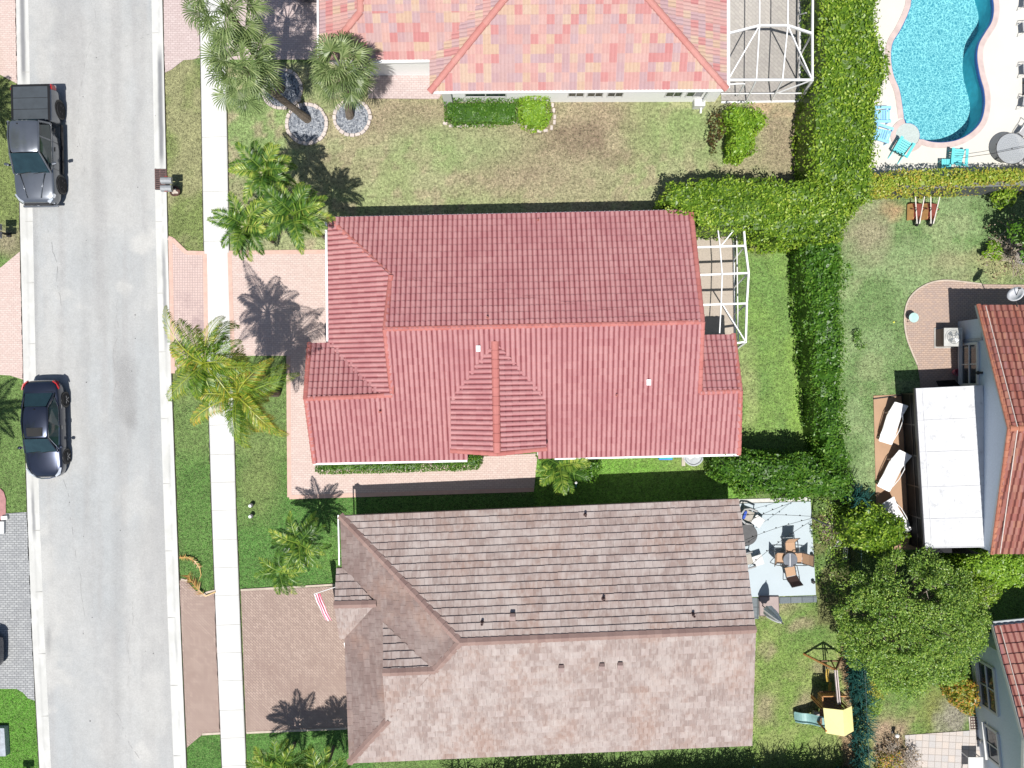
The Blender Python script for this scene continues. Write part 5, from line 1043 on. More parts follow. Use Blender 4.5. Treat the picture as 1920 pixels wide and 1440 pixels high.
# ================================================================ ENCLOSURES, WALLS, FENCES
alu = plain('white aluminium frame', (.78, .78, .78), .45, var=.03); blackp = plain('black plastic', (.02, .02, .022), .45, var=.2)
def meshscreen():
    t = NT('insect screen'); tr = t.n('BsdfTransparent'); df = t.n('BsdfDiffuse'); df.inputs[0].default_value = (.05, .055, .065, 1); mx = t.n('MixShader'); mx.inputs[0].default_value = .09
    t.t.links.new(tr.outputs[0], mx.inputs[1]); t.t.links.new(df.outputs[0], mx.inputs[2]); t.t.links.new(mx.outputs[0], t.o.inputs[0]); return t.m
SCR = meshscreen()
def enclosure(label, uv, beams, screens, slim=()):
    T = thing('screen_enclosure', label, 'screen enclosure', P(*uv)); o = tuple(T.location)
    for lst, w, h in ((beams, .085, .11), (slim, .05, .06)):
        for a, b in lst: m = MB(); m.bar(P(*a), P(*b), w, h); m.build('beam', alu, T, off=o)
    for q in screens: m = MB(); m.add([P(*x) for x in q], [tuple(range(len(q)))]); m.build('screen', SCR, T, off=o)
h1, h2 = 2.6, 3.1
A1, A2, A3, A4 = (1365, 63, h1), (1424, 48, h2), (1477, 48, h2), (1523, 63, h1)
B1, B2, B3, B4 = (1365, 150, h1), (1418, 150, h1), (1467, 150, h1), (1523, 150, h1)
C1, C2, C3, C4 = (1352, 192, .05), (1399, 191, .05), (1446, 191, .05), (1499, 190, .05)
A2n, A3n, A4n = (1425, -150, h2), (1478, -150, h2), (1525, -150, h1)
enclosure('large white framed pool cage on the right side of the top house', (1440, 100),
    [(A1, A2), (A2, A3), (A3, A4), (A4, B4), (B1, B4), (B4, C4), (C1, C4), (A4, A4n), ((1500, -150, .05), C4)],
    [(B1, B4, C4, C1), (A4n, B4, C4, (1499, -150, .05)), (A1, A2, B2, B1), (A2, A3, B3, B2), (A3, A4, B4, B3), (A3, A3n, A4n, A4)],
    [(A2, B2), (A3, B3), (B2, C2), (B3, C3), (A2, A2n), (A3, A3n), (A2, B1), (A3, B4), ((1352, 176, .95), (1503, 175, .95)), ((1368, 158, 2.2), (1396, 157, 2.2)), ((1396, 157, 2.2), (1383, 180, .6)), ((1454, 176, .95), B4), (B4, (1497, 110, .05)), (A4, (1498, 108, .05)), ((1512, 24, 1.2), (1496, 28, .05))])
H_ = 2.5
D1, D2, D3, D4, D5, D6 = (1382, 424, H_), (1394, 424, H_), (1397, 461, H_), (1403.5, 512, H_), (1400, 569, H_), (1398, 641, H_)
enclosure('white framed screen room behind the pink tile house', (1350, 540),
    [(D2, D3), (D3, D4), (D4, D5), (D5, D6), (D6, (1378, 656, .05)), ((1305, 464, 2.55), D3), ((1310, 516, 2.55), D4), ((1313, 572, 2.55), D5), (D6, (1376, 644, 2.5)), ((1375, 430, .06), (1378, 656, .05))],
    [(D2, D3, D4, D5, D6, (1378, 652, .05), (1376, 540, .05), (1375, 430, .05)), ((1305, 430, 2.55), D2, D3, (1307, 464, 2.55)), ((1307, 464, 2.55), D3, D4, (1310, 516, 2.55)), ((1310, 516, 2.55), D4, D5, (1313, 572, 2.55)), ((1313, 572, 2.55), D5, D6, (1316, 620, 2.55))],
    [((1346, 430, 2.6), (1350, 463, 2.6)), ((1350, 463, 2.6), (1354, 515, 2.7)), ((1354, 515, 2.7), (1352, 570, 2.6)), ((1352, 570, 2.6), (1349, 626, 2.6)), (D1, (1352, 461, 2.5)), ((1376, 487, .05), D3), ((1376, 540, .05), D4), ((1377, 590, .05), D5), ((1354, 570, 2.5), D6), ((1381, 435, 1.0), (1384, 640, 1.0))])
T = thing('garden_wall', 'dark grey garden wall below the narrow golden hedge', 'wall', P(1750, 366)); o = tuple(T.location); m = MB(); m.prism(GP([(1600, 373), (1760, 369), (1900, 364), (2100, 358), (2100, 352), (1900, 358), (1760, 363), (1600, 367)]), 0, 1.9)
m.build('panel', plain('dark grey wall', (.085, .09, .10), .85, var=.1), T, off=o)
m = MB(); a, b = P(1600, 370), P(2100, 355); m.bar((a.x, a.y, 1.93), (b.x, b.y, 1.93), .22, .07); m.build('coping', plain('wall coping', (.16, .165, .17), .85), T, off=o)
def fence(label, uvs, h, name='fence'):
    T = thing(name, label, 'fence', P(*uvs[0])); o = tuple(T.location); gm = plain('dark green fence metal', (.015, .05, .045), .5)
    for a, b in zip(uvs[:-1], uvs[1:]):
        p, q = P(*a), P(*b); L = (q-p).length; n = max(1, int(L/2.2))
        for i in range(n+1): c = p.lerp(q, i/n); m = MB(); m.tube([c, c+Vector((0, 0, h+.05))], .03, 8); m.build('post', gm, T, off=o)
        m = MB()
        for z in (.06, h): m.bar((p.x, p.y, z), (q.x, q.y, z), .03)
        for i in range(int(L/.1)): c = p.lerp(q, i*.1/L); m.bar(c, c+Vector((0, 0, h)), .008)
        m.build('wire_panel', gm, T, off=o)
fence('thin dark green wire fence behind the playset yard', [(1590, 940), (1596, 1200), (1610, 1480)], 1.4)
# ---- concrete kerb drain
T = thing('storm_drain', 'storm drain with a rusty iron grate in the right gutter', 'drain', P(306, 337)); o = tuple(T.location)
iron = plain('rusty iron', (.13, .08, .075), .8, var=.4, scale=14)
m = MB(); m.prism(GP([(291, 317), (313, 317), (316, 357), (292, 356)]), .0, .052); m.build('pit', plain('pit black', (.03, .025, .025), .9), T, off=o)
m = MB()
for i in range(10): v = 319+i*3.9; a, b = P(291.5, v), P(313, v); m.bar((a.x, a.y, .06), (b.x, b.y, .06), .05, .03)
for u in (291.8, 301, 312.5): a, b = P(u, 317), P(u+.8, 356); m.bar((a.x, a.y, .062), (b.x, b.y, .062), .04, .035)
m.build('grate', iron, T, off=o)
# ---- mailboxes
def mailbox_pair(label, uv, flip=1, pot=True):
    T = thing('mailbox', label, 'mailbox', P(*uv), 'twin grey mailboxes at the kerb'); o = tuple(T.location); c = Vector(o)
    for s in (-1, 1):
        m = MB(); x0 = c.x; prof = [(-.13, 0), (-.13, .12), (-.09, .2), (0, .235), (.09, .2), (.13, .12), (.13, 0)]; y0 = c.y+s*.19; b = len(m.v); n = len(prof)
        vs = [(x0-.26, y0+a*1.15, 1.0+z) for a, z in prof]+[(x0+.26, y0+a*1.15, 1.0+z) for a, z in prof]; m.add(vs, [tuple(range(n)), tuple(range(2*n-1, n-1, -1))]+[(i, i+n, (i+1) % n+n, (i+1) % n) for i in range(n)])
        bx = m.build('box', plain('grey mailbox', A(176, 180, 184), .5, var=.15, scale=9), T, off=o); f = MB(); f.box((x0+.02, y0+s*.165, 1.2), (.16, .012, .05)); f.build('flag', plain('red flag', (.4, .03, .03)), bx, off=o)
        f = MB(); f.box((x0-flip*.268, y0, 1.1), (.012, .2, .14)); f.build('door', plain('mailbox door', (.1, .1, .11), .35), bx, off=o)
    m = MB(); m.box((c.x, c.y, .97), (.2, .62, .05)); m.build('bracket', blackp, T, off=o); m = MB(); m.box((c.x, c.y, .48), (.09, .09, .96)); m.box((c.x, c.y, .05), (.2, .2, .1)); m.build('post', blackp, T, off=o)
mailbox_pair('twin grey mailboxes beside the storm drain', (330, 356), 1)
mailbox_pair('twin grey mailboxes at the left edge beside the pickup verge', (18, 441), -1)
mailbox_pair('twin grey mailboxes in the bottom left corner', (51, 1454), -1)
T = thing('planter', 'round rusty planter full of pale stones by the twin mailboxes', 'planter', P(332, 361)); o = tuple(T.location); m = MB(); m.lathe(o, [(.17, 0), (.25, .28), (.26, .3), (.22, .3), (.2, .24)], 20); m.build('pot', plain('rust pot', (.10, .05, .04), .8, var=.3), T, off=o)
m = MB(); r_ = random.Random(4)
for i in range(14): a = r_.uniform(0, 6.3); q = r_.uniform(0, .16); m.box((o[0]+q*math.cos(a), o[1]+q*math.sin(a), .26), (.1, .08, .06), a, tilt=r_.uniform(-.4, .4))
m.build('stones', plain('cream stones', (.5, .44, .38), .8, var=.2), T, off=o)
T = thing('bollard', 'tall grey stone planter box with flowers in the bottom left corner', 'planter', P(0, 1385)); o = tuple(T.location); st = plain('whitewashed stone', A(196, 204, 214), .8, var=.18, scale=7)
m = MB(); a, b = P(-14, 1362), P(17.5, 1412); m.prism(GP([(-14, 1360), (16, 1360), (19, 1412), (-14, 1412)]), 0, .35); w = m.build('box', st, T, off=o); m = MB(); m.prism(GP([(-9, 1366), (7, 1366), (8, 1398), (-9, 1398)]), .35, .36); m.build('soil', plain('dark soil', (.03, .02, .015), 1), T, off=o)
r = np.random.default_rng(5); pts = np.stack([r.uniform(P(-8, 0).x, P(7, 0).x, 160), r.uniform(P(0, 1398).y, P(0, 1367).y, 160), r.uniform(.36, .6, 160)], 1); V, F = leaf_quads(pts, np.tile([0, 0, 1.], (160, 1)), .12, .5, .6, 5); np_mesh('flowers', V, F, G7, T, rnd=r.random(160), off=o)
T['label'] = 'low whitewashed stone planter box with flowers in the bottom left corner'; T.name = 'planter'
for k, v in enumerate((946, 966)):
    T = thing('garden_light', ('small black spot light with a white lens nearer the top on the left lawn', 'small black spot light with a white lens nearer the bottom on the left lawn')[k], 'garden light', P(473, v), 'pair of ground spot lights'); o = tuple(T.location)
    m = MB(); m.tube([P(473, v, 0), P(473, v, .18)], .02); m.lathe((o[0]+.03, o[1], .2), [(.0, -.06), (.09, -.05), (.11, .06), (.1, .08)], 14); m.build('body', blackp, T, off=o); m = MB(); m.lathe((o[0]-.03, o[1]-.03, .27), [(0, 0), (.075, .005), (.07, .02), (0, .03)], 14); m.build('lens', plain('white lens', (.75, .78, .8), .3), T, off=o)
# ================================================================ VEHICLES  (built facing -Y, origin on the ground in the middle)
def paint(name, col, flake=.25):
    t = NT(name); n = t.noise(2, 2); t.done(t.ramp(n, [(.3, tuple(c*.92 for c in col)), (.7, tuple(min(1, c*1.08) for c in col))]), .28, .65, .5); t.b.inputs['Coat Weight'].default_value = 1; t.b.inputs['Coat Roughness'].default_value = .04; return t.m
carglass = plain('car glass', (.012, .03, .035), .04, spec=1.0, var=.2); rubber = plain('tyre rubber', (.018, .018, .02), .85); chrome = plain('chrome', (.75, .75, .77), .12, 1.0)
redl = plain('red lamp', (.45, .015, .02), .15, spec=.8); clearl = plain('clear lamp', (.62, .66, .72), .08, .3, .9); blk = plain('black trim', (.012, .012, .013), .4)
def loft(name, stations, mat, T, smooth=True, sub=1):
    """stations: (y, [(x,z)...]) half sections from sill to roof centre; mirrored and skinned"""
    V = []; F = []; n = len(stations[0][1]); full = 2*n-1
    for y, sec in stations:
        L = [(x, y, z) for x, z in sec]; V += L+[(-x, y, z) for x, y, z in L[-2::-1]]
    for i in range(len(stations)-1):
        for k in range(full-1): a = i*full+k; F.append((a, a+full, a+full+1, a+1))
    F.append(tuple(range(full))); F.append(tuple(range((len(stations)-1)*full, len(stations)*full))[::-1])
    o = np_mesh(name, V, F, mat, T, smooth=smooth)
    if sub:
        s = o.modifiers.new('s', 'SUBSURF'); s.levels = sub; s.render_levels = sub
    return o
def quadpatch(name, pts, mat, T, off=(0, 0, .012)):
    m = MB(); m.add([Vector(p)+Vector(off) for p in pts], [tuple(range(len(pts)))]); o = m.build(name, mat, T)
    s = o.modifiers.new('t', 'SOLIDIFY'); s.thickness = .012; return o
def wheel(T, x, y, r, w, rimm, spokes=5):
    s = 1 if x > 0 else -1; m = MB(); prof = [(r*.62, -w/2), (r*.9, -w/2), (r, -w*.32), (r, w*.32), (r*.9, w/2), (r*.62, w/2)]; m.lathe((x, y, r), prof, 28, ax='X'); wh = m.build('wheel', rubber, T, smooth=False)
    m = MB(); m.lathe((x, y, r), [(r*.60, -w*.3), (r*.64, w*.46*s), (r*.58, w*.44*s), (r*.55, w*.1*s), (0, w*.1*s)], 24, ax='X')
    for k in range(spokes):
        a = 2*math.pi*k/spokes+.3; m.bar((x+s*w*.36, y+.05*math.cos(a), r+.05*math.sin(a)), (x+s*w*.42, y+r*.6*math.cos(a), r+r*.6*math.sin(a)), .06, .03)
    m.lathe((x+s*w*.3, y, r), [(.0, .05*s), (.06, .04*s), (.07, 0)], 12, ax='X'); m.build('rim', rimm, wh)
def sedan(label, col, name='sedan'):
    T = thing(name, label, 'car', (0, 0, 0)); P_ = paint('car paint '+label[:9], col); W = .92
    def sec(w, zb, zt, cr=.03, low=.2): return [(w*.93, low), (w*.985, .42), (w, .62), (w*.985, zb-.05), (w*.90, zb), (w*.55, zt), (0, zt+cr)]
    st = [(-2.36, sec(.52, .50, .52, .0, .26)), (-2.30, sec(.66, .60, .62, .02, .22)), (-2.12, sec(.80, .70, .72, .03)), (-1.8, sec(.885, .76, .80, .03)), (-1.3, sec(.92, .82, .88, .04)), (-.95, sec(.92, .87, .94, .03)), (-.3, sec(.925, .90, .95, .0)), (.6, sec(.925, .92, .96, .0)), (1.3, sec(.92, .94, .98, .0)), (1.7, sec(.90, .95, 1.0, .02)), (2.0, sec(.86, .94, .99, .02)), (2.25, sec(.76, .90, .94, .02, .24)), (2.38, sec(.62, .78, .82, 0, .3))]
    loft('body', st, P_, T)
    # cabin : roof, glass and pillars
    rf = [(-.42, .56, 1.38), (-.1, .60, 1.43), (.4, .61, 1.44), (.9, .58, 1.41), (1.12, .55, 1.36)]
    V = []; F = []; nn = 7
    for y, w, z in rf:
        for k in range(nn): t = -1+2*k/(nn-1); V.append((t*w, y, z+.035*(1-t*t)-.03*abs(t)**4))
    for i in range(len(rf)-1):
        for k in range(nn-1): a = i*nn+k; F.append((a, a+1, a+nn+1, a+nn))
    o = np_mesh('roof', V, F, P_, T, smooth=True); s = o.modifiers.new('t', 'SOLIDIFY'); s.thickness = .03; s.offset = -1; s = o.modifiers.new('s', 'SUBSURF'); s.levels = 1
    m = MB(); b = [(-.84, -.98, .90), (.84, -.98, .90), (.86, 1.1, .95), (.70, 1.72, .99), (-.70, 1.72, .99), (-.86, 1.1, .95)]; 
    ws = [(-.74, -1.10, .92), (.74, -1.10, .92), (.56, -.44, 1.37), (-.56, -.44, 1.37)]; quadpatch('windshield', ws, carglass, T)
    rw = [(-.52, 1.12, 1.35), (.52, 1.12, 1.35), (.66, 1.74, 1.0), (-.66, 1.74, 1.0)]; quadpatch('rear_window', rw, carglass, T)
    for s in (-1, 1):
        q = [(s*.83, -.92, .92), (s*.60, -.36, 1.36), (s*.64, .4, 1.41), (s*.585, 1.02, 1.36), (s*.72, 1.5, 1.0), (s*.86, 1.05, .94), (s*.87, .1, .92)]; quadpatch('side_window', q, carglass, T, (s*.006, 0, .0))
        tm = MB(); tm.tube([(s*.85, -.96, .93), (s*.885, .1, .935), (s*.875, 1.05, .95), (s*.735, 1.52, 1.01), (s*.60, 1.04, 1.375), (s*.65, .4, 1.425), (s*.61, -.38, 1.375), (s*.85, -.96, .93)], .012, 5); tm.build('window_trim', chrome, T)
        pm = MB(); pm.tube([(s*.79, -1.12, .93), (s*.585, -.42, 1.385)], .035, 6); pm.tube([(s*.62, 1.1, 1.37), (s*.72, 1.72, 1.0)], .045, 6); pm.tube([(s*.585, -.42, 1.385), (s*.645, .4, 1.43), (s*.60, 1.1, 1.38)], .03, 6); pm.bar((s*.875, .15, .92), (s*.64, .25, 1.4), .05, .02); pm.build('pillar', P_, T, smooth=False)
        mm_ = MB(); mm_.lathe((s*1.0, -.86, .98), [(0, -.1), (.07, -.08), (.085, 0), (.07, .07), (0, .09)], 10, ax='X'); mr = mm_.build('side_mirror', P_, T, smooth=True); mm_ = MB(); mm_.bar((s*.86, -.85, .93), (s*.98, -.86, .96), .05); mm_.build('mirror_arm', blk, mr)
        hl = MB(); hl.add([(s*.50, -2.33, .585), (s*.74, -2.18, .66), (s*.86, -1.88, .76), (s*.80, -1.86, .80), (s*.66, -2.10, .745), (s*.48, -2.28, .66)], [(0, 1, 2, 3, 4, 5)]); h_ = hl.build('headlight', clearl, T); z = h_.modifiers.new('t', 'SOLIDIFY'); z.thickness = .05; z.offset = 0
        tl = MB(); tl.add([(s*.62, 2.31, .93), (s*.80, 2.18, .93), (s*.895, 1.92, .90), (s*.90, 1.96, .78), (s*.80, 2.26, .75), (s*.62, 2.36, .78)], [(0, 1, 2, 3, 4, 5)]); h_ = tl.build('taillight', redl, T); z = h_.modifiers.new('t', 'SOLIDIFY'); z.thickness = .05; z.offset = 0
        for y in (-.02, .98): d = MB(); d.bar((s*.93, y, .78), (s*.93, y+.18, .79), .03, .025); d.build('door_handle', chrome, T)
        sm = MB(); 
        for y in (-.93, .12, 1.22): sm.bar((s*.929, y, .3), (s*.915, y, .9), .008, .012)
        sm.build('door_seam', blk, T)
        for y in (-1.38, 1.40): wheel(T, s*.845, y, .325, .22, plain('silver rim', (.5, .5, .52), .3, .8), 5)
    for s in (-1, 1):
        for y in (-1.38, 1.40): a = MB(); a.lathe((s*.80, y, .34), [(.385, -.12), (.385, .128)] if s > 0 else [(.385, -.128), (.385, .12)], 24, ax='X'); a.build('wheel_arch', blk, T)
    g = MB(); g.tube([(-.46, -2.335, .60), (-.2, -2.40, .61), (.2, -2.40, .61), (.46, -2.335, .60)], .035, 6); g.build('grille', chrome, T)
    m = MB(); m.bar((-.33, -.05, 1.475), (.33, -.05, 1.475), .01, .01); s = MB(); s.prism([(-.36, -.30), (.36, -.30), (.38, .10), (-.38, .10)], 1.448, 1.472); s.build('sunroof', blk, T)
    m = MB(); m.bar((-.62, -1.15, .935), (-.02, -1.06, .96), .02); m.bar((.0, -1.15, .935), (.6, -1.05, .96), .02); m.build('wiper', blk, T)
    m = MB(); m.lathe((0, .98, 1.44), [(.03, 0), (.02, .07), (0, .08)], 8); m.build('aerial', blk, T)
    m = MB()
    for s in (-1, 1): m.tube([(s*.60, -2.18, .735), (s*.68, -1.7, .835), (s*.72, -1.14, .93)], .006, 4)
    m.tube([(-.70, 1.80, 1.0), (.70, 1.80, 1.0)], .006, 4); m.build('hood_seam', blk, T)
    return T
def pickup(label, col):
    T = thing('pickup_truck', label, 'pickup truck', (0, 0, 0)); P_ = paint('truck paint', col); dk = plain('tonneau vinyl', (.045, .055, .065), .6, var=.15)
    def sec(w, zb, zt, cr=.02, low=.35): return [(w*.95, low), (w, .55), (w*1.005, .8), (w*.99, zb-.05), (w*.93, zb), (w*.55, zt), (0, zt+cr)]
    fr = [(-2.84, sec(.72, .78, .80, 0, .45)), (-2.74, sec(.86, .94, .97, .01, .40)), (-2.5, sec(.95, 1.02, 1.06, .02)), (-2.0, sec(.98, 1.07, 1.13, .03)), (-1.55, sec(.98, 1.10, 1.17, .03)), (-1.2, sec(.98, 1.12, 1.18, .0)), (-.2, sec(.98, 1.14, 1.2, .0)), (.98, sec(.98, 1.15, 1.2, .0))]
    loft('body', fr, P_, T)
    bed = [(1.03, sec(.985, 1.17, 1.18, .0)), (1.1, sec(.99, 1.18, 1.19, .0)), (1.9, sec(.99, 1.18, 1.19, .0)), (2.7, sec(.985, 1.18, 1.19, .0)), (2.84, sec(.95, 1.15, 1.16, 0, .45))]
    loft('cargo_bed', bed, P_, T)
    m = MB(); m.prism([(-.83, 1.1), (.83, 1.1), (.83, 2.72), (-.83, 2.72)], 1.19, 1.225); t_ = m.build('tonneau_cover', dk, T, bev=.02); m = MB()
    for y in (1.62, 2.16): m.bar((-.82, y, 1.228), (.82, y, 1.228), .02, .012)
    m.build('fold_seam', blk, t_); m = MB(); 
    for s in (-1, 1): m.bar((s*.88, 1.08, 1.205), (s*.88, 2.75, 1.205), .09, .04)
    m.bar((-.9, 2.77, 1.2), (.9, 2.77, 1.2), .09, .04); m.build('bed_rail', blk, T)
    rf = [(-.62, .66, 1.80), (-.35, .70, 1.86), (.2, .715, 1.885), (.7, .70, 1.87), (.9, .68, 1.83)]; V = []; F = []; nn = 9
    for y, w, z in rf:
        for k in range(nn): t = -1+2*k/(nn-1); rib = .012 if k in (3, 5) else 0; V.append((t*w, y, z+.03*(1-t*t)-.04*abs(t)**5+rib))
    for i in range(len(rf)-1):
        for k in range(nn-1): a = i*nn+k; F.append((a, a+1, a+nn+1, a+nn))
    o = np_mesh('roof', V, F, P_, T, smooth=True); s = o.modifiers.new('t', 'SOLIDIFY'); s.thickness = .04; s.offset = -1; s = o.modifiers.new('s', 'SUBSURF'); s.levels = 1
    quadpatch('windshield', [(-.82, -1.42, 1.16), (.82, -1.42, 1.16), (.66, -.64, 1.79), (-.66, -.64, 1.79)], carglass, T); quadpatch('rear_window', [(-.64, .92, 1.8), (.64, .92, 1.8), (.74, 1.0, 1.25), (-.74, 1.0, 1.25)], carglass, T, (0, .01, 0))
    for s in (-1, 1):
        quadpatch('side_window', [(s*.93, -1.15, 1.17), (s*.71, -.52, 1.76), (s*.735, .1, 1.80), (s*.90, .08, 1.2)], carglass, T, (s*.008, 0, 0)); quadpatch('side_window', [(s*.90, .16, 1.2), (s*.735, .18, 1.80), (s*.72, .68, 1.79), (s*.88, .86, 1.22)], carglass, T, (s*.008, 0, 0))
        pm = MB(); pm.tube([(s*.89, -1.42, 1.16), (s*.695, -.60, 1.80)], .045, 6); pm.bar((s*.905, .12, 1.2), (s*.735, .14, 1.83), .07, .03); pm.tube([(s*.90, .93, 1.2), (s*.72, .84, 1.82)], .06, 6); pm.tube([(s*.695, -.60, 1.80), (s*.74, .15, 1.85), (s*.715, .85, 1.82)], .035, 6); pm.build('pillar', P_, T)
        q = MB(); q.prism([(s*.93, -1.2), (s*.93, .95), (s*.68, .9), (s*.70, -.6), (s*.84, -1.4)], 1.1, 1.18); q.build('belt_line', P_, T)
        mm_ = MB(); mm_.box((s*1.13, -1.02, 1.27), (.24, .13, .20), s*.2); mr = mm_.build('side_mirror', P_ if s < 0 else P_, T, bev=.04); mm_ = MB(); mm_.bar((s*.93, -1.0, 1.2), (s*1.04, -1.02, 1.23), .05); mm_.build('mirror_arm', blk, mr)
        hl = MB(); hl.add([(s*.60, -2.80, .82), (s*.82, -2.68, .86), (s*.965, -2.42, .92), (s*.93, -2.38, 1.02), (s*.80, -2.56, 1.01), (s*.58, -2.74, .97)], [(0, 1, 2, 3, 4, 5)]); h_ = hl.build('headlight', clearl, T); z = h_.modifiers.new('t', 'SOLIDIFY'); z.thickness = .06; z.offset = 0
        tl = MB(); tl.add([(s*.975, 2.60, 1.14), (s*.93, 2.84, 1.13), (s*.94, 2.86, .78), (s*.99, 2.66, .78)], [(0, 1, 2, 3)]); h_ = tl.build('taillight', redl, T); z = h_.modifiers.new('t', 'SOLIDIFY'); z.thickness = .05; z.offset = 0
        for y in (-.35, .55): d = MB(); d.bar((s*.995, y, .98), (s*.995, y+.2, .98), .04, .03); d.build('door_handle', blk, T)
        sm = MB()
        for y in (-1.2, .1, .98): sm.bar((s*.993, y, .4), (s*.975, y, 1.1), .008, .012)
        sm.build('door_seam', blk, T); rb = MB(); rb.bar((s*1.0, -1.3, .36), (s*1.0, 1.1, .36), .12, .06); rb.build('side_step', blk, T)
        for y in (-1.82, 1.84): wheel(T, s*.905, y, .40, .27, plain('dark rim', (.09, .09, .10), .35, .6), 6)
        hr = MB(); hr.tube([(s*.33, -2.6, 1.075), (s*.48, -1.9, 1.165), (s*.60, -1.46, 1.20)], .022, 6); hr.build('hood_crease', P_, T, smooth=True)
    for s in (-1, 1):
        for y in (-1.82, 1.84): a = MB(); a.lathe((s*.86, y, .42), [(.47, -.142), (.47, .142)], 24, ax='X'); a.build('wheel_arch', blk, T)
    g = MB(); g.box((0, -2.83, .70), (1.3, .06, .30)); gr = g.build('grille', blk, T, bev=.02); g = MB(); g.bar((-.55, -2.86, .72), (.55, -2.86, .72), .02, .03); g.bar((-.06, -2.87, .74), (.06, -2.87, .74), .03, .1); g.build('badge', chrome, gr); g = MB(); g.box((0, -2.86, .50), (1.7, .12, .14)); g.build('bumper', P_, T, bev=.04); g = MB(); g.box((0, 2.92, .55), (1.7, .14, .16)); g.build('rear_bumper', chrome, T, bev=.03)
    m = MB(); m.bar((-.72, -1.47, 1.175), (-.05, -1.38, 1.21), .02); m.bar((.05, -1.47, 1.175), (.7, -1.38, 1.21), .02); m.build('wiper', blk, T); m = MB(); m.lathe((-.25, .72, 1.9), [(.03, 0), (.02, .06), (0, .07)], 8); m.build('aerial', blk, T)
    return T
pk = pickup('dark grey pickup truck with a black bed cover parked on the left gutter', (.16, .175, .20)); pk.location = P(86, 282, .02); pk.rotation_euler = (0, 0, math.radians(1.2))
sd = sedan('dark navy sedan with a sunroof parked on the left gutter', (.025, .032, .055)); sd.location = P(97, 803, .02); sd.rotation_euler = (0, 0, math.radians(1.5))
clone(sd, P(-76, 1216, .05), math.radians(-90), 'car nose just showing on the grey paver driveway at the left edge', 'cars parked in driveways')
clone(sd, P(-93, 116, .05), math.radians(-90), 'car end barely showing on the driveway at the top left edge', 'cars parked in driveways')
clone(sd, P(585, -82, .05), 0, 'dark car nose just showing at the top edge beside the mixed tile roof', 'cars parked in driveways')
# ================================================================ THINGS IN THE GARDENS
def lounger(label, uv, rz, up=.75, grp='white sun loungers'):
    T = thing('sun_lounger', label, 'sun lounger', (0, 0, 0), grp); wf = plain('white lounger frame', (.78, .78, .78), .4); wc = plain('white lounger sling', (.80, .80, .82), .7, var=.04, scale=30)
    m = MB(); prof = [(-1.0, .30), (-.6, .36), (-.2, .33), (.25, .36)]; w = .31
    for a, b in zip(prof[:-1], prof[1:]): m.add([(-w, a[0], a[1]), (w, a[0], a[1]), (w, b[0], b[1]), (-w, b[0], b[1]), (-w, a[0], a[1]-.02), (w, a[0], a[1]-.02), (w, b[0], b[1]-.02), (-w, b[0], b[1]-.02)], [(0, 1, 2, 3), (7, 6, 5, 4), (0, 3, 7, 4), (1, 5, 6, 2), (0, 4, 5, 1), (3, 2, 6, 7)])
    m.build('seat', wc, T); m = MB(); m.add([(-w, .29, .36), (w, .29, .36), (w, .95, up), (-w, .95, up), (-w, .30, .33), (w, .30, .33), (w, .96, up-.03), (-w, .96, up-.03)], [(0, 1, 2, 3), (7, 6, 5, 4), (0, 3, 7, 4), (1, 5, 6, 2), (0, 4, 5, 1), (3, 2, 6, 7)]); m.build('backrest', wc, T)
    m = MB()
    for s in (-1, 1): m.tube([(s*(w+.02), -1.02, .30), (s*(w+.02), -.6, .35), (s*(w+.02), .28, .36), (s*(w+.02), .97, up)], .02, 6)
    m.tube([(-w, -1.02, .30), (w, -1.02, .30)], .02, 6); m.tube([(-w, .97, up), (w, .97, up)], .02, 6); m.tube([(-w, .27, .36), (w, .27, .36)], .015, 6); m.tube([(-w, -.35, .35), (w, -.35, .35)], .012, 6); m.build('frame', wf, T)
    for s in (-1, 1): m = MB(); m.tube([(s*(w+.04), -.75, .33), (s*(w+.07), -.3, .52), (s*(w+.07), .25, .58), (s*(w+.04), .5, .46)], .02, 6); m.build('armrest', wf, T)
    for s in (-1, 1):
        for y in (-.8, .45): m = MB(); m.tube([(s*w, y, .34), (s*(w+.02), y-.05, 0)], .02, 6); m.build('leg', wf, T)
    T.location = P(*uv); T.location.z = .05; T.rotation_euler = (0, 0, rz); return T
lg = lounger('white sun lounger nearest the top on the tan patio', (1665, 792), math.radians(-17)); clone(lg, P(1668, 880, .05), math.radians(-26), 'middle white sun lounger on the tan patio'); clone(lg, P(1672, 965, .05), math.radians(33), 'white sun lounger shaded by the round green bush')
T = thing('air_conditioner', 'round fan air conditioning unit standing by the blue grey wall', 'air conditioner', P(1769, 634)); o = tuple(T.location); c = Vector(o)
m = MB(); m.prism([(c.x-.43, c.y-.43), (c.x+.43, c.y-.43), (c.x+.43, c.y+.43), (c.x-.43, c.y+.43)], .08, .88); m.build('casing', plain('brown grille casing', A(118, 108, 100), .6, var=.15, scale=20), T, off=o, bev=.04)
m = MB(); m.lathe((c.x, c.y, .88), [(.40, 0), (.40, .05), (.33, .05)], 28); m.prism([(c.x-.45, c.y-.45), (c.x+.45, c.y-.45), (c.x+.45, c.y+.45), (c.x-.45, c.y+.45)], .86, .90); m.build('top_panel', plain('pale top panel', A(222, 222, 218), .5), T, off=o, bev=.03)
m = MB(); m.lathe((c.x, c.y, .905), [(0, 0), (.33, 0)], 28); fn = m.build('fan_well', plain('fan well', (.10, .10, .11), .5), T, off=o); m = MB()
for k in range(4):
    a = k*math.pi/2+.5; pts = [(c.x+r*math.cos(a+d), c.y+r*math.sin(a+d), .93+z) for r, d, z in ((.06, 0, 0), (.31, -.1, .0), (.31, .65, .04), (.06, .6, .02))]; m.add(pts, [(0, 1, 2, 3)])
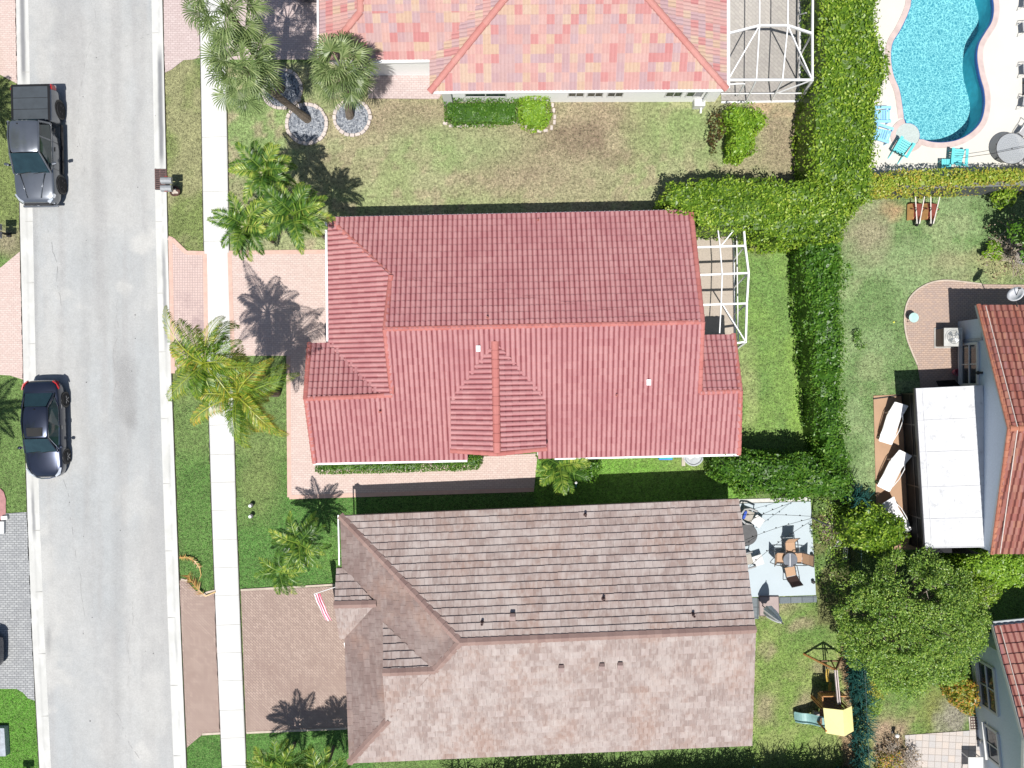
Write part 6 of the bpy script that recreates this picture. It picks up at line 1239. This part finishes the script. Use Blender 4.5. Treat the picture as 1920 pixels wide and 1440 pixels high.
m.build('fan_blade', plain('steel blade', (.6, .62, .64), .3, .7), T, off=o); m = MB()
for r in (.08, .16, .24, .32): m.tube([(c.x+r*math.cos(t*.3927), c.y+r*math.sin(t*.3927), .97) for t in range(17)], .005, 4)
m.build('guard', blk, T, off=o); m = MB(); m.prism([(c.x-.5, c.y-.5), (c.x+.5, c.y-.5), (c.x+.5, c.y+.5), (c.x-.5, c.y+.5)], .04, .08); m.build('base_slab', plain('slab', A(200, 196, 190), .8), T, off=o)
T = thing('glass_table', 'small round pale green glass table on the curved paver patio', 'table', P(1704, 597)); o = tuple(T.location); c = Vector(o); m = MB(); m.lathe((c.x, c.y, .5), [(0, 0), (.23, 0), (.24, .01), (.23, .02), (0, .02)], 24); m.build('tabletop', plain('pale green glass', (.42, .62, .58), .1), T, off=o)
for k in range(3): a = k*2.09; m = MB(); m.tube([(c.x+.15*math.cos(a), c.y+.15*math.sin(a), .5), (c.x+.2*math.cos(a), c.y+.2*math.sin(a), .04)], .012, 6); m.build('leg', blk, T, off=o)
T = thing('bucket', 'pink bucket beside the door on the shaded pavers', 'bucket', P(1788, 698)); o = tuple(T.location); m = MB(); m.lathe(o, [(.12, .04), (.17, .36), (.18, .37), (.155, .36), (.11, .08), (0, .08)], 18); m.build('bucket_body', plain('pink plastic', (.55, .16, .22), .5), T, off=o); m = MB(); m.tube([(o[0]-.17, o[1], .36), (o[0]-.1, o[1]-.1, .38), (o[0]+.1, o[1]-.1, .38), (o[0]+.17, o[1], .36)], .008, 5); m.build('handle', chrome, T, off=o)
T = tag(MB().lathe((0, 0, 0), [(0, -.05), (.035, -.035), (.05, 0), (.035, .035), (0, .05)], 14).build('ball', plain('yellow ball', (.7, .72, .12), .7)), 'small yellow ball on the right lawn', 'ball'); T.location = P(1676, 604, .05)
T = thing('doormat', 'dark leaning board beside the white patio cover', 'board', P(1778, 722)); o = tuple(T.location); m = MB(); a = P(1757, 716, .06); m.add([P(1755, 714, .06), P(1790, 712, .5), P(1802, 724, .5), P(1760, 724, .06)], [(0, 1, 2, 3)]); q = m.build('panel', blackp, T, off=o); z = q.modifiers.new('t', 'SOLIDIFY'); z.thickness = .04; T.name = 'board'
# pool side
aq = plain('turquoise painted wood', (.13, .56, .60), .55, var=.08, scale=4); sky_ = plain('sky blue painted wood', (.26, .54, .78), .55, var=.08, scale=4)
def adirondack(label, uv, rz, mat, grp):
    T = thing('adirondack_chair', label, 'chair', (0, 0, 0), grp)
    m = MB()
    for k in range(6): y = -.38+k*.10; m.box((0, y, .40-.035*k), (.52, .085, .022), tilt=-.3)
    m.build('seat', mat, T); m = MB()
    for k in range(5): x = -.22+k*.11; m.bar((x*.9, .17, .22), (x*1.15, .52, .95-.05*abs(k-2)), .095, .02)
    m.bar((-.27, .40, .70), (.27, .40, .70), .03, .07); m.build('backrest', mat, T)
    for s in (-1, 1): m = MB(); m.bar((s*.34, -.42, .56), (s*.34, .38, .54), .13, .025); m.build('armrest', mat, T)
    for s in (-1, 1): m = MB(); m.bar((s*.29, -.40, .55), (s*.29, -.40, 0), .03, .09); m.build('leg', mat, T); m = MB(); m.bar((s*.27, -.38, .38), (s*.27, .62, .02), .03, .1); m.build('leg', mat, T)
    T.location = P(*uv); T.location.z = .06; T.rotation_euler = (0, 0, rz); return T
ad = adirondack('turquoise adirondack chair below the round spa', (1684, 283), math.radians(150), aq, 'wooden pool chairs'); clone(ad, P(1788, 300, .06), math.radians(176), 'turquoise adirondack chair against the golden hedge')
ad2 = adirondack('pale blue chair nearer the top beside the tall hedge', (1644, 222), math.radians(90), sky_, 'wooden pool chairs'); clone(ad2, P(1646, 256, .06), math.radians(72), 'pale blue chair just above the turquoise chair beside the tall hedge')
T = thing('side_table', 'small turquoise table left of the turquoise chair by the golden hedge', 'table', P(1766, 311, .06)); o = tuple(T.location); m = MB()
for k in range(4): m.box((o[0]-.18+k*.12, o[1], .48), (.11, .44, .02))
m.build('tabletop', aq, T, off=o)
for i in (-1, 1):
    for j in (-1, 1): m = MB(); m.box((o[0]+i*.18, o[1]+j*.18, .27), (.05, .05, .42)); m.build('leg', aq, T, off=o)
gw = plain('grey wicker', (.34, .34, .35), .8, var=.25, scale=25); wf2 = plain('white metal tube', (.7, .7, .7), .4)
def pchair(label, uv, rz):
    T = thing('patio_chair', label, 'chair', (0, 0, 0), 'white framed chairs at the right edge of the pool deck')
    m = MB(); m.prism([(-.25, -.25), (.25, -.25), (.25, .22), (-.25, .22)], .42, .45); m.build('seat', gw, T); m = MB(); m.bar((0, .22, .46), (0, .36, .92), .5, .025); m.build('backrest', gw, T)
    m = MB()
    for s in (-1, 1): m.tube([(s*.28, -.30, 0), (s*.28, -.26, .62), (s*.28, .26, .64), (s*.28, .38, .95)], .018, 6); m.tube([(s*.28, .30, 0), (s*.28, .2, .45)], .018, 6)
    m.tube([(-.28, .38, .95), (.28, .38, .95)], .018, 6); m.build('frame', wf2, T); T.location = P(*uv); T.location.z = .06; T.rotation_euler = (0, 0, rz); return T
pc_ = pchair('white framed chair at the very top of the right edge', (1917, 12), math.radians(-95)); clone(pc_, P(1917, 58, .06), math.radians(-85), 'white framed chair second from the top at the right edge'); clone(pc_, P(1918, 136, .06), math.radians(-88), 'white framed chair just above the dark slatted bench'); clone(pc_, P(1917, 197, .06), math.radians(-98), 'white framed chair just below the dark slatted bench')
T = thing('bench', 'dark slatted bench between the white framed chairs at the right edge', 'bench', P(1926, 167, .06)); o = tuple(T.location); m = MB()
for k in range(4): m.box((o[0]-.22+k*.14, o[1], .45), (.11, .8, .03))
m.build('seat', gw, T, off=o)
for j in (-1, 1): m = MB(); m.box((o[0], o[1]+j*.3, .25), (.5, .06, .38)); m.build('leg', blk, T, off=o)
T = thing('round_table', 'round grey glass table with a lacy rim at the right edge of the pool deck', 'table', P(1881, 286, .06)); o = tuple(T.location)
gt = NT('frosted table glass'); tr_ = gt.n('BsdfTransparent'); mx_ = gt.n('MixShader'); nn_ = gt.noise(26, 3); gt.t.links.new(gt.ramp(nn_, [(.4, .5), (.6, .85)]), mx_.inputs[0]); gt.done((.40, .42, .44), .35); gt.t.links.new(tr_.outputs[0], mx_.inputs[1]); gt.t.links.new(gt.b.outputs[0], mx_.inputs[2]); gt.t.links.new(mx_.outputs[0], gt.o.inputs[0])
m = MB(); m.lathe((o[0], o[1], .74), [(0, .0), (.74, .0), (.74, .012), (0, .012)], 40); m.build('tabletop', gt.m, T, off=o); m = MB(); m.tube([(o[0]+.75*math.cos(t*.1963), o[1]+.75*math.sin(t*.1963), .745) for t in range(33)], .018, 6); m.build('rim', brz_ if 0 else plain('dark bronze tube', (.06, .055, .055), .45), T, off=o)
m = MB(); m.lathe((o[0], o[1], .755), [(.03, 0), (.03, .02), (0, .03)], 10); m.build('centre_cap', blk, T, off=o)
for k in range(4): a = k*1.571+.7; m = MB(); m.tube([(o[0]+.45*math.cos(a), o[1]+.45*math.sin(a), .74), (o[0]+.3*math.cos(a), o[1]+.3*math.sin(a), .4), (o[0]+.55*math.cos(a), o[1]+.55*math.sin(a), .06)], .02, 6); m.build('leg', blk, T, off=o)
clone(pc_, P(1912, 252, .06), math.radians(-35), 'white framed chair above the round grey table'); clone(pc_, P(1907, 304, .06), math.radians(200), 'white framed chair below the round grey table')
T = thing('cable', 'thin dark cable crossing the pool deck over the round grey table', 'cable', P(1820, 300)); o = tuple(T.location); m = MB(); m.tube([P(1803, 296, 1.0), P(1860, 288, 1.0), P(1930, 274, 1.1), P(2050, 250, 1.6)], .012, 5); m.build('wire', blk, T, off=o)
# wheelbarrows leaning upside down
rb = plain('rusty red tray', (.20, .045, .03), .6, var=.3, scale=5); wd = plain('varnished wood', (.55, .32, .13), .6, var=.2)
def barrow(label, uv):
    T = thing('wheelbarrow', label, 'wheelbarrow', (0, 0, 0), 'wheelbarrows tipped against the garden wall')
    m = MB(); top = [(-.17, -.28, .55), (.17, -.28, .55), (.17, .30, .55), (-.17, .30, .55)]; bot = [(-.30, -.42, .18), (.28, -.42, .18), (.28, .42, .18), (-.30, .42, .18)]
    m.add(bot+top, [(4, 5, 6, 7), (0, 1, 5, 4), (1, 2, 6, 5), (2, 3, 7, 6), (3, 0, 4, 7)]); m.bar((-.3, .05, .5), (.3, .05, .5), .05); m.build('tray', rb, T)
    for s in (-1, 1): m = MB(); m.bar((s*.06, -.66, .50), (s*.22, .62, .66), .045); m.build('handle', plain('pale handle', (.62, .58, .52), .6), T)
    m = MB(); m.lathe((0, -.58, .36), [(.06, -.045), (.15, -.05), (.19, -.03), (.19, .03), (.15, .05), (.06, .045)], 20, ax='X'); wh = m.build('wheel', rubber, T); m = MB(); m.lathe((0, -.58, .36), [(0, -.055), (.08, -.05), (.08, .05), (0, .055)], 14, ax='X'); m.build('hub', plain('grey hub', (.4, .4, .4)), wh)
    m = MB(); m.add([(-.36, -.44, .1), (-.22, -.42, .45), (-.18, .34, .5), (-.34, .36, .12)], [(0, 1, 2, 3)]); q = m.build('side_board', wd, T); z = q.modifiers.new('t', 'SOLIDIFY'); z.thickness = .03
    for s in (-1, 1): m = MB(); m.tube([(s*.16, -.1, .55), (s*.2, .02, .78), (s*.16, .14, .55)], .016, 6); m.build('leg', blk, T)
    T.location = P(*uv); return T
wb = barrow('left rusty red wheelbarrow tipped against the garden wall', (1712, 398)); clone(wb, P(1739, 398), math.radians(-3), 'right rusty red wheelbarrow tipped against the garden wall')
# south side of the pink tile house
T = thing('storage_tub', 'green topped blue plastic tub on the lawn under the pink eave', 'tub', P(1246, 852)); o = tuple(T.location); m = MB(); m.box((o[0], o[1], .17), (.68, .5, .32)); m.build('tub', plain('blue plastic', (.04, .22, .62), .4), T, off=o, bev=.04); m = MB(); m.box((o[0], o[1]+.03, .36), (.66, .42, .07)); m.build('lid', plain('green plastic', (.02, .42, .30), .4), T, off=o, bev=.03)
T = thing('fire_pit', 'round fire pit tray with white blocks on the lawn under the pink eave', 'fire pit', P(1298, 854)); o = tuple(T.location); m = MB(); m.lathe(o, [(.46, 0), (.5, .3), (.44, .3), (.40, .22)], 28); m.build('rim', plain('pale grey rim', A(200, 206, 212), .6), T, off=o); m = MB(); m.lathe(o, [(0, .2), (.41, .2)], 28); m.build('lava_bed', plain('red brown stones', (.20, .05, .03), .9, var=.3, scale=12), T, off=o)
for i, (x, y, a) in enumerate(((-.12, -.06, .5), (.16, .0, -.3), (.0, .18, 1.2))): m = MB(); m.box((o[0]+x, o[1]+y, .24), (.24, .15, .07), a); m.build('block', plain('white block', (.7, .68, .62), .8), T, off=o, bev=.01)
T = tag(MB().box((0, 0, .04), (.18, .5, .08)).build('paving_slab', plain('cream slab', A(214, 206, 190), .8), bev=.01), 'small cream slab beside the round fire pit', 'slab'); T.location = P(1281, 864)
T = thing('garden_stake', 'pale blue stake standing between the entry path and the brown roof', 'stake', P(1079, 915)); o = tuple(T.location); m = MB(); m.tube([P(1080, 913, .02), P(1080, 905, 1.1)], .035, 8); m.build('pole', plain('teal plastic', (.10, .34, .42), .5), T, off=o); m = MB(); m.lathe(P(1080, 905, 1.1), [(.05, 0), (.06, .06), (0, .1)], 10); m.build('cap', white, T, off=o)
# ---- patio of the brown house
brz = plain('dark bronze tube', (.06, .055, .055), .45); tanf = plain('tan sling', (.42, .27, .17), .8, var=.08, scale=30); brf = plain('brown sling back', (.14, .09, .08), .8, var=.1, scale=30)
def sling(label, uv, rz, mat=tanf, back=tanf):
    T = thing('sling_chair', label, 'chair', (0, 0, 0), 'sling chairs around the small patio table'); m = MB()
    m.add([(-.24, -.30, .44), (.24, -.30, .44), (.24, .16, .40), (-.24, .16, .40)], [(0, 1, 2, 3)]); q = m.build('seat', mat, T); z = q.modifiers.new('t', 'SOLIDIFY'); z.thickness = .02
    m = MB(); m.add([(-.24, .17, .42), (.24, .17, .42), (.24, .36, .78), (-.24, .36, .78)], [(0, 1, 2, 3)]); m.add([(-.24, .36, .78), (.24, .36, .78), (.25, .48, 1.08), (-.25, .48, 1.08)], [(0, 1, 2, 3)]); q = m.build('backrest', back, T); z = q.modifiers.new('t', 'SOLIDIFY'); z.thickness = .02
    m = MB()
    for s in (-1, 1): m.tube([(s*.26, -.32, .43), (s*.26, .17, .41), (s*.26, .36, .78), (s*.27, .49, 1.10)], .018, 6)
    m.tube([(-.27, .49, 1.10), (.27, .49, 1.10)], .018, 6); m.build('frame', brz, T)
    for s in (-1, 1): m = MB(); m.tube([(s*.30, -.34, .04), (s*.31, -.34, .60), (s*.31, -.25, .66), (s*.31, .2, .64), (s*.27, .33, .72)], .02, 6); m.tube([(s*.31, .2, .64), (s*.31, .36, .04)], .018, 6); m.build('armrest', brz, T)
    T.location = P(*uv); T.location.z = .07; T.rotation_euler = (0, 0, rz); return T
sc_ = sling('sling chair with a tan back at the top of the small patio table', (1475, 1020), math.radians(3)); clone(sc_, P(1458, 1043, .07), math.radians(88), 'sling chair left of the small patio table'); clone(sc_, P(1492, 1043, .07), math.radians(-92), 'sling chair right of the small patio table')
sling('sling chair with a dark brown back below the small patio table', (1476, 1070), math.radians(192), tanf, brf)
T = thing('patio_table', 'small round glass table between the four sling chairs', 'table', P(1474, 1045, .07)); o = tuple(T.location); m = MB(); m.lathe((o[0], o[1], .66), [(0, 0), (.34, 0), (.35, .012), (.34, .024), (0, .024)], 26); m.build('tabletop', plain('smoked glass', (.16, .17, .19), .08, spec=.8), T, off=o); m = MB(); m.bar((o[0]-.02, o[1]+.3, .69), (o[0]-.02, o[1]-.3, .69), .05, .02); m.build('runner', plain('pale runner', (.5, .5, .52)), T, off=o)
for k in range(4): a = k*1.571+.78; m = MB(); m.tube([(o[0]+.25*math.cos(a), o[1]+.25*math.sin(a), .66), (o[0]+.3*math.cos(a), o[1]+.3*math.sin(a), .07)], .015, 6); m.build('leg', brz, T, off=o)
T = thing('wide_round_table', 'dark round table half under the brown roof edge', 'table', P(1393, 998, .07)); o = tuple(T.location); m = MB(); m.lathe((o[0], o[1], .70), [(0, 0), (.50, 0), (.52, .02), (.50, .045), (0, .045)], 32); m.build('tabletop', plain('grey brown tabletop', A(96, 96, 98), .6, var=.15, scale=8), T, off=o); m = MB(); m.lathe((o[0], o[1], .07), [(.25, 0), (.22, .04), (.06, .08), (.05, .62)], 14); m.build('pedestal', blk, T, off=o)
def sqtable(label, uv, rz):
    T = thing('side_table', label, 'table', (0, 0, 0), 'small square white side tables'); m = MB(); m.box((0, 0, .46), (.5, .5, .03)); m.build('tabletop', white, T, bev=.01)
    for i in (-1, 1):
        for j in (-1, 1): m = MB(); m.box((i*.22, j*.22, .23), (.03, .03, .44)); m.build('leg', wf2, T)
    T.location = P(*uv); T.location.z = .07; T.rotation_euler = (0, 0, rz); return T
q = sqtable('square white table beside the blue and beige chair', (1415, 974), math.radians(-35)); clone(q, P(1416, 1047, .07), math.radians(18), 'square white table below the dark round table')
def bchair(label, uv, rz):
    T = thing('armchair', label, 'chair', (0, 0, 0), 'rounded patio armchairs with blue cushions'); m = MB(); m.prism([(-.26, -.26), (.26, -.26), (.26, .24), (-.26, .24)], .38, .43); m.build('seat', plain('beige cushion', A(200, 192, 180), .8, var=.15, scale=14), T, bev=.03)
    m = MB(); m.box((0, .22, .58), (.42, .14, .3), tilt=-.25); m.build('cushion', plain('blue cushion', (.04, .09, .42), .8, var=.3, scale=10), T, bev=.05)
    m = MB(); m.tube([(-.36, -.3, .6), (-.37, .1, .66), (-.25, .38, .78), (0, .46, .82), (.25, .38, .78), (.37, .1, .66), (.36, -.3, .6)], .05, 8); m.build('backrest', plain('pale wicker', A(206, 206, 206), .8, var=.15, scale=30), T, smooth=True)
    for i in (-1, 1):
        for j in (-1, 1): m = MB(); m.tube([(i*.33, j*.28, .6), (i*.33, j*.28, 0)], .025, 6); m.build('leg', blk, T)
    T.location = P(*uv); T.location.z = .07; T.rotation_euler = (0, 0, rz); return T
q = bchair('rounded chair with a blue cushion by the corner of the blue patio', (1397, 964), math.radians(70)); clone(q, P(1396, 1046, .07), math.radians(105), 'rounded chair with a blue cushion mostly under the brown roof edge')
T = thing('closed_umbrella', 'closed white cantilever umbrella standing on the pink base mat', 'umbrella', P(1428, 1134)); o = tuple(T.location); c = Vector(o); uw = plain('white umbrella cloth', (.84, .84, .84), .75, var=.04)
m = MB(); pr = [(.05, .95), (.20, 1.0), (.25, 1.2), (.21, 1.8), (.13, 2.5), (.04, 2.95), (0, 3.0)]; V = []; F = []; n = 16
for r, z in pr:
    for k in range(n): a = 2*math.pi*k/n; rr = r*(1+.22*(k % 2)); V.append((c.x+rr*math.cos(a), c.y+rr*math.sin(a), z))
for i in range(len(pr)-1):
    for k in range(n): a, b = i*n+k, i*n+(k+1) % n; F.append((a, b, b+n, a+n))
np_mesh('canopy', V, F, uw, T, off=o); m = MB(); m.tube([(c.x, c.y, .05), (c.x, c.y, 3.2)], .025, 8); m.build('pole', brz, T, off=o); m = MB(); m.tube([(c.x, c.y, 1.5), (c.x, c.y, 1.56)], .16, 12); m.build('strap', plain('grey strap', (.2, .2, .22)), T, off=o)
T = thing('base_mat', 'flat pinkish square base mat at the corner of the blue patio', 'base mat', P(1440, 1135)); o = tuple(T.location); m = MB(); m.prism(GP([(1421, 1116), (1459, 1116), (1460, 1153), (1422, 1154)]), .05, .16); m.build('slab', plain('pinkish grey slab', A(196, 178, 174), .8, var=.06), T, off=o, bev=.03); m = MB(); a = GP([(1422, 1117), (1458, 1117), (1459, 1152), (1423, 1153)]); m.tube([(p.x, p.y, .165) for p in a+a[:1]], .015, 5); m.build('rim', brz, T, off=o)
T = thing('post', 'thin post at the top right corner of the blue patio', 'post', P(1520, 970)); o = tuple(T.location); m = MB(); m.box((o[0], o[1], 1.1), (.06, .06, 2.2)); m.build('pole', brz, T, off=o); m = MB(); m.lathe((o[0], o[1], 2.2), [(.05, 0), (.05, .03), (0, .06)], 10); m.build('cap', brz, T, off=o)
for i, (a, b, lab) in enumerate((((1388, 965, 2.3), (1519, 968, 2.2), 'string of little bulbs running level across the blue patio'), ((1398, 1012, 2.4), (1521, 972, 2.2), 'string of little bulbs sloping up from the brown roof edge'), ((1405, 1062, 2.4), (1522, 976, 2.2), 'steepest string of little bulbs over the sling chairs'), ((1392, 985, 2.3), (1480, 944, 2.3), 'string of little bulbs ending in the loose hedge'))):
    T = thing('string_lights', lab, 'string lights', P(a[0], a[1]), 'strings of little bulbs over the blue patio'); o = tuple(T.location); p, q = P(*a), P(*b); n = 16; m = MB(); pts = [p.lerp(q, k/n)-Vector((0, 0, .25*math.sin(math.pi*k/n))) for k in range(n+1)]; m.tube(pts, .009, 4); m.build('wire', blk, T, off=o)
    for k in range(2, n, 3): m = MB(); m.lathe(pts[k]-Vector((0, 0, .1)), [(0, -.04), (.03, -.02), (.03, .03), (.015, .09)], 8); m.build('bulb', blk, T, off=o)
for i, (u, v) in enumerate(((1521, 1040), (1523, 1090))):
    T = thing('lantern', ('small dark lantern on the right edge of the blue patio', 'pair end dark lantern near the lower right of the blue patio')[i], 'lantern', P(u, v, .07)); o = tuple(T.location); m = MB(); m.box((o[0], o[1], .16), (.12, .12, .18)); m.build('body', blk, T, off=o); m = MB(); m.lathe((o[0], o[1], .25), [(.09, 0), (.03, .06), (0, .07)], 8); m.build('top', brz, T, off=o)
# ---- play set
T = thing('playset', 'wooden playset with a yellow gable roof, swings and a green slide', 'playset', P(1543, 1300)); o = tuple(T.location); ply = plain('pale yellow roof', (.86, .76, .34), .6, var=.02); cedar = plain('orange cedar', (.42, .20, .07), .7, var=.2, scale=6); dkw = plain('weathered dark wood', (.16, .09, .05), .8, var=.25)
rN, rS = P(1580, 1331, 2.35), P(1582.5, 1380, 2.35); lN, lS = P(1543, 1327, 1.8), P(1548, 1374, 1.8); eN, eS = P(1596.5, 1323, 1.8), P(1600, 1370, 1.8)
m = MB()
for a, b, c, d in ((lN, rN, rS, lS), (rN, eN, eS, rS)): up = Vector((0, 0, .04)); m.add([a, b, c, d, a+up, b+up, c+up, d+up], [(0, 3, 2, 1), (4, 5, 6, 7), (0, 1, 5, 4), (1, 2, 6, 5), (2, 3, 7, 6), (3, 0, 4, 7)])
rf_ = m.build('roof', ply, T, off=o)
cx0, cx1, cy0, cy1 = lN.x+.12, eN.x-.12, lS.y+.12, lN.y-.1; fx0, fy1 = P(1521, 1303).x, P(1521, 1303).y
for x in (cx0, cx1):
    for y in (cy0, cy1): m = MB(); m.box((x, y, .95), (.07, .07, 1.9)); m.build('post', cedar, T, off=o)
m = MB(); zf = .95
for k in range(12): y = cy0+k*(cy1-cy0+.5)/11; m.box(((cx0+cx1)/2+.02, y, zf), (cx1-cx0-.05, .12, .03))
m.build('deck', dkw, T, off=o); m = MB()
for k in range(12): x = cx0+k*(cx1-cx0)/11; m.box((x, cy1+.5, zf+.25), (.06, .02, .5))
m.bar((cx0, cy1+.5, zf+.5), (cx1, cy1+.5, zf+.5), .05); m.bar((cx0, cy1, zf+.5), (cx0, cy1+.5, zf+.5), .05)
for k in range(4): m.box((cx0-.02, cy1+.08+k*.12, zf+.2), (.02, .08, .5))
m.build('railing', cedar, T, off=o)
for k, (u, v) in enumerate(((1521, 1308), (1560, 1308))): m = MB(); p = P(u, v); m.box((p.x, p.y, .7), (.06, .06, 1.4)); m.build('post', cedar, T, off=o)
s0, s1 = P(1489, 1342, .12), P(1546, 1352, .98); m = MB(); n = 12; V = []; F = []
for k in range(n+1):
    t = k/n; c = s0.lerp(s1, t); c.z = .14+(.84)*(t**1.0)+.05*math.sin(t*9); d = (s1-s0).normalized(); sd_ = Vector((-d.y, d.x, 0)).normalized()
    for w, z in ((-.26, .10), (-.22, .10), (-.19, 0), (.19, 0), (.22, .10), (.26, .10)): q = c+sd_*w; V.append((q.x, q.y, q.z+z))
for k in range(n):
    for j in range(5): a = k*6+j; F.append((a, a+1, a+7, a+6))
q = np_mesh('slide', V, F, plain('grey green slide', (.20, .34, .33), .35, var=.2, scale=3), T, off=o); z = q.modifiers.new('t', 'SOLIDIFY'); z.thickness = .02
apx = P(1567, 1256, 1.85); m = MB(); bs = P(1573, 1320, 1.85)
for dxx in (-.05, .05): m.bar(apx+Vector((dxx, 0, 0)), bs+Vector((dxx, 0, 0)), .05, .10)
m.build('swing_beam', plain('pale grey wood', (.5, .42, .40), .8), T, off=o)
for u, v in ((1507, 1226), (1580, 1226)): m = MB(); p = P(u, v, 0); m.bar(p, apx, .08, .08); m.build('leg', cedar if u < 1550 else dkw, T, off=o)
m = MB(); a, b = P(1507, 1226), P(1580, 1226); m.bar(a.lerp(apx, .45), b.lerp(apx, .45), .06, .08); m.build('cross_beam', dkw, T, off=o)
m = MB(); m.bar(P(1558, 1238, .5), apx, .05); m.build('brace', cedar, T, off=o)
for i, (u, v, h) in enumerate(((1551, 1265, .5), (1556, 1291, .45))):
    c = P(u, v, h); m = MB(); V = []; F = []
    for k in range(9):
        t = -1+k/4; V += [(c.x-.07, c.y+t*.30, h+.10*t*t), (c.x+.07, c.y+t*.30, h+.10*t*t)]
    for k in range(8): F.append((2*k, 2*k+1, 2*k+3, 2*k+2))
    sw = np_mesh('swing_seat', V, F, plain('yellow swing seat', A(236, 196, 90), .5), T, off=o); z = sw.modifiers.new('t', 'SOLIDIFY'); z.thickness = .03
    m = MB()
    for s in (-1, 1): m.tube([(c.x, c.y+s*.28, h+.09), (apx.x, c.y+s*.2, 1.8)], .008, 4)
    m.build('rope', blk, sw, off=o)
T = thing('storage_box', 'pale box tucked between the green slide and the playset', 'box', P(1530, 1336)); o = tuple(T.location); m = MB(); m.box((o[0]-.06, o[1], .14), (.32, .26, .26), -.3); m.build('box', plain('pinkish box', A(214, 206, 200), .7), T, off=o, bev=.02); m = MB(); m.box((o[0]+.3, o[1]-.04, .12), (.26, .26, .22), .2); m.build('lid', plain('cream lid', A(226, 220, 206), .7), T, off=o, bev=.02)
# ---- small white trellis pieces, lamps, chimney drum
for lab, a, b in (('upper white ladder trellis leaning by the wire fence', (1584, 985), (1582, 1010)), ('slanted white ladder trellis by the wire fence', (1577, 1008), (1570, 1026)), ('lower white ladder trellis by the wire fence', (1586, 1026), (1584, 1050))):
    T = thing('trellis', lab, 'trellis', P(*a)); o = tuple(T.location); p, q = P(*a, .3), P(*b, .3); d = (q-p).normalized(); x = Vector((-d.y, d.x, 0))*.1
    m = MB(); m.bar(p-x, q-x, .02); m.bar(p+x, q+x, .02); m.build('rail', wf2, T, off=o); m = MB()
    for k in range(8): c = p.lerp(q, (k+.5)/8); m.bar(c-x, c+x, .02)
    m.build('rungs', wf2, T, off=o)
for lab, uv in (('white globe lamp in the stony bed left of the tile patio', (1674, 1372)), ('white globe lamp by the blue grey wall at the tile patio', (1832, 1384))):
    T = thing('globe_lamp', lab, 'lamp', P(*uv), 'white globe garden lamps'); o = tuple(T.location); m = MB(); m.tube([o, (o[0], o[1], .32)], .03, 8); m.lathe(o, [(.1, 0), (.08, .04), (.03, .06)], 12); m.build('post', brz, T, off=o); m = MB(); m.lathe((o[0], o[1], .44), [(.11*math.sin(t), -.11*math.cos(t)) for t in [k*math.pi/10 for k in range(11)]], 18); m.build('globe', plain('white globe', (.8, .78, .76), .4), T, off=o, smooth=True)
T = thing('iron_grille', 'square black iron grille on the slab by the blue grey wall', 'grille', P(1826, 1354)); o = tuple(T.location); m = MB(); m.prism(GP([(1815, 1343), (1838, 1342), (1840, 1368), (1817, 1369)]), .0, .05); m.build('slab', plain('cream slab', A(214, 206, 190), .8), T, off=o); m = MB()
for k in range(5): a, b = P(1818+k*4.6, 1344), P(1819.5+k*4.6, 1366); m.bar((a.x, a.y, .07), (b.x, b.y, .07), .03)
for k in range(5): a, b = P(1818, 1345+k*5.2), P(1838, 1344.5+k*5.2); m.bar((a.x, a.y, .075), (b.x, b.y, .075), .03)
m.build('bars', iron, T, off=o)
T = thing('garden_table', 'plain white table at the bottom edge of the tile patio', 'table', P(1814, 1415)); o = tuple(T.location); m = MB(); m.box((o[0], o[1]-.25, .7), (.72, .9, .04)); m.build('tabletop', white, T, off=o)
for i in (-1, 1):
    for j in (-1, 1): m = MB(); m.box((o[0]+i*.3, o[1]-.25+j*.38, .37), (.04, .04, .66)); m.build('leg', wf2, T, off=o)
T = thing('stump_bowl', 'grey stone bowl under the dry shrub at the right edge', 'bowl', P(1912, 484)); o = tuple(T.location); m = MB(); m.lathe(o, [(.22, 0), (.34, .2), (.36, .26), (.30, .26), (.22, .12), (0, .1)], 20); m.build('bowl', plain('speckled stone', (.30, .28, .27), .9, var=.5, scale=30), T, off=o)
T = thing('white_blocks', 'stack of white blocks at the corner of the grey paver driveway', 'blocks', P(6, 985)); o = tuple(T.location); m = MB(); m.box((P(12, 970).x, P(12, 970).y, .12), (.32, .2, .14), .1); m.build('block', white, T, off=o, bev=.01); m = MB(); m.box((P(6, 988).x, P(6, 988).y, .12), (.3, .6, .14)); m.build('block', white, T, off=o, bev=.01)
